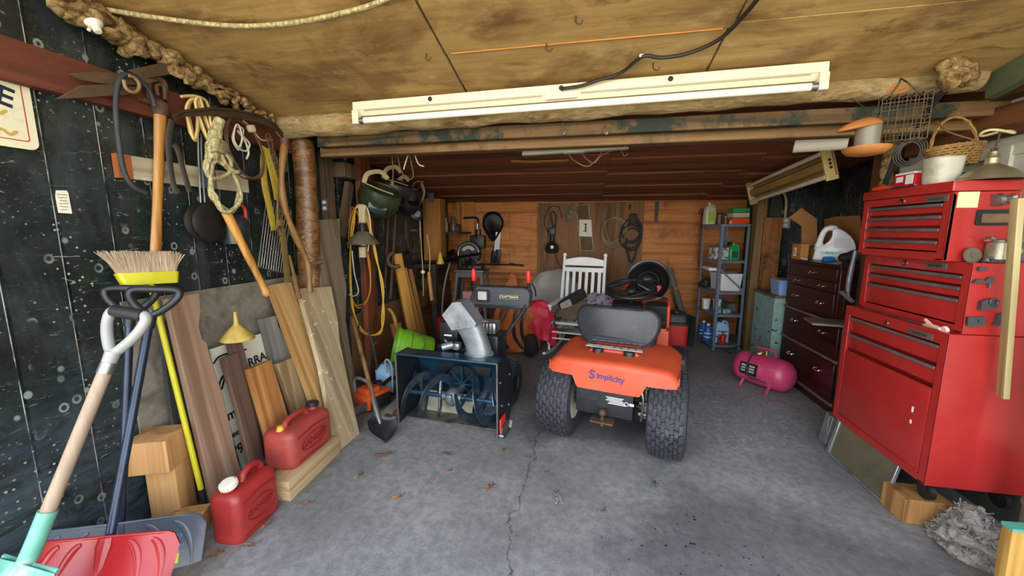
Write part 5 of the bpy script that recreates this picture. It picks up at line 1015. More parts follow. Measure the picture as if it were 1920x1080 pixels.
b = MB(); b.box((0, 0, .19), (.085, .02, .40)); partw('blade', b, WHITEP, t, mw=frame(a, c, (0, -1, 0)) @ TR(.03, 0, .12)); b = MB(); b.box((0, 0, .12), (.09, .05, .22), bev=.012); b.cyl((.08, 0, .0), (.08, 0, .2), .03); b.cyl((.08, 0, .2), (.08, 0, .26), .012); partw('grip', b, BLACKP, t, mw=frame(a, c, (0, -1, 0)) @ TR(.0, 0, .0)); b = MB(); b.box((.0, -.027, .035), (.06, .004, .06)); partw('label', b, WHITEI, t, mw=frame(a, c, (0, -1, 0)))
b = MB(); b.tube([P(900, 495, y=YW-.02), P(940, 496, y=YW-.02), P(982, 497, y=YW-.02)], .012, 8); b.tube([P(955, 493, y=YW-.02), P(980, 499, y=YW-.03)], .010, 6); one('iron_bar', b, IRON, 'thin horizontal iron bar fixed along the back wall', 'bar')
p = P(1035, 464, y=YW-.08); t = thing('work_light', 'shiny dark hand lamp hanging by its cord on the brown panel', 'work light', tuple(p)); b = MB(); b.lathe([(.02, .10), (.06, .085), (.105, .04), (.115, -.02), (.10, -.07), (.06, -.09), (0, -.095)], 24, TR(*p)); partw('shell', b, plain('glossy olive black', '#1c1f16', '#2a2e22', .08, spec=.9), t); b = MB(); b.cyl(p+V((0, 0, .09)), p+V((0, .02, .22)), .035); b.box(tuple(p+V((0, 0, .25))), (.10, .06, .12), bev=.02); partw('handle', b, BLACKP, t)
b = MB(); b.tube([p+V((.02, .03, .26)), p+V((-.03, .06, .50)), p+V((.0, .065, .56)), p+V((.05, .06, .48)), p+V((.03, .06, .28))], .011, 8, smooth=6); b.tube([p+V((-.06, .03, .22)), p+V((-.13, .06, .4)), p+V((-.05, .065, .62)), p+V((.09, .06, .62)), p+V((.14, .06, .45))], .006, 6, smooth=6); partw('cord', b, RUBBER, t)
b = MB(); b.tube([p+V((.05, .06, -.10)), p+V((.10, .06, -.25)), p+V((.20, .06, -.42))], .012, 6, smooth=4); one('loose_wire', b, plain('brown hose', '#3e2a18'), 'short brown cord end trailing below the shiny hand lamp', 'cord')
BAGP = plain('clear plastic bag', '#5f5646', '#8d8470', .2)
p = P(1069, 402, y=YW); b = MB(); b.sheet(lambda u, v: (p.x-.09+.18*u+.03*v, YW-.02-.05*math.sin(PI*u)*math.sin(PI*v), p.z-.12+.24*v+.05*u), 8, 8, .004); b.jig(.02, 14); one('plastic_bag', b, BAGP, 'crinkled clear plastic bag pinned beside the wire mesh panel', 'bag', smooth=70)
t = thing('wire_mesh', 'narrow wire mesh panel holding a white card on the back wall', 'mesh', P(1098, 470, y=YW)); c = [P(1080, 385, y=YW), P(1103, 383, y=YW), P(1113, 470, y=YW), P(1089, 470, y=YW)]
b = MB(); bl = lambda u, v: c[0].lerp(c[1], u).lerp(c[3].lerp(c[2], u), v)
for i in range(9): b.tube([bl(i/8, 0), bl(i/8, 1)], .0035, 4)
for i in range(31): b.tube([bl(0, i/30)+V((0, -.004, 0)), bl(1, i/30)+V((0, -.004, 0))], .0032, 4)
partw('mesh', b, plain('zinc wire', '#7d765c', '#968f75', .5, .5), t)
b = MB()
for i in range(4): b.tube([bl(*((0, 0), (1, 0), (1, 1), (0, 1))[i]), bl(*((1, 0), (1, 1), (0, 1), (0, 0))[i])], .007, 6)
partw('frame', b, plain('zinc frame', '#857d62', '#968f75', .5, .5), t)
p = P(1098, 428, y=YW-.012); b = MB(TR(p.x, p.y, p.z, rx=90, rz=0)); b.prism([(-.095, -.125), (.105, -.13), (.085, .13), (-.10, .135)], 0, .003); cd = partw('card', b, plain('off white card', '#d0ccb8', '#dad6c4', .7), t)
b = MB(TR(p.x, p.y-.004, p.z+.01, rx=90, rz=4)); b.box((0, 0, 0), (.022, .105, .001)); b.box((0, -.055, 0), (.07, .014, .001)); b.box((-.005, .055, 0), (.055, .014, .001)); partw('printed_numeral', b, INK, cd)
p = P(1148, 432, y=YW-.03); b = MB()
for k in range(4): b.torus((0, 0, 0), .145+.014*k, .010, 36, 7, TR(p.x+.01*k, p.y-.006*k, p.z-.01*k, rx=90, ry=4*k), sy=1.25)
b.tube([(p.x-.12, p.y, p.z+.14), (p.x-.08, p.y-.02, p.z-.05), (p.x-.02, p.y-.02, p.z-.24)], .010, 7, smooth=5); one('hose_coil', b, plain('tan cord', '#7e6a4c', '#968262', .7), 'coil of tan cord hanging on the back wall behind the white chair', 'coil', smooth=60)
p = P(1184, 440, y=YW-.03); b = MB()
for k in range(4): b.torus((0, 0, 0), .11+.015*k, .013, 30, 7, TR(p.x-.012*k+.02, p.y-.008*k, p.z+.03+.02*k-.12*(k % 2), rx=90, ry=7*k), sy=1.45-.1*k)
b.box((p.x+.01, p.y-.03, p.z+.24), (.11, .05, .14), bev=.02); b.tube([(p.x-.08, p.y, p.z), (p.x-.06, p.y-.03, p.z-.25), (p.x+.02, p.y-.03, p.z-.42), (p.x+.09, p.y-.02, p.z-.2)], .012, 7, smooth=5); one('strap_bundle', b, plain('black webbing', '#1e1a16', '#2d2721', .7), 'bundle of black looped straps hanging beside the tan coil', 'straps', smooth=60)
p = P(1231, 396, y=YW+.01); b = MB(); b.box((p.x, p.y, p.z), (.045, .014, .30)); b.tube([(p.x, p.y-.004, p.z-.15), (p.x, p.y-.03, p.z-.15)], .012); one('iron_strap', b, IRON, 'flat black iron strap nailed to the planks of the back wall', 'strap')
p = P(1180, 398, y=YW); b = MB(); b.cyl((p.x, YW+.01, p.z+.05), (p.x, YW-.06, p.z+.05), .012); b.tube([(p.x, YW-.05, p.z+.05), (p.x, YW-.05, p.z+.11)], .010); one('wall_hook', b, IRON, 'black iron hook holding the looped straps', 'hook')
b = MB(); b.tube([P(1320, 392, y=6.1), P(1314, 410, y=6.1), P(1311, 450, y=6.12), P(1309, 490, y=6.12), P(1316, 520, y=6.1)], .013, 8, smooth=5); b.tube([P(1318, 392, y=6.1), P(1313, 402, y=6.1)], .03, 8); one('jumper_cable', b, plain('red cable', '#7a1f16', '#8e2a1e', .5), 'reddish cable hanging on the planks beside the steel shelving', 'cable')
b = MB(); b.box((-1.97, 6.155, 1.58), (.30, .02, .90)); one('wall_board', b, wood('honey board', '#a8682a', '#bd7d3a', '#7a4417', along=1.2), 'honey coloured upright board in the back corner above the bench shelf', 'board')
# ------------------------------------------------------------------ along the dark wall: hung things
XW = XL
def W(px, py, off=.02): return P(px, py, x=XW+off)
CREAM = plain('cream tin', '#cfc9a6', '#ddd8b8', .45, scale=3, dirt='#a39c78', dt=(.6, .8))
# enamel sign with a big letter
a0, a1 = W(44, 140, .012), W(46, 268, .012); sw, shh = .46, a0.z-a1.z+.05
SGM = M(((0, 0, 1, XW+.010), (1, 0, 0, a0.y-sw/2+.01), (0, 1, 0, (a0.z+a1.z)/2), (0, 0, 0, 1)))
t = thing('tin_sign', 'cream tin sign with a red border and a dark capital letter high on the wall', 'sign', SGM @ TR(0, -shh/2, 0))
b = MB(SGM); b.prism(rrect(sw, shh, .03), 0, .004); pl = partw('plate', b, CREAM, t)
b = MB(SGM); r1, r2 = rrect(sw-.05, shh-.06, .012), rrect(sw-.058, shh-.068, .010)
A_ = [b.v((x, y, .0045)) for x, y in r1]; B_2 = [b.v((x, y, .0045)) for x, y in r2]; 
for i in range(len(A_)): b.f((A_[i], A_[(i+1) % len(A_)], B_2[(i+1) % len(A_)], B_2[i]))
partw('border_line', b, plain('red line', '#b03a34'), pl)
qe = W(14, 184, .012); part('lettering', text_mb('LE', .105, SGM @ TR(qe.y-(a0.y-sw/2+.01)-.035, qe.z-(a0.z+a1.z)/2+.008, .0045, rz=-14), .0008, True), plain('navy print', '#1d2036'), pl, world=True)
for i, (x, y) in enumerate(((.10, -.03), (.12, -.105))):
    b = MB(SGM); b.tube([(x+.10*u-.05, y+.008*math.sin(u*14), .0048) for u in [k/16 for k in range(17)]], .006, 6, flat=.3); partw('scroll_ornament', b, plain('gold print', '#b79545'), pl)
b = MB(SGM); b.tube([(.02, -.07, .0048), (.06, -.055, .0048), (.10, -.065, .0048), (.06, -.08, .0048)], .004, 5, closed=True); partw('small_ornament', b, plain('red print', '#b35048'), pl)
p = W(119, 378, .006); t = thing('paper_label', 'small torn white paper label stuck on the dark wall boards', 'label', tuple(p)); LM = M(((0, 0, 1, XW+.003), (1, 0, 0, p.y), (0, 1, 0, p.z), (0, 0, 0, 1)))
b = MB(LM); b.prism([(-.022, -.05), (.024, -.052), (.022, .04), (.018, .05), (-.018, .047), (-.023, .02)], 0, .002); lb = partw('sheet', b, plain('yellowed paper', '#cfcab4', '#dedac6', .8), t)
b = MB(LM)
for i in range(6): b.box((.0, .030-.013*i, .0022), (.034-.005*(i % 3), .002, .0006), rot=(0, 0, 9*math.sin(i*3)))
partw('printed_lines', b, INK, lb)
# painted board used as a hanger rail
p0, p1 = W(216, 310, .02), W(462, 345, .02); L = (p1-p0).length
t = thing('hanger_board', 'white and brown painted board nailed level across the dark wall', 'board', tuple(p0)); fm = frame(p0, p1, (1, 0, 0))
b = MB(); b.box((0, 0, L/2+.03), (.115, .03, L-.06)); partw('board', b, wood('worn white board', '#b3aa90', '#c9c1a8', '#8a7a5a', dirt='#7e6a48', dt=(.55, .65)), t, mw=fm)
b = MB(); b.box((0, .001, .03), (.116, .033, .06)); partw('brown_end', b, plain('red brown end', '#8a4a22', '#9c5a2e', .7), t, mw=fm, label='red brown painted end'); b = MB(); b.box((0, .0165, L*.62), (.114, .002, .10)); partw('blue_patch', b, plain('blue grey patch', '#4d5a68', '#5d6a78', .7), t, mw=fm, label='blue grey painted patch')
# rusty blades lying on the rail
for pts, lb in (([(105, 186), (150, 160), (215, 158), (262, 164), (240, 178), (150, 184)], 'long pointed rusty blade lying lowest on the red rail'), ([(132, 138), (175, 134), (250, 140), (300, 152), (262, 160), (200, 158), (150, 150)], 'broad rusty blade lying above the lowest one on the red rail'), ([(240, 132), (300, 118), (330, 118), (318, 140), (270, 148)], 'short wide rusty blade at the end by the fluffy insulation')):
    q = [P(x, y, x=-2.19) for x, y in pts]; c = sum(q, V())/len(q); b = MB(M(((0, 0, 1, -2.2), (1, 0, 0, c.y), (0, 1, 0, c.z), (0, 0, 0, 1)))); b.prism([(v.y-c.y, v.z-c.z) for v in q], 0, .012); one('rusty_blade', b, plain('old brown blade', '#4a3b28', '#66523a', .6, .3, dirt='#2e251a'), lb, 'blade', 'rusty blades on the red rail', bev=.003)
def wtube(name, pts, r, mat, label, cat, x=-2.2, smooth=5, n=8, flat=1, hint=None, group=None):
    b = MB(); b.tube([P(q[0], q[1], x=q[2] if len(q) > 2 else x) for q in pts], r, n, smooth=smooth, flat=flat, hint=hint); return one(name, b, mat, label, cat, group, smooth=60)
wtube('rubber_strap', [(290, 200), (280, 170), (258, 148), (237, 140), (222, 155), (217, 200), (222, 260), (232, 320), (250, 350), (275, 362)], .011, RUBBER, 'black rubber loop hanging from the rail beside the mattock', 'strap', x=-2.18)
wtube('wire_ring', [(232, 150), (236, 165), (248, 173), (258, 170), (261, 158), (252, 146), (242, 142)], .008, plain('tan wire', '#6f5b3c', '#8a7350', .6), 'small tan ring hung at the top of the black rubber loop', 'ring', x=-2.16)
# mattock
t = thing('mattock', 'mattock with a long yellow wooden handle hung head up on the wall', 'mattock', tuple(W(292, 470, .05)))
HW = wood('yellow handle wood', '#ae7830', '#ca964a', '#84541e', axis='z', rough=.45, along=2, knots=False)
p, q = P(301, 205, x=-2.22), P(292, 475, x=-2.24); b = MB(); b.tube([q, q.lerp(p, .3), q.lerp(p, .7), p], [.026, .023, .024, .031], 12, flat=.75); partw('handle', b, HW, t)
b = MB(); b.tube([p+V((0, 0, -.03)), p+V((0, 0, .03))], [.036, .038], 12); b.tube([p+V((0, -.10, .02)), p+V((0, .0, .03)), p+V((.0, .02, .02))], [.01, .024, .02], 8); b.tube([p+V((0, -.04, .03)), p+V((0, -.045, .10)), p+V((0, -.01, .15)), p+V((0, .035, .14)), p+V((0, .03, .05))], .014, 8, smooth=4); b.tube([p+V((.02, -.02, .06)), p+V((.02, -.02, .11)), p+V((.02, .015, .115)), p+V((.02, .012, .05))], .009, 8, smooth=3); partw('head', b, RUST, t)
# leather straps
t = thing('leather_strap', 'pair of dark stiff leather straps hanging from the scythe blade', 'strap', tuple(P(340, 360, x=-2.2)))
for pts in ([(322, 225), (316, 260), (318, 300), (325, 345), (335, 362)], [(326, 270), (335, 285), (345, 325), (356, 360)]): b = MB(); b.tube([P(x, y, x=-2.17) for x, y in pts], .016, 8, smooth=5, flat=.3, hint=(1, 0, 0)); partw('strap', b, plain('dark leather', '#2d2822', '#3f382e', .6), t)
# scythe
t = thing('scythe', 'old scythe with a curved wooden snath and long dark blade across the wall', 'scythe', tuple(P(582, 545, x=-2.1)))
b = MB(); q = smooth_path([P(x, y, x=-2.06) for x, y in ((534, 268), (528, 330), (533, 385), (553, 440), (574, 485), (580, 520), (580, 548))], 5); b.tube(q, [.022+.004*math.sin(i*.9) for i in range(len(q))], 12); partw('snath', b, wood('grey brown snath', '#6d4a24', '#8d6636', '#4a3218', axis='z', rough=.5, knots=False), t, smooth=60)
b = MB(); b.tube([q[0]+V((0, 0, -.04)), q[0]+V((0, 0, .03))], .028, 12); partw('ferrule', b, RUST, t); b = MB(); b.tube([P(575, 497, x=-2.06), P(604, 491, x=-2.0)], [.012, .018], 10); partw('nib', b, RUST, t)
top = [(325, 218), (342, 209), (390, 204), (440, 206), (485, 216), (515, 232), (530, 250)]; bot = [(533, 262), (520, 246), (490, 232), (440, 221), (390, 217), (345, 219), (330, 226)]
qq = [P(x, y, x=-2.10) for x, y in top+bot]; b = MB(M(((0, 0, 1, -2.105), (1, 0, 0, 0), (0, 1, 0, 0), (0, 0, 0, 1)))); b.prism([(v.y, v.z) for v in qq], 0, .008); b.m = M(); b.tube([P(x, y, x=-2.095) for x, y in top], .008, 6); partw('blade', b, plain('dark scythe steel', '#3d3322', '#584a32', .5, .5), t)
# cords and ropes on the wall
ROPE = NT('sisal rope'); _f = ROPE.noise(70, (1, 1, .5), 3, .5, .5); ROPE = ROPE.done(ROPE.ramp(_f, (.35, '#7f754c'), (.55, '#a99f73'), (.7, '#c6bd92')), .85, 0, _f, .9, .006)
CRD = plain('cream cord', '#b39a5c', '#cdb67c', .6)
def loops(b, pts, r, rep, jit, x0, n=7, seed=1, dx=.012):
    rn = random.Random(seed)
    for k in range(rep): b.tube([P(px+rn.uniform(-jit, jit), py+rn.uniform(-jit, jit), x=x0+dx*(k % 3)) for px, py in pts], r, n, smooth=5, closed=True)
b = MB(); loops(b, [(362, 186), (352, 205), (358, 245), (366, 262), (372, 235), (368, 200)], .0075, 4, 3, -2.16); loops(b, [(372, 186), (385, 220), (398, 262), (392, 268), (376, 230), (366, 195)], .0075, 4, 3, -2.15, seed=4); b.tube([P(x, y, x=-2.14) for x, y in ((340, 181), (365, 180), (385, 188), (392, 205))], .008, 7, smooth=4); loops(b, [(395, 215), (398, 250), (412, 265), (402, 222)], .007, 3, 3, -2.14, seed=6); one('cord_bundle', b, CRD, 'bundle of cream coloured cord hung behind the scythe blade', 'cord', smooth=60)
b = MB(); b.tube([P(x, y, x=-2.10) for x, y in ((412, 225), (404, 250), (400, 280), (396, 300))], [.030, .036, .034, .034], 10, smooth=4)
for k in range(4): z0 = 262+k*6; b.tube([P(x, y+z0-262, x=xx) for x, y, xx in ((388, 272, -2.12), (402, 262, -2.06), (420, 268, -2.08), (424, 276, -2.13), (404, 284, -2.14))], .012, 7, closed=True, smooth=4)
loops(b, [(398, 285), (387, 310), (390, 330), (410, 337), (430, 325), (432, 300), (420, 288)], .0115, 2, 3, -2.10, seed=2); loops(b, [(404, 300), (397, 345), (402, 372), (418, 394), (436, 396), (448, 378), (446, 350), (432, 318)], .0115, 3, 4, -2.11, seed=9); b.tube([P(x, y, x=-2.08) for x, y in ((415, 290), (425, 310), (440, 322), (447, 322))], .0115, 7, smooth=4)
one('rope_hank', b, ROPE, 'thick knotted hank of pale sisal rope hanging in the middle of the wall', 'rope', smooth=60)
b = MB(); loops(b, [(430, 225), (424, 255), (432, 295), (455, 328), (478, 335), (492, 318), (490, 280), (470, 240), (450, 225)], .006, 4, 4, -2.15, seed=3); one('wire_coil', b, plain('brown cable', '#4d3a26', '#66503a', .5), 'loose coil of thin brown cable beside the sisal rope hank', 'coil', smooth=60)
b = MB(); loops(b, [(440, 238), (436, 262), (446, 278), (458, 260), (452, 240)], .0045, 3, 4, -2.10, seed=5); b.tube([P(x, y, x=-2.09) for x, y in ((445, 245), (458, 262), (466, 285), (462, 298))], .006, 6, smooth=4); b.tube([P(x, y, x=-2.09) for x, y in ((448, 280), (462, 283), (468, 270), (455, 255))], .005, 6, smooth=4); one('string_loop', b, plain('white string', '#b9b39c', '#cfcab4', .8), 'small tangle of white string hung over the brown cable coil', 'string', smooth=60)
b = MB(); b.box(tuple(P(471, 241, x=-2.12)), (.03, .05, .045), bev=.012, rot=(20, 0, 0)); b.tube([P(x, y, x=-2.13) for x, y in ((455, 225), (470, 240), (490, 262), (510, 262))], .005, 6, smooth=4); one('cord_plug', b, plain('pale plug', '#b5a487', '#c9b99c', .5), 'pale plug on a cord end beside the brown cable coil', 'plug')
YS = plain('mustard webbing', '#9a8122', '#b29a36', .75, scale=30, dirt='#75621b', dt=(.55, .7))
t = thing('ratchet_strap', 'mustard yellow webbing strap hanging next to the scythe handle', 'strap', tuple(P(520, 435, x=-2.15)))
for pts in ([(497, 276), (494, 310), (497, 350), (507, 395), (514, 432)], [(501, 278), (507, 310), (517, 355), (520, 375)], [(506, 280), (520, 330), (525, 372), (523, 430)]): b = MB(); b.tube([P(x, y, x=-2.14+.008*(pts[0][0]-497)/4) for x, y in pts], .027, 8, smooth=5, flat=.12, hint=(1, 0, 0)); partw('webbing', b, YS, t, smooth=60)
b = MB(); b.box(tuple(P(526, 418, x=-2.10)), (.02, .05, .04), bev=.004); partw('buckle', b, plain('brass buckle', '#9b7a34', '#b08d45', .4, .6), t)
b = MB(); 
for k in range(26):
    f_ = k/25; x = 503+24*min(1, f_*2.2)-(2*f_ if f_ > .5 else 0); y = 258+178*f_; p = P(x, y, x=-2.10); b.torus((0, 0, 0), .017, .0042, 12, 5, M.Translation(p) @ M.Rotation(R(90*(k % 2)), 4, 'Z') @ M.Rotation(R(90), 4, 'X'), sy=1.5)
one('chain', b, RUST, 'rusty steel chain hanging down beside the mustard webbing strap', 'chain', smooth=60)
b = MB(); b.tube([P(x, y, x=-2.10) for x, y in ((528, 428), (532, 455), (536, 490), (540, 530))], .03, 8, smooth=4, flat=.12, hint=(1, 0, 0)); one('webbing_strap', b, plain('olive webbing', '#5e4d1e', '#75622c', .8), 'olive brown webbing strap hanging below the brass buckle', 'strap', smooth=60)
# griddle iron, pot, clamp, adze handle, rack, stick
t = thing('pie_iron', 'round cast iron pie maker hanging by two long wire handles', 'pie iron', tuple(P(390, 460, x=-2.24))); c = P(388, 417, x=-2.22)
for dx, dy in ((0, -.01), (.03, .012)): b = MB(M(((0, 0, 1, c.x+dx), (1, 0, 0, c.y+dy), (0, 1, 0, c.z), (0, 0, 0, 1)))); b.lathe([(.02, .016), (.09, .014), (.118, .0), (.120, -.006), (.112, -.010), (.02, -.008)], 30); partw('plate', b, IRON, t)
for x0, x1 in ((371, 376), (377, 384)): b = MB(); b.tube([P(x0, 250, x=-2.2), P(x0+1, 300, x=-2.2), P(x1, 380, x=-2.2)], .005, 6, smooth=3); partw('handle', b, STEEL, t)
b = MB(); c = P(432, 430, x=-2.23); b.lathe([(.02, -.10), (.075, -.09), (.08, .02), (.06, .07), (.03, .09)], 20, TR(c.x+.04, c.y, c.z)); one('enamel_pot', b, plain('dark enamel', '#1f2326', '#2b3034', .3), 'dark enamel pot hanging behind the tapered tool handle', 'pot', smooth=60)
t = thing('hand_clamp', 'red handled metal clamp hanging behind the tapered wooden handle', 'clamp', tuple(P(455, 440, x=-2.2))); RC = plain('red clamp paint', '#9e2a1c', '#b63828', .45)
b = MB(); b.tube([P(x, y, x=-2.16) for x, y in ((452, 384), (459, 392), (461, 412), (457, 428), (448, 420))], .010, 8, smooth=5); b.tube([P(x, y, x=-2.16) for x, y in ((457, 425), (460, 440), (462, 448))], .009, 8); partw('frame', b, RC, t)
b = MB(); b.cyl(P(445, 405, x=-2.17), P(462, 428, x=-2.15), .006, n=8); partw('screw', b, STEEL, t)
p, q = P(424, 398, x=-2.12), P(502, 554, x=-2.06); b = MB(); b.tube([p, p.lerp(q, .3), p.lerp(q, .8), p.lerp(q, .96), q], [.03, .026, .022, .028, .02], 12, flat=.7, smooth=4); one('wooden_haft', b, HW, 'honey coloured tapered tool handle slanting across the wall below the rope', 'tool handle', smooth=60)
t = thing('wire_rack', 'wire grilling rack hanging flat on the dark wall behind the yellow strap', 'rack', tuple(P(510, 505, x=-2.26))); c = [P(500, 372, x=-2.24), P(545, 395, x=-2.24), P(530, 512, x=-2.24), P(484, 500, x=-2.24)]; bl = lambda u, v: c[0].lerp(c[1], u).lerp(c[3].lerp(c[2], u), v)
b = MB()
for i in range(11): b.tube([bl(i/10, 0), bl(i/10, 1)], .0025, 4)
for i in range(5): b.tube([bl(0, i/4), bl(1, i/4)], .003, 4)
partw('grid', b, plain('dull wire', '#6a675e', '#8a867a', .4, .6), t)
b = MB()
for i in range(4): b.tube([bl(*((0, 0), (1, 0), (1, 1), (0, 1))[i]), bl(*((1, 0), (1, 1), (0, 1), (0, 0))[i])], .0045, 6)
partw('rim', b, plain('dull wire', '#6a675e'), t)
p, q = P(543, 478, x=-2.1), P(562, 560, x=-2.05); b = MB(); b.tube([q, p], [.022, .008], 6, flat=.6); b.jig(.004, 20); one('wood_stake', b, wood('brown stake', '#6a4620', '#86602f'), 'pointed brown stake standing behind the tall pale boards', 'stake')
# white lamp socket in the insulation, insulation strip
b = MB(); rn = random.Random(5)
for i in range(230):
    f_ = i/230; px, py = 120+400*f_+rn.uniform(-14, 14), -10+242*f_**.92+rn.uniform(-16, 16)*(1-.5*f_); p = P(px, py, x=-2.22+rn.uniform(-.03, .05)); s = (1.35-.85*f_)
    b.ball((p.x, p.y, min(p.z, cz(p.y)-.03)), (rn.uniform(.02, .045)*s, rn.uniform(.025, .05)*s, rn.uniform(.02, .04)*s), 8)
b.jig(.018, 20); b.jig(.012, 48); b.jig(.006, 130)
YF_ = NT('brown yellow wool'); _f = YF_.noise(18, detail=9, rough=.75, dist=.6); YF_ = YF_.done(YF_.ramp(_f, (.3, '#3d2d1a'), (.43, '#7a5f3a'), (.56, '#b99d6c'), (.7, '#e0cda0')), .95, 0, _f, 1, .02, .1)
o = one('insulation_strip', b, YF_, 'ragged yellow brown insulation stuffed between the dark wall and the ceiling', 'insulation', smooth=80); o['kind'] = 'stuff'
t = thing('lamp_socket', 'white porcelain lamp socket poking out of the ragged insulation', 'socket', tuple(P(175, 42, x=-2.1))); p = P(175, 42, x=-2.08); PM = frame(p+V((.02, 0, -.04)), p+V((-.03, 0, .06)), (0, -1, 0)); PM = PM @ M.Scale(.55, 4); b = MB(PM); b.lathe([(.02, 0), (.026, .005), (.03, .04), (.05, .06), (.055, .075), (.05, .08)], 18); partw('body', b, plain('porcelain', '#d8d2bd', '#e4dfcc', .25), t); b = MB(PM); b.cyl((.045, 0, .07), (.075, 0, .06), .012, n=8); partw('pull_arm', b, plain('porcelain', '#d8d2bd'), t)

# ------------------------------------------------------------------ boards leaning on the wall, each cut to its own outline
def lean(name, poly, xb, xt, th, mat, label, cat='board', bev=.0015, jg=0, parts=None):
    s = (xt-xb)/1.2; pts = []
    for px, py in poly:
        d = fwd+rgt*((px-960)/FPX)-upv*((py-540)/FPX); t_ = (xb+s*CH)/(d.x-s*d.z); pts.append(V((0, 0, CH))+d*t_)
    X = V((0, 1, 0)); Y = V((s, 0, 1)).normalized(); Z = X.cross(Y); zmin = min(p.z for p in pts); o = V((xb+s*zmin, sum(p.y for p in pts)/len(pts), zmin))
    mw = M(((X.x, Y.x, Z.x, o.x), (X.y, Y.y, Z.y, o.y), (X.z, Y.z, Z.z, o.z), (0, 0, 0, 1)))
    loc = [((p-o).dot(X), (p-o).dot(Y)) for p in pts]; b = MB(); b.prism(loc, -th, 0)
    if parts is not None: return mw, loc, b
    return one(name, b, mat, label, cat, mw=mw, bev=bev)
def wy(nm, *a, **k): return wood(nm, *a, axis='y', **k)
lean('board', [(300, 612), (322, 588), (378, 930), (342, 930)], -2.13, -2.25, .02, wy('blackened board', '#2c2c2a', '#42413d', '#1c1c1b'), 'blackened narrow board standing behind the yellow broom handle')
lean('board', [(312, 560), (374, 549), (377, 585), (373, 612), (379, 636), (388, 642), (395, 668), (418, 740), (446, 862), (470, 940), (405, 960)], -2.0, -2.19, .035, wy('walnut plank', '#8f7259', '#a88a70', '#765a44', along=1.2, rough=.75), 'wide brown live edge plank with a crack leaning behind the yellow broom', bev=.003)
# painted sign half hidden by the boards
mw, loc, b = lean('', [(395, 655), (440, 640), (556, 606), (600, 830), (560, 850), (462, 905)], -2.10, -2.235, .012, None, None, parts=1)
t = thing('painted_sign', 'white painted sign with black lettering half hidden behind the leaning boards', 'sign', mw); sg = part('panel', b, plain('off white sign paint', '#bdb9a2', '#cbc7b2', .6, scale=3, dirt='#98937c', dt=(.58, .75)), t)
def signpt(px, py):
    s = (-2.235+2.10)/1.2; d = fwd+rgt*((px-960)/FPX)-upv*((py-540)/FPX); t_ = (-2.10+s*CH)/(d.x-s*d.z); q = mw.inverted() @ (V((0, 0, CH))+d*t_); return q.x, q.y
SINK = plain('black sign lettering', '#151517', rough=.5)
for s_, px, py, sz, rz in (('RRA', 482, 674, .078, 4), ('m', 434, 777, .085, 4), ('ee', 442, 812, .058, 4), ("'9", 449, 842, .09, 4)):
    x, y = signpt(px, py); part('lettering', text_mb(s_, sz, TR(x, y, .001, rz=rz), .0008, True), SINK, sg)
b = MB(); b.tube([(*signpt(x, y), .001) for x, y in ((400, 682), (412, 668), (440, 660), (462, 655))], .006, 6, smooth=5, flat=.3); b.tube([(*signpt(x, y), .001) for x, y in ((428, 664), (424, 690), (416, 728), (411, 722), (418, 705), (430, 700))], .007, 6, smooth=5, flat=.3); part('script_letter', b, SINK, sg)
BP = wy('brown painted plank', '#5a4234', '#6f5443', '#443025')
lean('board', [(417, 672), (446, 660), (480, 790), (496, 862), (470, 876), (447, 772)], -1.97, -2.13, .03, BP, 'narrow brown plank leaning in front of the painted sign letters')
lean('board', [(430, 645), (453, 638), (512, 850), (485, 862)], -2.02, -2.15, .03, wy('purplish plank', '#5d4640', '#74594f', '#483430'), 'narrow purplish brown plank holding the yellow funnel at its top')
lean('board', [(469, 692), (509, 675), (560, 850), (518, 862)], -1.93, -2.12, .05, wy('orange pine', '#a9703a', '#c48b50', '#8a5426', along=1), 'orange pine board with bold grain leaning above the gas cans')
lean('board', [(491, 598), (517, 592), (582, 840), (552, 845)], -2.04, -2.20, .04, wy('grey weathered post', '#74726a', '#918f86', '#5a5851'), 'grey weathered post end leaning behind the orange pine board')
lean('board', [(520, 682), (555, 668), (620, 850), (580, 860)], -1.95, -2.15, .04, wy('pale rough board', '#9c815c', '#b59a74', '#7b6241'), 'pale rough sawn board leaning right beside the orange pine one')
lean('board', [(506, 535), (545, 527), (660, 838), (622, 850)], -1.78, -2.215, .04, wy('fresh pine', '#b98f56', '#d0aa72', '#98703c', along=1.2), 'tall fresh pine board slanting with its bright edge showing')
lean('board', [(561, 541), (621, 537), (634, 603), (637, 640), (658, 740), (676, 820), (633, 856), (602, 690)], -1.69, -2.10, .035, wy('spattered pale board', '#a08b68', '#b8a482', '#877250', dirt='#d6d0c0', dt=(.62, .66), ds=22), 'tall pale board spattered with paint standing nearest the snow blower')
lean('board', [(590, 412), (637, 410), (640, 480), (650, 540), (648, 600), (664, 700), (684, 800), (660, 822), (618, 690)], -1.94, -2.13, .02, wy('grey live edge board', '#70634f', '#877a64', '#544936'), 'tallest grey live edge board standing against the birch post', bev=.003)
p = P(446, 636, x=-2.06); t = one('plastic_funnel', MB(TR(p.x-.0, p.y, p.z)).lathe([(.088, -.002), (.09, .004), (.086, .012), (.05, .055), (.022, .085), (.014, .095), (.008, .17)], 28), plain('dirty yellow plastic', '#a58a3e', '#bda256', .5, dirt='#7d6428'), 'dirty yellow funnel upended on the top of a leaning plank', 'funnel', smooth=40)
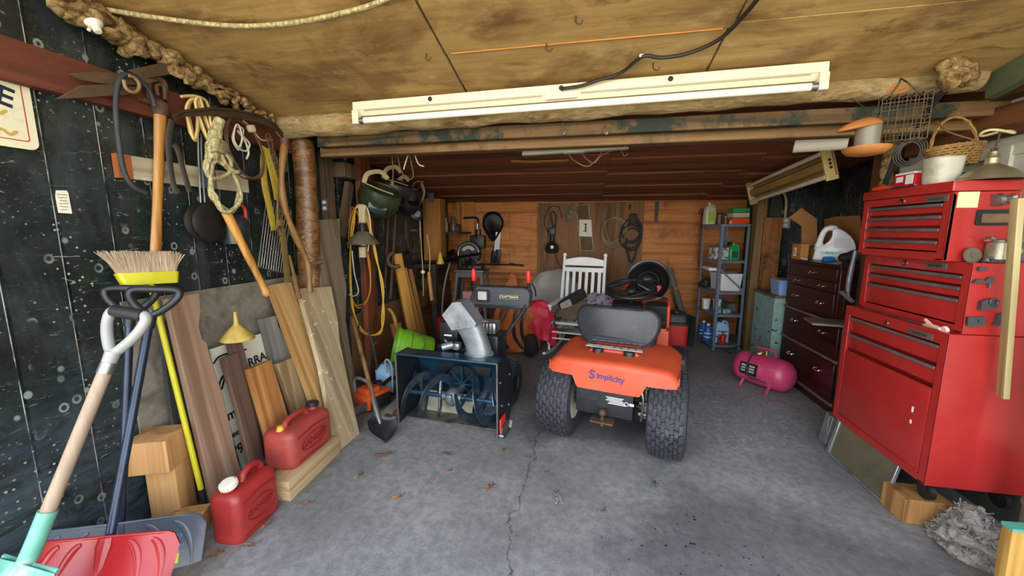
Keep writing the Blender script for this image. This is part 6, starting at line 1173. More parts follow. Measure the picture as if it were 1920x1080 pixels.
# ------------------------------------------------------------------ broom, shovels, blocks
YEL = plain('bright yellow', '#b3aa14', '#c2b926', .45)
t = thing('push_broom', 'yellow broom standing upside down with pale bristles at the top', 'broom', (-1.99, 1.54, 0)); p0, p1 = P(388, 962, z=.02), P(280, 522, x=-2.17)
b = MB(); b.tube([p0.lerp(p1, .10), p1], .0135, 12); partw('handle', b, YEL, t); b = MB(); b.tube([p0, p0.lerp(p1, .11)], .0145, 12); partw('handle_tip', b, BLACKP, t, 'black hanging tip')
HX = P(326, 518, x=-2.15)-P(232, 522, x=-2.20); HX.normalize(); UPd = (p1-p0).normalized(); HY = UPd.cross(HX).normalized(); HM = M(((HX.x, HY.x, UPd.x, p1.x), (HX.y, HY.y, UPd.y, p1.y), (HX.z, HY.z, UPd.z, p1.z), (0, 0, 0, 1)))
b = MB(HM); b.rings([[(x*s, y, z) for x, y in rrect(.25, .055, .02)] for z, s in ((-.03, .88), (-.02, .9), (.028, 1), (.03, .98))]); partw('head', b, YEL, t, smooth=50)
b = MB(HM); rn = random.Random(2)
for i in range(1300):
    x, y = rn.uniform(-.112, .112), rn.uniform(-.02, .02); L = rn.uniform(.085, .112); lx, ly = x*.12+rn.uniform(-.012, .012)+(.05*rn.random()**2*math.copysign(1, x) if abs(x) > .098 else 0), rn.uniform(-.012, .012)
    b.tube([(x, y, .028), (x+lx*.5, y+ly*.5, .028+L*.55), (x+lx, y+ly, .028+L)], [.0026, .0024, .0014], 3, cap=False)
partw('bristles', b, plain('straw bristle', '#b09a7e', '#cdbaa0', .8), t)['kind'] = 'stuff'
SHB = plain('blue black shaft', '#1a2230', '#26344a', .3, .3)
def dgrip(M_, w, h, mat, t, nm='grip', r=.014, bar=None):
    b = MB(M_); b.tube([(0, 0, -.06), (0, 0, 0)], [.021, .024], 12); b.tube([(0, 0, 0), (-w*.30, 0, h*.30), (-w*.5, 0, h*.72), (-w*.46, 0, h), (0, 0, h*1.03), (w*.46, 0, h), (w*.5, 0, h*.72), (w*.30, 0, h*.30)], r, 10, closed=True, smooth=4, flat=1); partw(nm, b, mat, t, smooth=60)
    if bar: b = MB(M_); b.tube([(-w*.43, 0, h*1.0), (w*.43, 0, h*1.0)], .0235, 12); partw('grip_bar', b, bar, t, 'black grip bar')
def snow_shovel(label, H, J, wd, dep, mat, lat, sticker=False, fwdc=.16):
    z = (H-J).normalized(); x = (V(lat)-z*z.dot(V(lat))).normalized(); y = z.cross(x); M_ = M(((x.x, y.x, z.x, J.x), (x.y, y.y, z.y, J.y), (x.z, y.z, z.z, J.z), (0, 0, 0, 1))); t = thing('snow_shovel', label, 'snow shovel', (J.x, J.y, 0)); L = (H-J).length
    b = MB(M_); b.tube([(0, 0, -.1), (0, 0, L-.08)], .0165, 14); partw('shaft', b, SHB, t); dgrip(M_ @ TR(0, 0, L-.10), .19, .115, BLACKP, t, r=.0165)
    b = MB(M_)
    def sc(u, v):
        q = abs(2*u-1); X = (u-.5)*wd*(1-.05*v); c = q*q; rc = .05*max(0, (q-.86)/.14)**2
        return (X, -fwdc*v*v+.03*c*(1-v)-.02, -.03*c*.3-rc-dep*v)
    b.sheet(sc, 48, 14, .005); partw('scoop', b, mat, t, smooth=60)
    for s_ in (-1, 1):
        for r0, k in ((.30, .9), (.46, 1)):
            b = MB(M_); b.tube([(lambda p: (p[0], p[1]-.004, p[2]))(sc(.5+s_*(r0-.14+.14*math.sin(a*PI/20)*1), .06+.75*(a/10)**1.6)) for a in range(11)], [.006+.010*math.sin(PI*min(1, a/8+.1)) for a in range(11)], 8, flat=.5, hint=(0, 1, 0)); partw('rib', b, mat, t, smooth=60)
    b = MB(M_); b.tube([(lambda p: (p[0], p[1]-.003, p[2]+.003))(sc(u/24, 0)) for u in range(25)], .006, 6); partw('lip', b, mat, t, smooth=60)
    b = MB(M_); b.tube([(0, -.01, .0), (0, -.012, -.03), (0, -.03, -.14)], [.028, .032, .012], 10); partw('socket', b, mat, t)
    if sticker: b = MB(M_); b.sheet(lambda u, v: (lambda q: (q[0], q[1]-.004, q[2]))(sc(.80+.09*u, .20+.55*v)), 4, 6, .001); l_ = partw('sticker', b, plain('sticker blue', '#2a86c0', '#3596cf', .4), t, 'blue product sticker'); b = MB(M_); b.sheet(lambda u, v: (lambda q: (q[0], q[1]-.006, q[2]))(sc(.81+.06*u, .44+.12*v)), 3, 3, .001); partw('sticker_patch', b, plain('sticker yellow', '#d8c84a'), l_)
    return t
GRYP = plain('dark grey plastic', '#4a4e56', '#5c616a', .32, scale=8); REDP = plain('red plastic', '#8f1216', '#a01c20', .3, scale=5)
snow_shovel('snow shovel with a wide dark grey scoop standing behind the red one', P(245, 548, x=-2.11), P(228, 978, y=1.22), .66, .36, GRYP, (1, .50, 0), True, .04)
snow_shovel('snow shovel with a red scoop and long blue black shaft', P(290, 550, x=-1.94), P(207, 1004, y=1.05), .49, .30, REDP, (1, .42, 0), False, .09)
t = thing('garden_spade', 'spade with a pale D grip wooden shaft and teal blade in the corner', 'spade', (-1.9, 1.0, 0)); H_, J_ = P(200, 690, y=1.06), P(73, 1000, y=.84)
z = (H_-J_).normalized(); x = (V((1, .1, .0))-z*z.x).normalized(); x = (V((1, .1, 0))-z*z.dot(V((1, .1, 0)))).normalized(); y = z.cross(x); M_ = M(((x.x, y.x, z.x, J_.x), (x.y, y.y, z.y, J_.y), (x.z, y.z, z.z, J_.z), (0, 0, 0, 1))); L = (H_-J_).length
GRP = plain('pale grey grip', '#85857f', '#96968f', .4); TEAL = plain('worn teal paint', '#4b8c76', '#659f8b', .45, dirt='#a9b8ae', dt=(.52, .66))
b = MB(M_); b.tube([(0, 0, .0), (0, 0, L+.01)], .021, 14); partw('shaft', b, wood('greyed ash', '#8a7560', '#a18c74', '#6d5a45', rough=.6, knots=False), t)
b = MB(M_); b.tube([(0, 0, L-.02), (0, 0, L+.02)], .024, 14); partw('ferrule', b, STEEL, t)
dgrip(M_ @ TR(0, 0, L+.06), .155, .15, GRP, t, r=.018, bar=BLACKP)
b = MB(M_); b.tube([(0, 0, .07), (0, 0, -.05), (0, -.005, -.12)], [.026, .026, .03], 14, smooth=3); partw('socket', b, TEAL, t)
b = MB(M_); b.sheet(lambda u, v: ((u-.5)*.22*(1-.12*v*v), -.012+.03*(2*u-1)**2-.01-.04*v*v, -.10-.26*v-.0*u+.02*math.cos(PI*(u-.5))), 18, 10, .004)
for s in (-1, 1): b.tube([(s*.02, -.0, -.09), (s*.11, .012, -.095)], .007, 6)
partw('blade', b, TEAL, t, smooth=60)
TANW = wood('tan block wood', '#b07f4c', '#c79860', '#946534', axis='z', along=1, knots=False, rough=.75)
b = MB(); b.box((0, 0, .17), (.135, .135, .34), bev=.004); one('wood_block', b, TANW, 'tall tan wood block supporting a wider block by the dark wall', 'block', mw=TR(-2.15, 1.50, 0, rz=22))
b = MB(); b.box((0, 0, .085), (.195, .195, .17), bev=.006, taper=.96); one('wood_block', b, TANW, 'wider tan block stacked on top of the tall tan wood block', 'block', mw=TR(-2.165, 1.475, .342, rz=22))
b = MB(); b.box((0, 0, .05), (.16, .12, .10), bev=.004); one('wood_block', b, TANW, 'small tan wood block on the floor beside the broom tip', 'block', mw=TR(-2.0, 1.45, 0, rz=25))
# ------------------------------------------------------------------ gas cans on the floor
GASR = plain('faded red plastic', '#8e2220', '#a0302a', .45, scale=5, dirt='#6d2822', dt=(.55, .72), ds=4)
def gas_can(label, mw, w, L, h, capm, front_cap, text=True, vent=None, mat=GASR):
    t = thing('gas_can', label, 'gas can', mw); b = MB()
    b.rings([[(x*s, y*(1-(1-s)*.6), z) for x, y in rrect(w, L, w*.26, 6)] for z, s in ((0, .90), (.012, .97), (.03, 1), (h*.82, 1), (h*.92, .95), (h*.98, .80), (h, .62))]); bd = part('body', b, mat, t, smooth=50)
    y0 = -L*.30 if front_cap else L*.36
    b = MB(TR(0, y0, h*.96, rx=14 if front_cap else -6)); b.lathe([(.03, -.01), (.03, .03), (.034, .032)], 18); part('neck', b, mat, t); b = MB(TR(0, y0, h*.96+.028, rx=14 if front_cap else -6)); b.lathe([(.037, 0), (.038, .004), (.038, .026), (.03, .032), (0, .033)], 24)
    for k in range(18): b.box((.0385*math.cos(k*.349), .0385*math.sin(k*.349), .014), (.004, .006, .022), rot=(0, 0, k*20))
    part('cap', b, capm, t)
    ha, hb = (y0+.07, L*.42) if front_cap else (-L*.30, y0-.06)
    b = MB(); b.tube([(0, ha, h*.95), (0, ha+.02, h*1.10), (0, (ha+hb)/2, h*1.16), (0, hb-.02, h*1.10), (0, hb, h*.9)], [.019, .017, .016, .016, .018], 10, smooth=5); part('handle', b, mat, t, smooth=60)
    if vent: b = MB(TR(0, vent[0], h*.98)); b.lathe([(.022, -.01), (.022, .012), (.017, .014), (.017, .028), (.0, .03)], 16); part('vent_cap', b, plain('yellow cap', '#c2a22c', '#d1b23e', .5), t, 'yellow vent cap')
    for s in (1,):
        SM = M(((0, 0, s, s*w/2), (s, 0, 0, 0), (0, 1, 0, h*.47), (0, 0, 0, 1))); b = MB(SM); b.tube([(L*.30*math.cos(a), h*.20*math.sin(a), .0) for a in [i*PI/16 for i in range(32)]], .004, 6, closed=True); b.tube([(-L*.36, -h*.36, 0), (-L*.1, -h*.34, 0), (L*.2, -h*.38, 0), (L*.36, -h*.2, 0)], .005, 6, smooth=4); b.tube([(-L*.36, h*.30, 0), (L*.0, h*.36, 0), (L*.36, h*.3, 0)], .005, 6, smooth=4); part('embossed_ring', b, plain('dark red relief', '#7c1a18', rough=.5), bd)
        part('lettering', text_mb('DANGER', L*.145, SM @ TR(0, 0, .0005), .002, True), plain('dark red relief', '#7c1a18'), bd)
    return t
gas_can('upright red plastic gas can with a white ribbed cap on the concrete', TR(-1.735, 1.545, 0, rz=4), .165, .29, .265, plain('cream cap', '#d3cdb8', '#e0dbc8', .5), True)
b = MB(); b.box((-.0, 0, .03), (.15, .50, .06), bev=.003); b.box((.0, 0, .092), (.15, .50, .06), bev=.003); one('timber_offcut', b, wood('pale doubled timber', '#a68a62', '#bea27a', '#876c46', axis='y', along=1.2), 'pale doubled timber lying on the floor under the longer gas can', 'timber', mw=TR(-1.735, 1.985, 0, rz=3))
gas_can('longer red gas can with black and yellow caps resting on pale timber', TR(-1.80, 2.02, .124, rz=2), .215, .40, .235, BLACKP, False, True, (-.15,), plain('dusty red plastic', '#93302a', '#a54238', .55, scale=5, dirt='#643830', dt=(.52, .7), ds=4))
# ------------------------------------------------------------------ round shovel, chainsaw
t = thing('round_shovel', 'round point shovel with a rusty blade resting on the floor beside the pale boards', 'shovel', (-1.6, 2.5, 0)); H_ = P(662, 600, x=-2.08); J_ = P(722, 832, z=.012).lerp(H_, .23)
b = MB(); b.tube([J_, J_.lerp(H_, .5), H_], [.017, .018, .017], 12); partw('shaft', b, wood('old shovel shaft', '#6b4a2a', '#86643c', '#4c3219', knots=False), t)
T0 = P(722, 830, z=.01); zz = (T0-J_).normalized(); M_ = frame(J_, T0, (1, -.6, .5)); Ls = (T0-J_).length
b = MB(M_); b.sheet(lambda u, v: ((u-.5)*.23*min(1, .45+3.2*v)*(1-max(0, v-.45)**1.7*2.4), -.05*(2*u-1)**2*-1*(1-.5*v)+.0, Ls*(.24+.76*v)), 16, 16, .004); partw('blade', b, plain('dark shovel steel', '#2b2a2b', '#3d3c3d', .4, .6, dirt='#5a4a3c'), t, smooth=60)
b = MB(M_); b.tube([(0, -.0, -.10), (0, 0, .06), (0, .005, Ls*.45)], [.021, .024, .010], 10); partw('socket', b, STEEL, t)
t = thing('chainsaw', 'orange chainsaw with a grey front handle on the floor beside the round shovel', 'chainsaw', TR(-1.83, 2.93, 0, rz=-20)); CO = plain('chainsaw orange', '#c24a1e', '#d65c2a', .4, dirt='#7c3a1e')
b = MB(); b.box((0, 0, .10), (.20, .26, .14), bev=.03); b.box((.02, -.05, .19), (.14, .14, .06), bev=.02); part('body', b, CO, t); b = MB(); b.tube([(-.10, -.08, .10), (-.10, -.10, .26), (-.02, -.10, .30), (.09, -.09, .26), (.11, -.08, .10)], .013, 10, smooth=5); part('front_handle', b, plain('grey tube', '#8a8d90', '#a0a3a5', .35, .5), t); b = MB(); b.tube([(.0, .12, .17), (0, .24, .20), (0, .30, .12), (0, .22, .05), (0, .12, .05)], .018, 10, smooth=4); part('rear_handle', b, BLACKP, t); b = MB(); b.prism([(-.03, 0), (.03, 0), (.035, .30), (0, .34), (-.035, .30)], 0, .006, TR(.09, -.12, .09, rx=0, ry=90, rz=180)); part('guide_bar', b, STEEL, t); b = MB(); b.box((.11, 0, .09), (.03, .2, .1), bev=.01); b.cyl((.03, .05, .2), (.03, .05, .235), .03); part('side_cover', b, BLACKP, t)
b = MB(); b.box((-1.60, 2.96, .03), (.10, .62, .06), bev=.003); one('timber_offcut', b, wood('grey offcut', '#7d7462', '#958b77', axis='y'), 'grey timber on the floor between the chainsaw and the snow blower', 'timber')
# ------------------------------------------------------------------ reddish post: cords and clamp lamp
YC = plain('yellow cord', '#b98a1c', '#cfa030', .5); WC = plain('white wire', '#b9b3a0', '#cdc7b5', .5)
def yloop(name, pts, r, mat, label, y=3.41, closed=False, cat='cord', rep=1, j=2, seed=0):
    rn = random.Random(seed); b = MB()
    for k in range(rep): b.tube([P(px+rn.uniform(-j, j)*(k > 0), py+rn.uniform(-j, j)*(k > 0), y=y-.008*k) for px, py in pts], r, 7, smooth=6, closed=closed)
    return one(name, b, mat, label, cat, smooth=60)
yloop('extension_cord', [(668, 388), (660, 420), (657, 470), (660, 560), (672, 612), (690, 628), (712, 622), (720, 595), (716, 540), (706, 480), (698, 440), (688, 400), (678, 386)], .0085, YC, 'yellow extension cord in long loops down the reddish post', closed=True, rep=2, j=4)
yloop('extension_cord', [(664, 392), (655, 430), (654, 480), (656, 540), (668, 575), (685, 570), (694, 540), (692, 500), (684, 460), (680, 420)], .0085, plain('orange cord', '#9c621a', '#b97a28', .5), 'orange brown cord in shorter loops inside the yellow one on the post', y=3.43, closed=True, rep=2, j=4, seed=2)
yloop('lamp_wire', [(668, 390), (676, 384), (688, 392), (694, 420), (690, 470)], .006, WC, 'white wire looped over the top of the yellow cord on the post', y=3.385, rep=2, j=2, seed=3)
yloop('lamp_wire', [(660, 470), (664, 510), (672, 545), (664, 555), (655, 552)], .006, WC, 'white wire curling below the clamp lamp beside the post', y=3.37, seed=4)
yloop('lamp_wire', [(672, 470), (680, 520), (682, 560), (676, 590), (672, 620)], .006, RUBBER, 'thin black wire hanging straight inside the yellow loops', y=3.385, seed=5)
yloop('black_cable', [(602, 392), (616, 402), (625, 425), (629, 470), (634, 510), (648, 535), (648, 545)], .007, RUBBER, 'black cord running from the wall outlet round the grey board', y=3.2)
t = thing('clamp_lamp', 'dull metal clamp lamp with cone shade hung on the cord draped post', 'lamp', tuple(P(681, 458, y=3.32))); p = P(681, 458, y=3.32); T_ = TR(p.x, p.y, p.z)
b = MB(T_); b.lathe([(.145, 0), (.15, .008), (.143, .02), (.11, .06), (.06, .105), (.035, .12)], 32, cap=False); b.lathe([(.142, .004), (.10, .06), (.03, .112)], 32, cap=False); partw('shade', b, plain('brassy dull metal', '#958c72', '#b1a88d', .3, .7), t)
b = MB(T_); b.lathe([(.034, .115), (.036, .165), (.028, .19), (.012, .195)], 16); partw('socket', b, DARKM, t); b = MB(T_); b.ball((0, 0, .035), (.04, .04, .05), 16); partw('bulb', b, plain('white bulb', '#d9d5c8', rough=.25), t)
b = MB(T_); b.box((-.01, .03, .28), (.06, .03, .16)); b.tube([(0, 0, .2), (0, .02, .24), (.02, .03, .36)], .012, 8); partw('clamp', b, plain('cream clamp', '#b7ab82', '#c7bb93', .5), t)
b = MB(); p = P(680, 473, y=3.35); b.box(tuple(p), (.06, .03, .10), bev=.004); one('cord_outlet', b, plain('cream clamp', '#b7ab82'), 'cream cord socket hanging just below the clamp lamp shade', 'socket')
t = thing('power_outlet', 'double wall outlet with a black cord on the grey stud', 'outlet', (-2.27, 3.05, 1.70)); b = MB(); b.box((-2.262, 3.052, 1.775), (.06, .006, .115), bev=.002); pl = partw('plate', b, plain('steel plate', '#6f6b60', '#86827a', .4, .5), t)
for z in (1.80, 1.75): b = MB(TR(-2.262, 3.048, z, rx=90)); b.prism(rrect(.033, .03, .012), 0, .004); partw('receptacle', b, WHITEP, pl)
t = thing('power_outlet', 'grey outlet box with conduit on the green wall behind the cardboard flaps', 'outlet', tuple(P(1467, 430, y=5.44))); p = P(1467, 418, y=5.44); b = MB(); b.box(tuple(p), (.155, .05, .135), bev=.006); bx = partw('box', b, plain('grey box', '#8f9588', '#a2a89b', .5), t)
for dz in (.03, -.03): b = MB(TR(p.x+.02, p.y-.026, p.z+dz, rx=90)); b.prism(rrect(.05, .045, .015), 0, .004); partw('receptacle', b, WHITEP, bx)
b = MB(); b.tube([P(1472, 408, y=5.44), P(1474, 385, y=5.44), P(1473, 370, y=5.44), P(1467, 358, y=5.44)], .014, 10, smooth=4); partw('conduit', b, plain('cream conduit', '#b3a883', '#c3b893', .5), t)

# ------------------------------------------------------------------ dark corner: helmets, wheel, tools, bench
OLV = plain('dark olive shell', '#232d1b', '#364228', .25); MBK = plain('dark grey shell', '#23231e', '#33332c', .35); STR = plain('cream strap', '#b4a57a', '#c9bb92', .7)
def helmet(label, px, py, x, s, mat, rot, deep=1.25, win=True):
    p = P(px, py, x=x); M_ = TR(p.x, p.y, p.z, *rot); t = thing('welding_mask', label, 'mask', M_)
    b = MB(M_ @ M.Diagonal((1, .8, deep, 1))); pr = [(s*math.sin(R(a)), -s*math.cos(R(a))) for a in range(12, 118, 10)]; b.lathe(pr, 28, cap=True); b.torus((0, 0, pr[-1][1]), pr[-1][0], .006, 28, 6); partw('shell', b, mat, t, smooth=60)
    if win: b = MB(M_); b.box((0, -s*.74, -.3*s), (s*.85, .02, s*.45), bev=.006, rot=(-18, 0, 0)); partw('window', b, plain('dark lens', '#0b0d0c', rough=.1), t)
    z0 = s*deep*.4; b = MB(M_); b.tube([(-s*.85, 0, z0), (-s*.8, .02, z0+.09), (-s*.3, .05, z0+.14), (s*.1, .05, z0+.10)], .022, 8, smooth=5, flat=.25, hint=(0, 1, 0)); b.tube([(-s*.85, 0, z0), (-s*.2, -s*.4, z0+.02), (s*.5, -s*.3, z0+.01)], .014, 8, smooth=5, flat=.4); partw('head_strap', b, STR, t, 'cream head strap')
helmet('dark olive welding mask with cream straps hanging nearest the reddish post', 712, 370, -2.02, .205, OLV, (28, 18, 35), 1.1)
helmet('grey welding mask hanging behind the dark olive one', 742, 355, -2.04, .18, MBK, (25, 12, 45), 1.1)
helmet('black round visor helmet hanging beside the respirator', 767, 370, -2.04, .15, BLACKP, (10, 0, 50), 1.4)
t = thing('respirator', 'cream face respirator hanging beyond the black welding masks', 'respirator', tuple(P(786, 365, x=-2.06))); p = P(786, 362, x=-2.06); M_ = TR(p.x, p.y, p.z, rz=50); b = MB(M_); b.tube([(-.07, 0, -.14), (-.11, 0, 0), (-.04, .02, .13), (.06, 0, .14)], .03, 8, smooth=5, flat=.3); b.tube([(.0, -.02, -.12), (.05, -.03, 0), (.02, -.02, .12)], .04, 8, smooth=5, flat=.4); partw('face_piece', b, plain('cream rubber mask', '#a89a6d', '#bfb185', .6), t)
p = P(781, 401, x=-2.04); b = MB(TR(p.x, p.y, p.z, rx=90, rz=40)); b.lathe([(.06, -.05), (.08, -.03), (.08, .02), (.06, .03)], 20); g = partw('filter', b, BLACKP, t); b = MB(TR(p.x, p.y, p.z, rx=90, rz=40)); b.prism([(.045*math.cos(a), .045*math.sin(a)) for a in [R(72*i+20) for i in range(5)]], .03, .036); partw('filter_face', b, plain('blue grey face', '#5f7482', '#708694', .5), g)
c = P(775, 432, x=-2.22); t = thing('bicycle_wheel', 'spoked bicycle wheel hanging on the dark wall under the masks', 'wheel', M.Translation(c)); WT = TR(c.x, c.y, c.z, ry=90, rz=8)
b = MB(WT); b.torus((0, 0, 0), .31, .017, 44, 8); partw('tire', b, RUBBER, t); b = MB(WT); b.torus((0, 0, 0), .288, .009, 44, 6); partw('rim', b, STEEL, t)
for k in range(20): a = 2*PI*k/20; b = MB(WT); b.cyl((.018*math.cos(a+1.2), .018*math.sin(a+1.2), .02*(-1)**k), (.286*math.cos(a), .286*math.sin(a), 0), .0016, n=4); partw('spoke', b, STEEL, t)
b = MB(WT); b.cyl((0, 0, -.05), (0, 0, .05), .018, n=12); partw('hub', b, STEEL, t)
for i, (pa, pb, r, lb) in enumerate((((742, 400), (732, 560), .018, 'long dark tool handle hanging below the grey welding mask'), ((728, 405), (722, 540), .014, 'thin dark tool handle hanging next to the long one'))):
    b = MB(); xx = -2.17-.06*i; b.tube([P(*pa, x=xx), P(*pb, x=xx-.02)], r, 8); b.tube([P(pa[0]-14, pa[1]-8, x=xx), P(pa[0], pa[1]+2, x=xx), P(pa[0]+16, pa[1]-6, x=xx)], .018, 6, smooth=3, flat=.5); one('garden_tool', b, wood('dark handle', '#3a2818', '#523a22', knots=False), lb, 'tool', smooth=60)
# lumber against the low plywood
def stick(name, pts, th, mat, label, cat='board', w_=None, xs=(-1.98, -2.16)):
    p, q = P(*pts[1], x=xs[0]), P(*pts[0], x=xs[1]); p = p+(p-q)*(max(0, p.z-.012)/(q.z-p.z)) if name == 'lumber_strip' else p; b = MB(); b.box((0, 0, (q-p).length/2), (w_ or .09, th, (q-p).length), bev=.002); return one(name, b, mat, label, cat, mw=frame(p, q, (.8, -.6, 0)))
YW_ = wood('yellow lumber', '#b07a26', '#cb9640', '#8a5a18', along=1.4)
stick('lumber_strip', ((744, 476), (778, 655)), .05, YW_, 'widest yellow lumber strip leaning with its rounded end up by the dark wall', 'lumber', .10)
stick('lumber_strip', ((755, 503), (790, 650)), .045, wood('amber lumber', '#9a6a26', '#b5833c', '#7a4e18'), 'amber lumber strip leaning right against the yellow one', 'lumber', .085)
stick('lumber_strip', ((768, 505), (797, 640)), .04, wood('brown lumber', '#84592a', '#9c6e38', '#63401b'), 'browner lumber strip behind the amber one', 'lumber', .05)
b = MB(); c = P(741, 487, x=-2.1); b.torus((c.x, c.y, c.z), .075, .022, 18, 8, m=TR(), arc=PI*1.1, st=PI*.9) if 0 else b.torus((0, 0, 0), .08, .024, 18, 8, TR(c.x, c.y, c.z, rx=90, rz=30), PI*1.1, st=PI*.6); one('wooden_hook', b, wood('dark ring', '#4a2c18', '#63402a', knots=False), 'dark curved wooden piece at the top of the yellow lumber', 'hook', smooth=60)
b = MB(); b.tube([P(x, y, x=-1.98) for x, y in ((730, 580), (738, 592), (743, 612), (748, 640), (752, 660))], [.018, .022, .019, .020, .022], 10, smooth=4, flat=.7); one('axe_handle', b, HW, 'curved axe handle leaning low against the brown plywood', 'axe handle', smooth=60)
stick('board', ((741, 607), (752, 650)), .03, wood('red brown chip', '#8a5228', '#a2673a'), 'short red brown board end behind the curved axe handle', 'board', .12, (-1.98, -2.08))
stick('board', ((800, 520), (803, 540)), .03, wood('dull offcut', '#5b4020', '#70512e'), 'short dull board end nailed above the plywood', 'board', .2, (-2.25, -2.25))
t = thing('pull_rope', 'thin rope with a pale knob hanging in front of the bench', 'rope', tuple(P(791, 565, y=4.6))); b = MB(); b.tube([P(786, 385, y=4.6), P(791, 480, y=4.6), P(793, 515, y=4.6), P(794, 555, y=4.6)], .006, 6, smooth=4); partw('rope', b, CRD, t); b = MB(); b.ball(tuple(P(793, 510, y=4.6)), (.028, .028, .025), 12); partw('knob', b, WHITEP, t)
t = thing('pull_rope', 'rope with a turned wooden handle hanging beside the pale knob', 'handle', tuple(P(808, 565, y=4.6))); b = MB(); b.tube([P(801, 440, y=4.6), P(806, 480, y=4.6), P(805, 512, y=4.6)], .006, 6, smooth=3); partw('rope', b, CRD, t); b = MB(); p, q = P(804, 510, y=4.6), P(810, 563, y=4.6); b.tube([p, p.lerp(q, .3), q], [.02, .026, .024], 10); partw('grip', b, HW, t)
# bench and shelf in the corner
DKW = wood('dark bench wood', '#2e1f13', '#432f1e', '#1c120a', axis='y')
t = thing('work_bench', 'dark wooden bench top along the wall in the back corner', 'bench', (-2.1, 5.5, 0)); b = MB(); b.box((-2.145, 5.5, 1.08), (.30, 1.28, .05)); partw('top', b, DKW, t)
for y in (4.95, 6.05): b = MB(); b.box((-2.05, y, .527), (.07, .07, 1.055)); partw('leg', b, DKW, t)
b = MB(); b.box((-2.08, 5.85, 1.525), (.4, .62, .03)); tw = one('wall_shelf', b, DKW, 'narrow dark shelf of bottles above the corner bench', 'shelf')
t = thing('wood_bin', 'tall honey brown wooden bin hung on the wall beside the bicycle wheel', 'bin', (-2.15, 5.2, 1.12)); HB = wood('honey bin wood', '#8c5a26', '#a47034', '#6b4118', along=1.5)
b = MB(); c = P(808, 420, y=5.12); b.box((c.x, 5.15, 1.62), (.24, .02, .76)); partw('front_panel', b, HB, t)
for dx in (-.12, .12): b = MB(); b.box((c.x+dx, 5.25, 1.57), (.018, .2, .86)); partw('side_panel', b, HB, t)
b = MB(); b.box((c.x, 5.17, 1.185), (.24, .02, .12)); b.box((c.x, 5.25, 1.13), (.24, .18, .02)); partw('bottom_tray', b, HB, t)
b = MB(); b.box((c.x, 5.14, 2.01), (.09, .012, .13))
b.tube([(c.x-.04, 5.14, 2.07), (c.x, 5.14, 2.12), (c.x+.04, 5.14, 2.07)], .004, 6, smooth=4); one('cheese_grater', b, STEEL, 'small perforated metal plate hung at the top of the honey brown bin', 'grater')
t = thing('oil_cone', 'small yellow cone standing on the bench beside the wooden bin', 'cone', (c.x+.17, 5.0, 1.106)); b = MB(TR(c.x+.17, 5.0, 1.106)); b.lathe([(.055, 0), (.055, .01), (.03, .10), (.018, .16)], 18); partw('body', b, plain('yellow cone plastic', '#b79a1e', '#cbae2e', .4), t)
def bottle(label, x, y, z, r, h, c, capc, rough=.3, neck=.4, cat='bottle'):
    t = thing('bottle', label, cat, (x, y, z)); b = MB(TR(x, y, z)); b.lathe([(r*.95, 0), (r, h*.04), (r, h*.62), (r*neck, h*.78), (r*neck*.9, h*.86)], 18); partw('body', b, plain('bottle '+c, c, rough=rough), t); b = MB(TR(x, y, z)); b.lathe([(r*neck*1.15, h*.84), (r*neck*1.05, h), (0, h*1.005)], 14); partw('cap', b, plain('cap '+capc, capc, rough=.4), t)
bottle('pale yellow spray bottle on the narrow dark shelf', P(830, 430, y=5.75).x, 5.75, 1.542, .045, .31, '#b9b58a', '#cfccb4', .4, .32)
bottle('slim white bottle next to the pale yellow spray bottle', P(837, 430, y=5.8).x, 5.8, 1.542, .025, .22, '#a9a48e', '#b7b29c')
bottle('dark squat bottle at the wall end of the narrow shelf', P(824, 430, y=5.7).x, 5.7, 1.542, .035, .2, '#3a2f22', '#2a241c')
bottle('grey metal flask at the far end of the narrow shelf', P(850, 430, y=5.9).x, 5.9, 1.542, .05, .24, '#5d574a', '#3d392f', .3, .5)
bottle('brown low jar beside the grey metal flask', P(858, 432, y=6.0).x, 6.0, 1.542, .05, .12, '#4a3724', '#2e2417', .4, .8, 'jar')
bottle('pale little pot in the middle of the dark bench', P(829, 484, y=5.5).x, 5.5, 1.106, .04, .09, '#8d7d5f', '#a3926f', .5, .8, 'jar')
bottle('dark grey can at the back of the bench', P(822, 476, y=5.6).x, 5.62, 1.106, .04, .2, '#3f3d38', '#55524b', .4, .8, 'can')
b = MB(); b.box((-2.09, 5.75, 1.15), (.16, .2, .085), bev=.02); b.cyl((-2.09, 5.66, 1.2), (-2.0, 5.6, 1.26), .03); b.cyl((-2.09, 5.66, 1.17), (-2.09, 5.9, 1.19), .028); b.jig(.006, 20); one('bench_vise', b, IRON, 'black iron vise on the end of the bench beside the saw', 'vise')
b = MB(); b.tube([P(833, 455, y=5.9), P(831, 480, y=5.9)], .012, 8); one('screwdriver', b, STEEL, 'thin steel driver standing at the back of the bench', 'screwdriver')

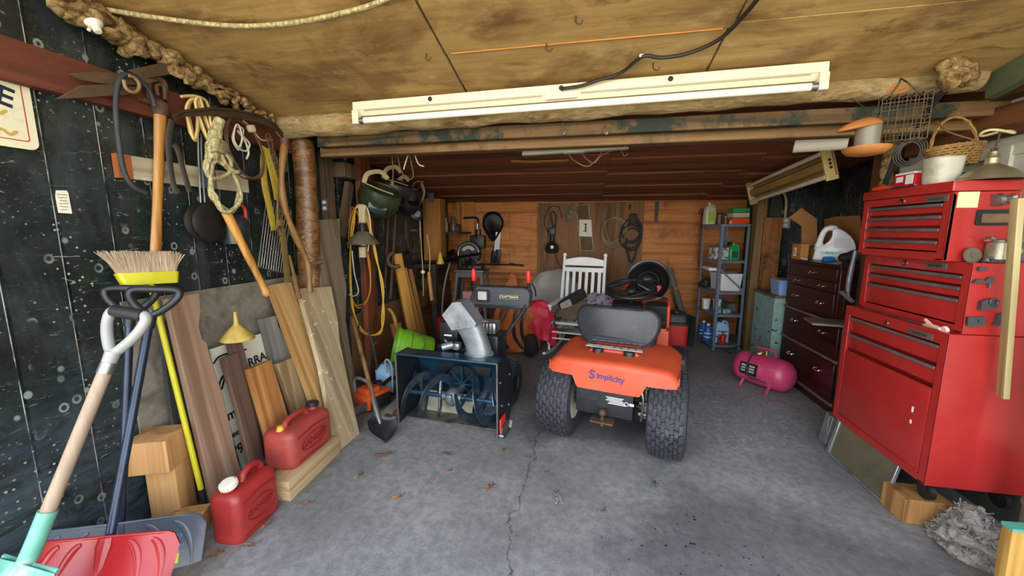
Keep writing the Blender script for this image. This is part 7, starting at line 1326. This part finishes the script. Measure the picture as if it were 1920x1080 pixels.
# ------------------------------------------------------------------ behind the snow blower on the floor
GRN = plain('lime green plastic', '#6fa81f', '#82bb2c', .45, scale=6, dirt='#8aa05a', dt=(.58, .75), ds=3)
BKT = frame(P(800, 655, y=3.62), P(752, 655, y=3.45), (.1, -.2, 1)) ; t = thing('green_bucket', 'lime green plastic bucket tipped on its side behind the snow blower', 'bucket', (-1.75, 3.55, 0))
bc = V((-1.58, 3.68, .30)); bt = V((-1.90, 3.50, .40)); BKT = frame(bc, bt, (0, 0, 1)); Lb = (bt-bc).length
b = MB(BKT); b.lathe([(0, 0), (.135, 0), (.145, .02), (.178, Lb-.03), (.190, Lb-.028), (.192, Lb), (.182, Lb+.002), (.172, Lb-.02), (.135, .02), (0, .018)], 36, cap=False); partw('body', b, GRN, t, smooth=50)
b = MB(BKT); b.torus((0, 0, Lb*.62), .170, .006, 36, 6); b.tube([(.0, .175, Lb*.8), (.09, .165, Lb*.45), (.16, .09, Lb*.30), (.185, .0, Lb*.42)], .006, 6, smooth=5); partw('handle', b, plain('dark green wire', '#4c7420', '#5a8428', .5), t)
LB = plain('pale blue plastic tub', '#5f7f9c', '#7894ae', .45)
b = MB(TR(-1.90, 3.52, 0, rz=10)); b.rings([[(x*s, y*s, z) for x, y in rrect(.36, .38, .08)] for z, s in ((0, .84), (.16, .97), (.165, 1.03), (.175, 1.03), (.17, .95), (.02, .8))]); t = one('wash_tub', b, LB, 'pale blue plastic tub on the floor under the lime green bucket', 'tub', smooth=50)
b = MB(TR(-1.86, 3.22, 0)); b.rings([[(x*s, y*s, z) for x, y in rrect(.16, .14, .04)] for z, s in ((0, .9), (.24, 1), (.26, .8), (.30, .35))]); t2 = one('blue_jug', b, plain('pale blue jug', '#8fb6d8'), 'pale blue jug standing between the chainsaw and the snow blower', 'jug', smooth=50)
b = MB(); b.tube([P(x, y, y=3.12) for x, y in ((736, 735), (735, 690), (728, 675), (722, 678), (725, 700))], .008, 8, smooth=5); one('cable', b, plain('grey cable', '#8d9298', '#a0a5aa', .5), 'grey cable looped over the pale blue jug', 'cable')
b = MB(); b.tube([P(x, y, y=3.2) for x, y in ((690, 620), (700, 650), (706, 690), (700, 725), (692, 700), (696, 660), (706, 640))], .010, 8, smooth=5); one('hose', b, RUBBER, 'dark hose looped beside the shovel handle on the reddish post', 'hose', smooth=60)
gas_can('small bright red gas can behind the lime green bucket', TR(-1.62, 4.22, .26, rz=40), .19, .22, .28, REDP, True, False, mat=REDP)
b = MB(); b.box((-1.62, 4.22, .13), (.30, .30, .25), bev=.006); one('wooden_crate', b, DKW, 'dark crate on the floor carrying the small bright red gas can', 'crate')
gas_can('dark red gas can on the floor beside the black engine', TR(-1.52, 3.84, 0, rz=30), .22, .30, .27, BLACKP, True, False, mat=plain('dark red plastic', '#7a1c1c', '#8e2626', .45))

# ------------------------------------------------------------------ ceiling: long fluorescent, cable, rope, hooks
FIX = plain('cream fixture enamel', '#d9d2b4', '#e3dcc0', .4, scale=4, dirt='#b5a67c', dt=(.66, .8)); TUBE = plain('fluorescent tube', '#e9e4d2', '#f0ecdc', .25)
F0, F1 = V((-1.50, 2.385, 2.335)), V((1.175, 2.37, 2.365)); FM = frame(F0, F1, (0, -1, 0)); FL = (F1-F0).length
t = thing('fluorescent_light', 'long cream single tube fluorescent fixture in front of the barked log', 'light fixture', FM)
def FB(b, x, y, z0, z1, sx, sy): b.box((x, y, (z0+z1)/2), (sx, sy, z1-z0)); return b
# local x points down the face, y towards the room, z along the fixture
xs = -1 if (FM.to_3x3() @ V((1, 0, 0))).z > 0 else 1
b = MB(); FB(b, xs*-.008, 0, 0, FL, .05, .05); b.prism([(xs*.018, .024), (xs*.05, .0), (xs*.05, -.03), (xs*.018, -.03)], .02, FL-.02); partw('channel', MB(FM) if 0 else b, FIX, t, mw=FM, bev=.002) if 0 else part('channel', b, FIX, t, bev=.002)
for z in (.0, FL-.045): b = MB(); b.box((xs*.062, .018, z+.022), (.085, .045, .045), bev=.006); part('end_holder', b, FIX, t)
b = MB(); b.cyl((xs*.083, .02, .045), (xs*.083, .02, FL-.045), .0195, n=18); tb = part('tube', b, TUBE, t)
for z in (.045, FL-.075): b = MB(); b.cyl((xs*.083, .02, z), (xs*.083, .02, z+.03), .0202, n=18); part('tube_cap', b, STEEL, tb)
for z in (.53, 1.33, 1.92): b = MB(); b.cyl((xs*-.012, .0245, z), (xs*-.012, .027, z), .014, n=14); part('knockout', b, INK, t)
b = MB(); FB(b, xs*.028, .022, 1.24, 1.42, .035, .012); part('cover_plate', b, FIX, t)
for z0, z1 in ((.08, 1.22), (1.44, FL-.08)): b = MB(); FB(b, xs*.022, .0245, z0, z1, .008, .004); part('side_groove', b, plain('grey groove', '#a79f85'), t)
def cpt(px, py, dz=.02):
    d = fwd+rgt*((px-960)/FPX)-upv*((py-540)/FPX); k = (cz(2)-dz-.2*(0-2.0)-CH)/(d.z+.2*d.y); return V((0, 0, CH))+d*k
b = MB(); q = [V((-.165, 2.352, 2.352)), V((-.15, 2.335, 2.352)), V((-.06, 2.325, 2.356)), V((.02, 2.315, 2.372))]+[cpt(x, y, .022) for x, y in ((1165, 136), (1205, 106), (1240, 108), (1290, 100), (1345, 76), (1385, 40), (1425, -8), (1460, -60))]; b.tube(q, .0095, 8, smooth=6); cb = one('ceiling_cable', b, plain('black cable', '#1d1712', '#2b221a', .5), 'black cable drooping along the plywood ceiling to the long light', 'cable')
b = MB(); b.box(tuple(cpt(1203, 105, .018)), (.022, .014, .012)); partw('staple', b, WHITEP, cb)
b = MB(); q = [cpt(x, y, .025) for x, y in ((160, 12), (200, 18), (260, 28), (330, 38), (400, 46), (460, 49), (520, 46), (580, 38), (640, 25), (690, 12), (730, -4), (780, -25))]; b.tube(q, .0105, 8, smooth=5); one('ceiling_rope', b, ROPE, 'pale rope running slack along the plywood ceiling by the dark wall', 'rope')
NAIL = RUST
for i, (x, y, lb) in enumerate(((1080, 30, 'bent rusty wire hook in the middle of the ceiling plywood'), (1025, 82, 'small rusty nail hook below the middle ceiling seam'), (800, 100, 'rusty staple beside the dark ceiling seam'), (1225, 118, 'short brown hook beside the ceiling cable'))):
    p = cpt(x, y, .0); b = MB(); b.tube([p, p+V((0, -.01, -.03)), p+V((.02, -.02, -.045)), p+V((.03, -.02, -.03))], .004, 6, smooth=3); one('ceiling_hook', b, NAIL, lb, 'hook')
for i, (x, y0, y1) in enumerate(((1055, 228, 250), (1135, 236, 250))):
    p, q = P(x, y0, y=2.665), P(x, y1, y=2.665); b = MB(); b.tube([p+V((0, .04, .0)), p, q, q+V((.012, -.006, -.004)), q+V((.016, -.006, .012))], .005, 6, smooth=3); one('beam_hook', b, STEEL, 'grey eye hook screwed under the barked log, nearer the dark wall' if i == 0 else 'smaller grey hook under the barked log, nearer the tool chests', 'hook')
# rear roof: old fixture, wires, stick
def rpt(px, py, dz=.02):
    d = fwd+rgt*((px-960)/FPX)-upv*((py-540)/FPX); k = (roofz(2.6)+2.6*.117-dz-CH)/(d.z+.117*d.y); return V((0, 0, CH))+d*k
p, q = P(980, 286, y=3.05), P(1178, 273, y=3.05); b = MB(); b.box((0, 0, (q-p).length/2), (.05, .06, (q-p).length)); b.box((0, 0, (q-p).length*.5), (.058, .066, .16)); t = one('fluorescent_light', b, plain('grey green fixture', '#9aa08c', '#aeb4a0', .5), 'short greenish white fixture just beyond the beam under the dark roof', 'light fixture', mw=frame(p, q, (0, -1, 0)))
b = MB(); b.tube([rpt(x, y, .03) for x, y in ((958, 302), (1000, 303), (1066, 300))], .012, 6); one('thin_lath', b, wood('pale lath', '#8a5e34', '#a07544', axis='x'), 'thin pale lath fixed under the dark roof planks', 'lath')
for i, (pts, lb) in enumerate((([(1062, 283), (1075, 300), (1100, 312), (1118, 300), (1128, 285)], 'brown wire loop hanging from the old fixture end'), ([(1090, 288), (1112, 306), (1130, 290), (1160, 280), (1170, 292), (1178, 288)], 'brown wire trailing along the roof beyond the old fixture'))):
    b = MB(); b.tube([P(x, y, y=3.15) for x, y in pts], .005, 6, smooth=5); one('loose_wire', b, plain('brown wire', '#6d3a22', '#85502f', .5), lb, 'wire')
for pts, mt, lb in (([(765, 292), (760, 306), (757, 318)], WC, 'short white wire end poking down under the beam'), ([(745, 290), (752, 320), (765, 336), (775, 330), (770, 300), (768, 290)], plain('brown cable', '#4d3a26'), 'brown wire looping down under the beam beside the white wire ends'), ([(778, 292), (785, 308), (795, 312)], WC, 'forked white wire end beside the brown loop'), ([(735, 290), (737, 320), (736, 340)], plain('brown cable', '#4d3a26'), 'brown cord with a plug dangling above the welding masks')):
    b = MB(); b.tube([P(x, y, y=2.98) for x, y in pts], .005, 6, smooth=4)
    if 'plug' in lb: b.box(tuple(P(736, 343, y=2.98)), (.022, .02, .04), bev=.004)
    one('loose_wire', b, mt, lb, 'wire')
# tilted two tube fixture by the recess
p, q = P(1413, 362, x=1.95), P(1562, 305, x=1.88); fm = frame(p, q, (-1, -.15, -.25)); L = (q-p).length
t = thing('fluorescent_light', 'tilted two tube fluorescent fixture hanging over the dark dresser', 'light fixture', fm); TAN = plain('tan fixture enamel', '#8f7440', '#a88a52', .5, dirt='#6d5428')
b = MB(); b.box((0, -.012, L/2), (.20, .02, L)); b.prism([(-.05, 0), (.05, 0), (.03, .05), (-.03, .05)], .03, L-.03); part('reflector', b, TAN, t)
for z in (.01, L-.01): b = MB(); b.box((0, .022, z), (.26, .085, .02), bev=.003); b.box((.15, .01, z), (.05, .03, .012)); part('end_plate', b, plain('cream end plate', '#b39c62', '#c5ae74', .5), t)
for x in (-.095, .095): b = MB(); b.cyl((x, .05, .02), (x, .05, L-.02), .020, n=16); part('tube', b, plain('pale tube', '#cfc8b4', '#dbd5c4', .3), t)
for k in range(3): b = MB(); b.cyl((-.03+.03*k, .02, L+.001), (-.03+.03*k, .02, L+.004), .011, n=10); part('knockout', b, INK, t)
b = MB(); p = P(1490, 268, y=3.15); q = P(1590, 262, y=3.05); fm = frame(p, q, (0, 0, 1)); L = (q-p).length; b.lathe([(.062, 0), (.062, L)], 18, cap=False, arc=PI*1.15); b.lathe([(.058, 0), (.058, L)], 18, cap=False, arc=PI*1.15); b.jig(.008, 6)
one('plastic_gutter', b, plain('white curled plastic', '#d4d0c0', '#e0dccb', .5), 'curled white plastic strip resting above the tilted two tube fixture', 'strip', mw=fm @ TR(0, .0, 0, rz=150), smooth=60)
# bird feeder, suet cage, foam
FOR = plain('orange feeder plastic', '#a0622a', '#b3763c', .5, scale=5); p = P(1622, 292, y=2.30); fx, fy, fz = p.x, p.y, p.z
t = thing('bird_feeder', 'orange bird feeder with a grey clear tube hanging from the barked log', 'bird feeder', (fx, fy, fz)); T_ = TR(fx, fy, fz, s=.68)
b = MB(T_); b.lathe([(.06, 0), (.11, .012), (.138, .04), (.142, .058), (.132, .056), (.10, .025), (0, .02)], 32); partw('tray', b, FOR, t, smooth=50)
b = MB(T_); b.lathe([(.074, .03), (.074, .215)], 28); partw('seed_tube', b, plain('cloudy clear tube', '#6d6856', '#837e6b', .4, spec=.5), t)
b = MB(T_ @ TR(-.012, 0, .20, ry=-9)); o = []
for i in range(25): a = 2*PI*i/24; o.append(a)
b.rings([[(s*(.085*math.cos(a)-(.10*max(0, -math.cos(a))**2)), s*.085*math.sin(a), z) for a in [2*PI*i/28 for i in range(28)]] for z, s in ((0, 1.0), (.004, 1.04), (.018, 1.0), (.045, .72), (.062, .35), (.066, .1))]); partw('roof', b, FOR, t, smooth=50)
b = MB(T_); b.tube([(0, 0, .255), (.02, .1, .36), (.05, .34, .50)], .004, 6, smooth=3); partw('hanger_wire', b, RUST, t)
p = P(1692, 222, y=2.36); t = thing('suet_cage', 'small square wire suet cage hanging beside the orange bird feeder', 'cage', (p.x, p.y, p.z-.11)); T_ = TR(p.x, p.y, p.z, rz=-20); CW = plain('dark cage wire', '#3c3324', '#54492f', .5, .5)
for nm, yy in (('front_grid', -.035), ('back_grid', .035)):
    b = MB(T_)
    for k in range(7): f_ = -.09+.03*k; b.cyl((f_, yy, -.11), (f_, yy, .11), .0028, n=5); b.cyl((-.09, yy, f_*1.22), (.09, yy, f_*1.22), .0028, n=5)
    partw(nm, b, CW, t)
b = MB(T_)
for k in range(7):
    f_ = -.09+.03*k
    for e in (-1, 1): b.cyl((f_, -.035, e*.11), (f_, .035, e*.11), .0028, n=5); b.cyl((e*.09, -.035, f_*1.22), (e*.09, .035, f_*1.22), .0028, n=5)
partw('side_grid', b, CW, t)
b = MB(T_); b.tube([(-.06, 0, .11), (-.03, 0, .17), (-.02, .03, .20)], .004, 6); b.tube([(.05, 0, .11), (.0, 0, .17), (-.02, .03, .2)], .004, 6); partw('hanger', b, CW, t)
p = P(1706, 285, y=2.9); b = MB()
for k in range(4): b.torus((p.x, p.y, p.z), .045+.008*k, .005, 24, 6, TR(p.x, p.y, p.z, rx=90, rz=-20, ry=10*k) @ TR(-p.x, -p.y, -p.z), sy=1.3)
one('wire_coil', b, plain('grey green wire', '#3d3a2e', '#4f4b3c', .5), 'small coil of grey wire hanging below the square suet cage', 'coil', smooth=60)
b = MB(); rn = random.Random(8)
for i in range(40):
    px, py = 1795+rn.uniform(-24, 24), 138+rn.uniform(-20, 20); p = P(px, py, y=2.42+rn.uniform(-.03, .03)); b.ball(tuple(p), (rn.uniform(.02, .04),)*3, 8)
b.jig(.015, 22); b.jig(.006, 70); o = one('insulation_tuft', b, YF_, 'tuft of yellow insulation at the end of the barked log', 'insulation', smooth=80); o['kind'] = 'stuff'
b = MB(); b.tube([P(1818, 135, y=2.40), P(1790, 158, y=2.46), P(1760, 180, y=2.55), P(1735, 215, y=2.7)], .016, 8, smooth=5); b.tube([P(1735, 215, y=2.7), P(1680, 290, y=3.2), P(1660, 345, y=3.3)], .016, 8); one('power_cable', b, RUBBER, 'thick black cable running down behind the suet cage', 'cable')
b = MB(); rn = random.Random(11)
for i in range(26): p = P(1690+rn.uniform(-14, 10), 240+i*4, y=3.30); b.ball((2.14, 3.38, p.z), (.035, .03, .05), 8)
b.jig(.02, 16); b.jig(.008, 50); o = one('insulation_batt', b, YF_, 'torn insulation beside the upright post behind the red lid', 'insulation', smooth=80); o['kind'] = 'stuff'

# ------------------------------------------------------------------ fallen leaves on the concrete
def leaf(px, py, s, rz, c, label, curl=.25):
    p = P(px, py, z=.004); n = 40; b = MB()
    def rad(a): return s*(.36+.64*abs(math.cos(a))**1.5)*(1+.42*math.cos(7*a+.5))*.6
    ctr = [(0, 0, .004)]; rings_ = []
    for k in (.0, .35, .7, 1):
        rings_.append([(k*rad(2*PI*i/n)*math.cos(2*PI*i/n), k*rad(2*PI*i/n)*math.sin(2*PI*i/n)*.8, .003+curl*s*(k*k)*(.25+.3*math.sin(2*PI*i/n*2+s*90)) if k else .003) for i in range(n)])
    b.rings(rings_[1:], cap=False); cv = b.v((0, 0, .003)); b.bm.verts.ensure_lookup_table()
    v0 = list(b.bm.verts)[:n]
    for i in range(n): b.f((cv, v0[i], v0[(i+1) % n]))
    t = thing('fallen_leaf', label, 'leaf', TR(p.x, p.y, 0, rz=rz), 'dry leaves scattered on the concrete floor')
    lf = part('blade', b, plain('leaf '+c, c, None, .85, scale=20, dirt='#4a3424', dt=(.55, .75)), t, smooth=60); m_ = lf.modifiers.new('thickness', 'SOLIDIFY'); m_.thickness = .0012
    b = MB(); b.tube([(-s*.3, 0, .005), (s*.2, 0, .006), (s*.75, .01, .006), (s*.95, .03, .004)], .0016, 5); part('stalk', b, plain('leaf stalk', '#6d5034'), t)
for a in ((718, 853, .085, 20, '#7a5640', 'large brown leaf before the round shovel blade'), (672, 893, .05, 70, '#8a7a6a', 'greyish leaf between the doubled timber and the big brown leaf'), (837, 850, .05, -10, '#6d4c38', 'brown leaf lying before the snow blower corner'), (840, 883, .04, 40, '#9a6a44', 'tan curled leaf below the snow blower'), (917, 914, .06, 60, '#a06a40', 'orange brown leaf in the middle of the open floor'), (745, 932, .05, 30, '#b07d4a', 'light tan leaf between the doubled timber and the open floor'), (1047, 934, .075, 100, '#9a8c82', 'pale pinkish grey oak leaf in front of the tractor'), (990, 857, .035, 15, '#7d5a3e', 'small brown leaf near the tractor tire with the visible rim'), (1008, 697, .03, 60, '#a5763f', 'small tan leaf on the floor between blower and tractor'), (1022, 884, .03, 0, '#7c5b48', 'tiny brown leaf before the tractor hitch'), (1228, 908, .055, 80, '#5d6672', 'bluish grey leaf in front of the big tractor tire'), (570, 945, .06, 25, '#93796a', 'dull leaf at the foot of the doubled timber'), (465, 1022, .05, 10, '#8a7468', 'dull leaf in front of the upright gas can'), (945, 845, .03, 90, '#8d6b4a', 'small leaf before the snow blower skid shoe'), (398, 1042, .06, 50, '#7d5a44', 'brown leaf beside the grey snow shovel scoop'), (498, 985, .035, 45, '#9b5c3a', 'reddish leaf beside the upright gas can'), (1128, 957, .035, 20, '#6d645e', 'dark grey leaf beyond the pale oak leaf')):
    leaf(*a)
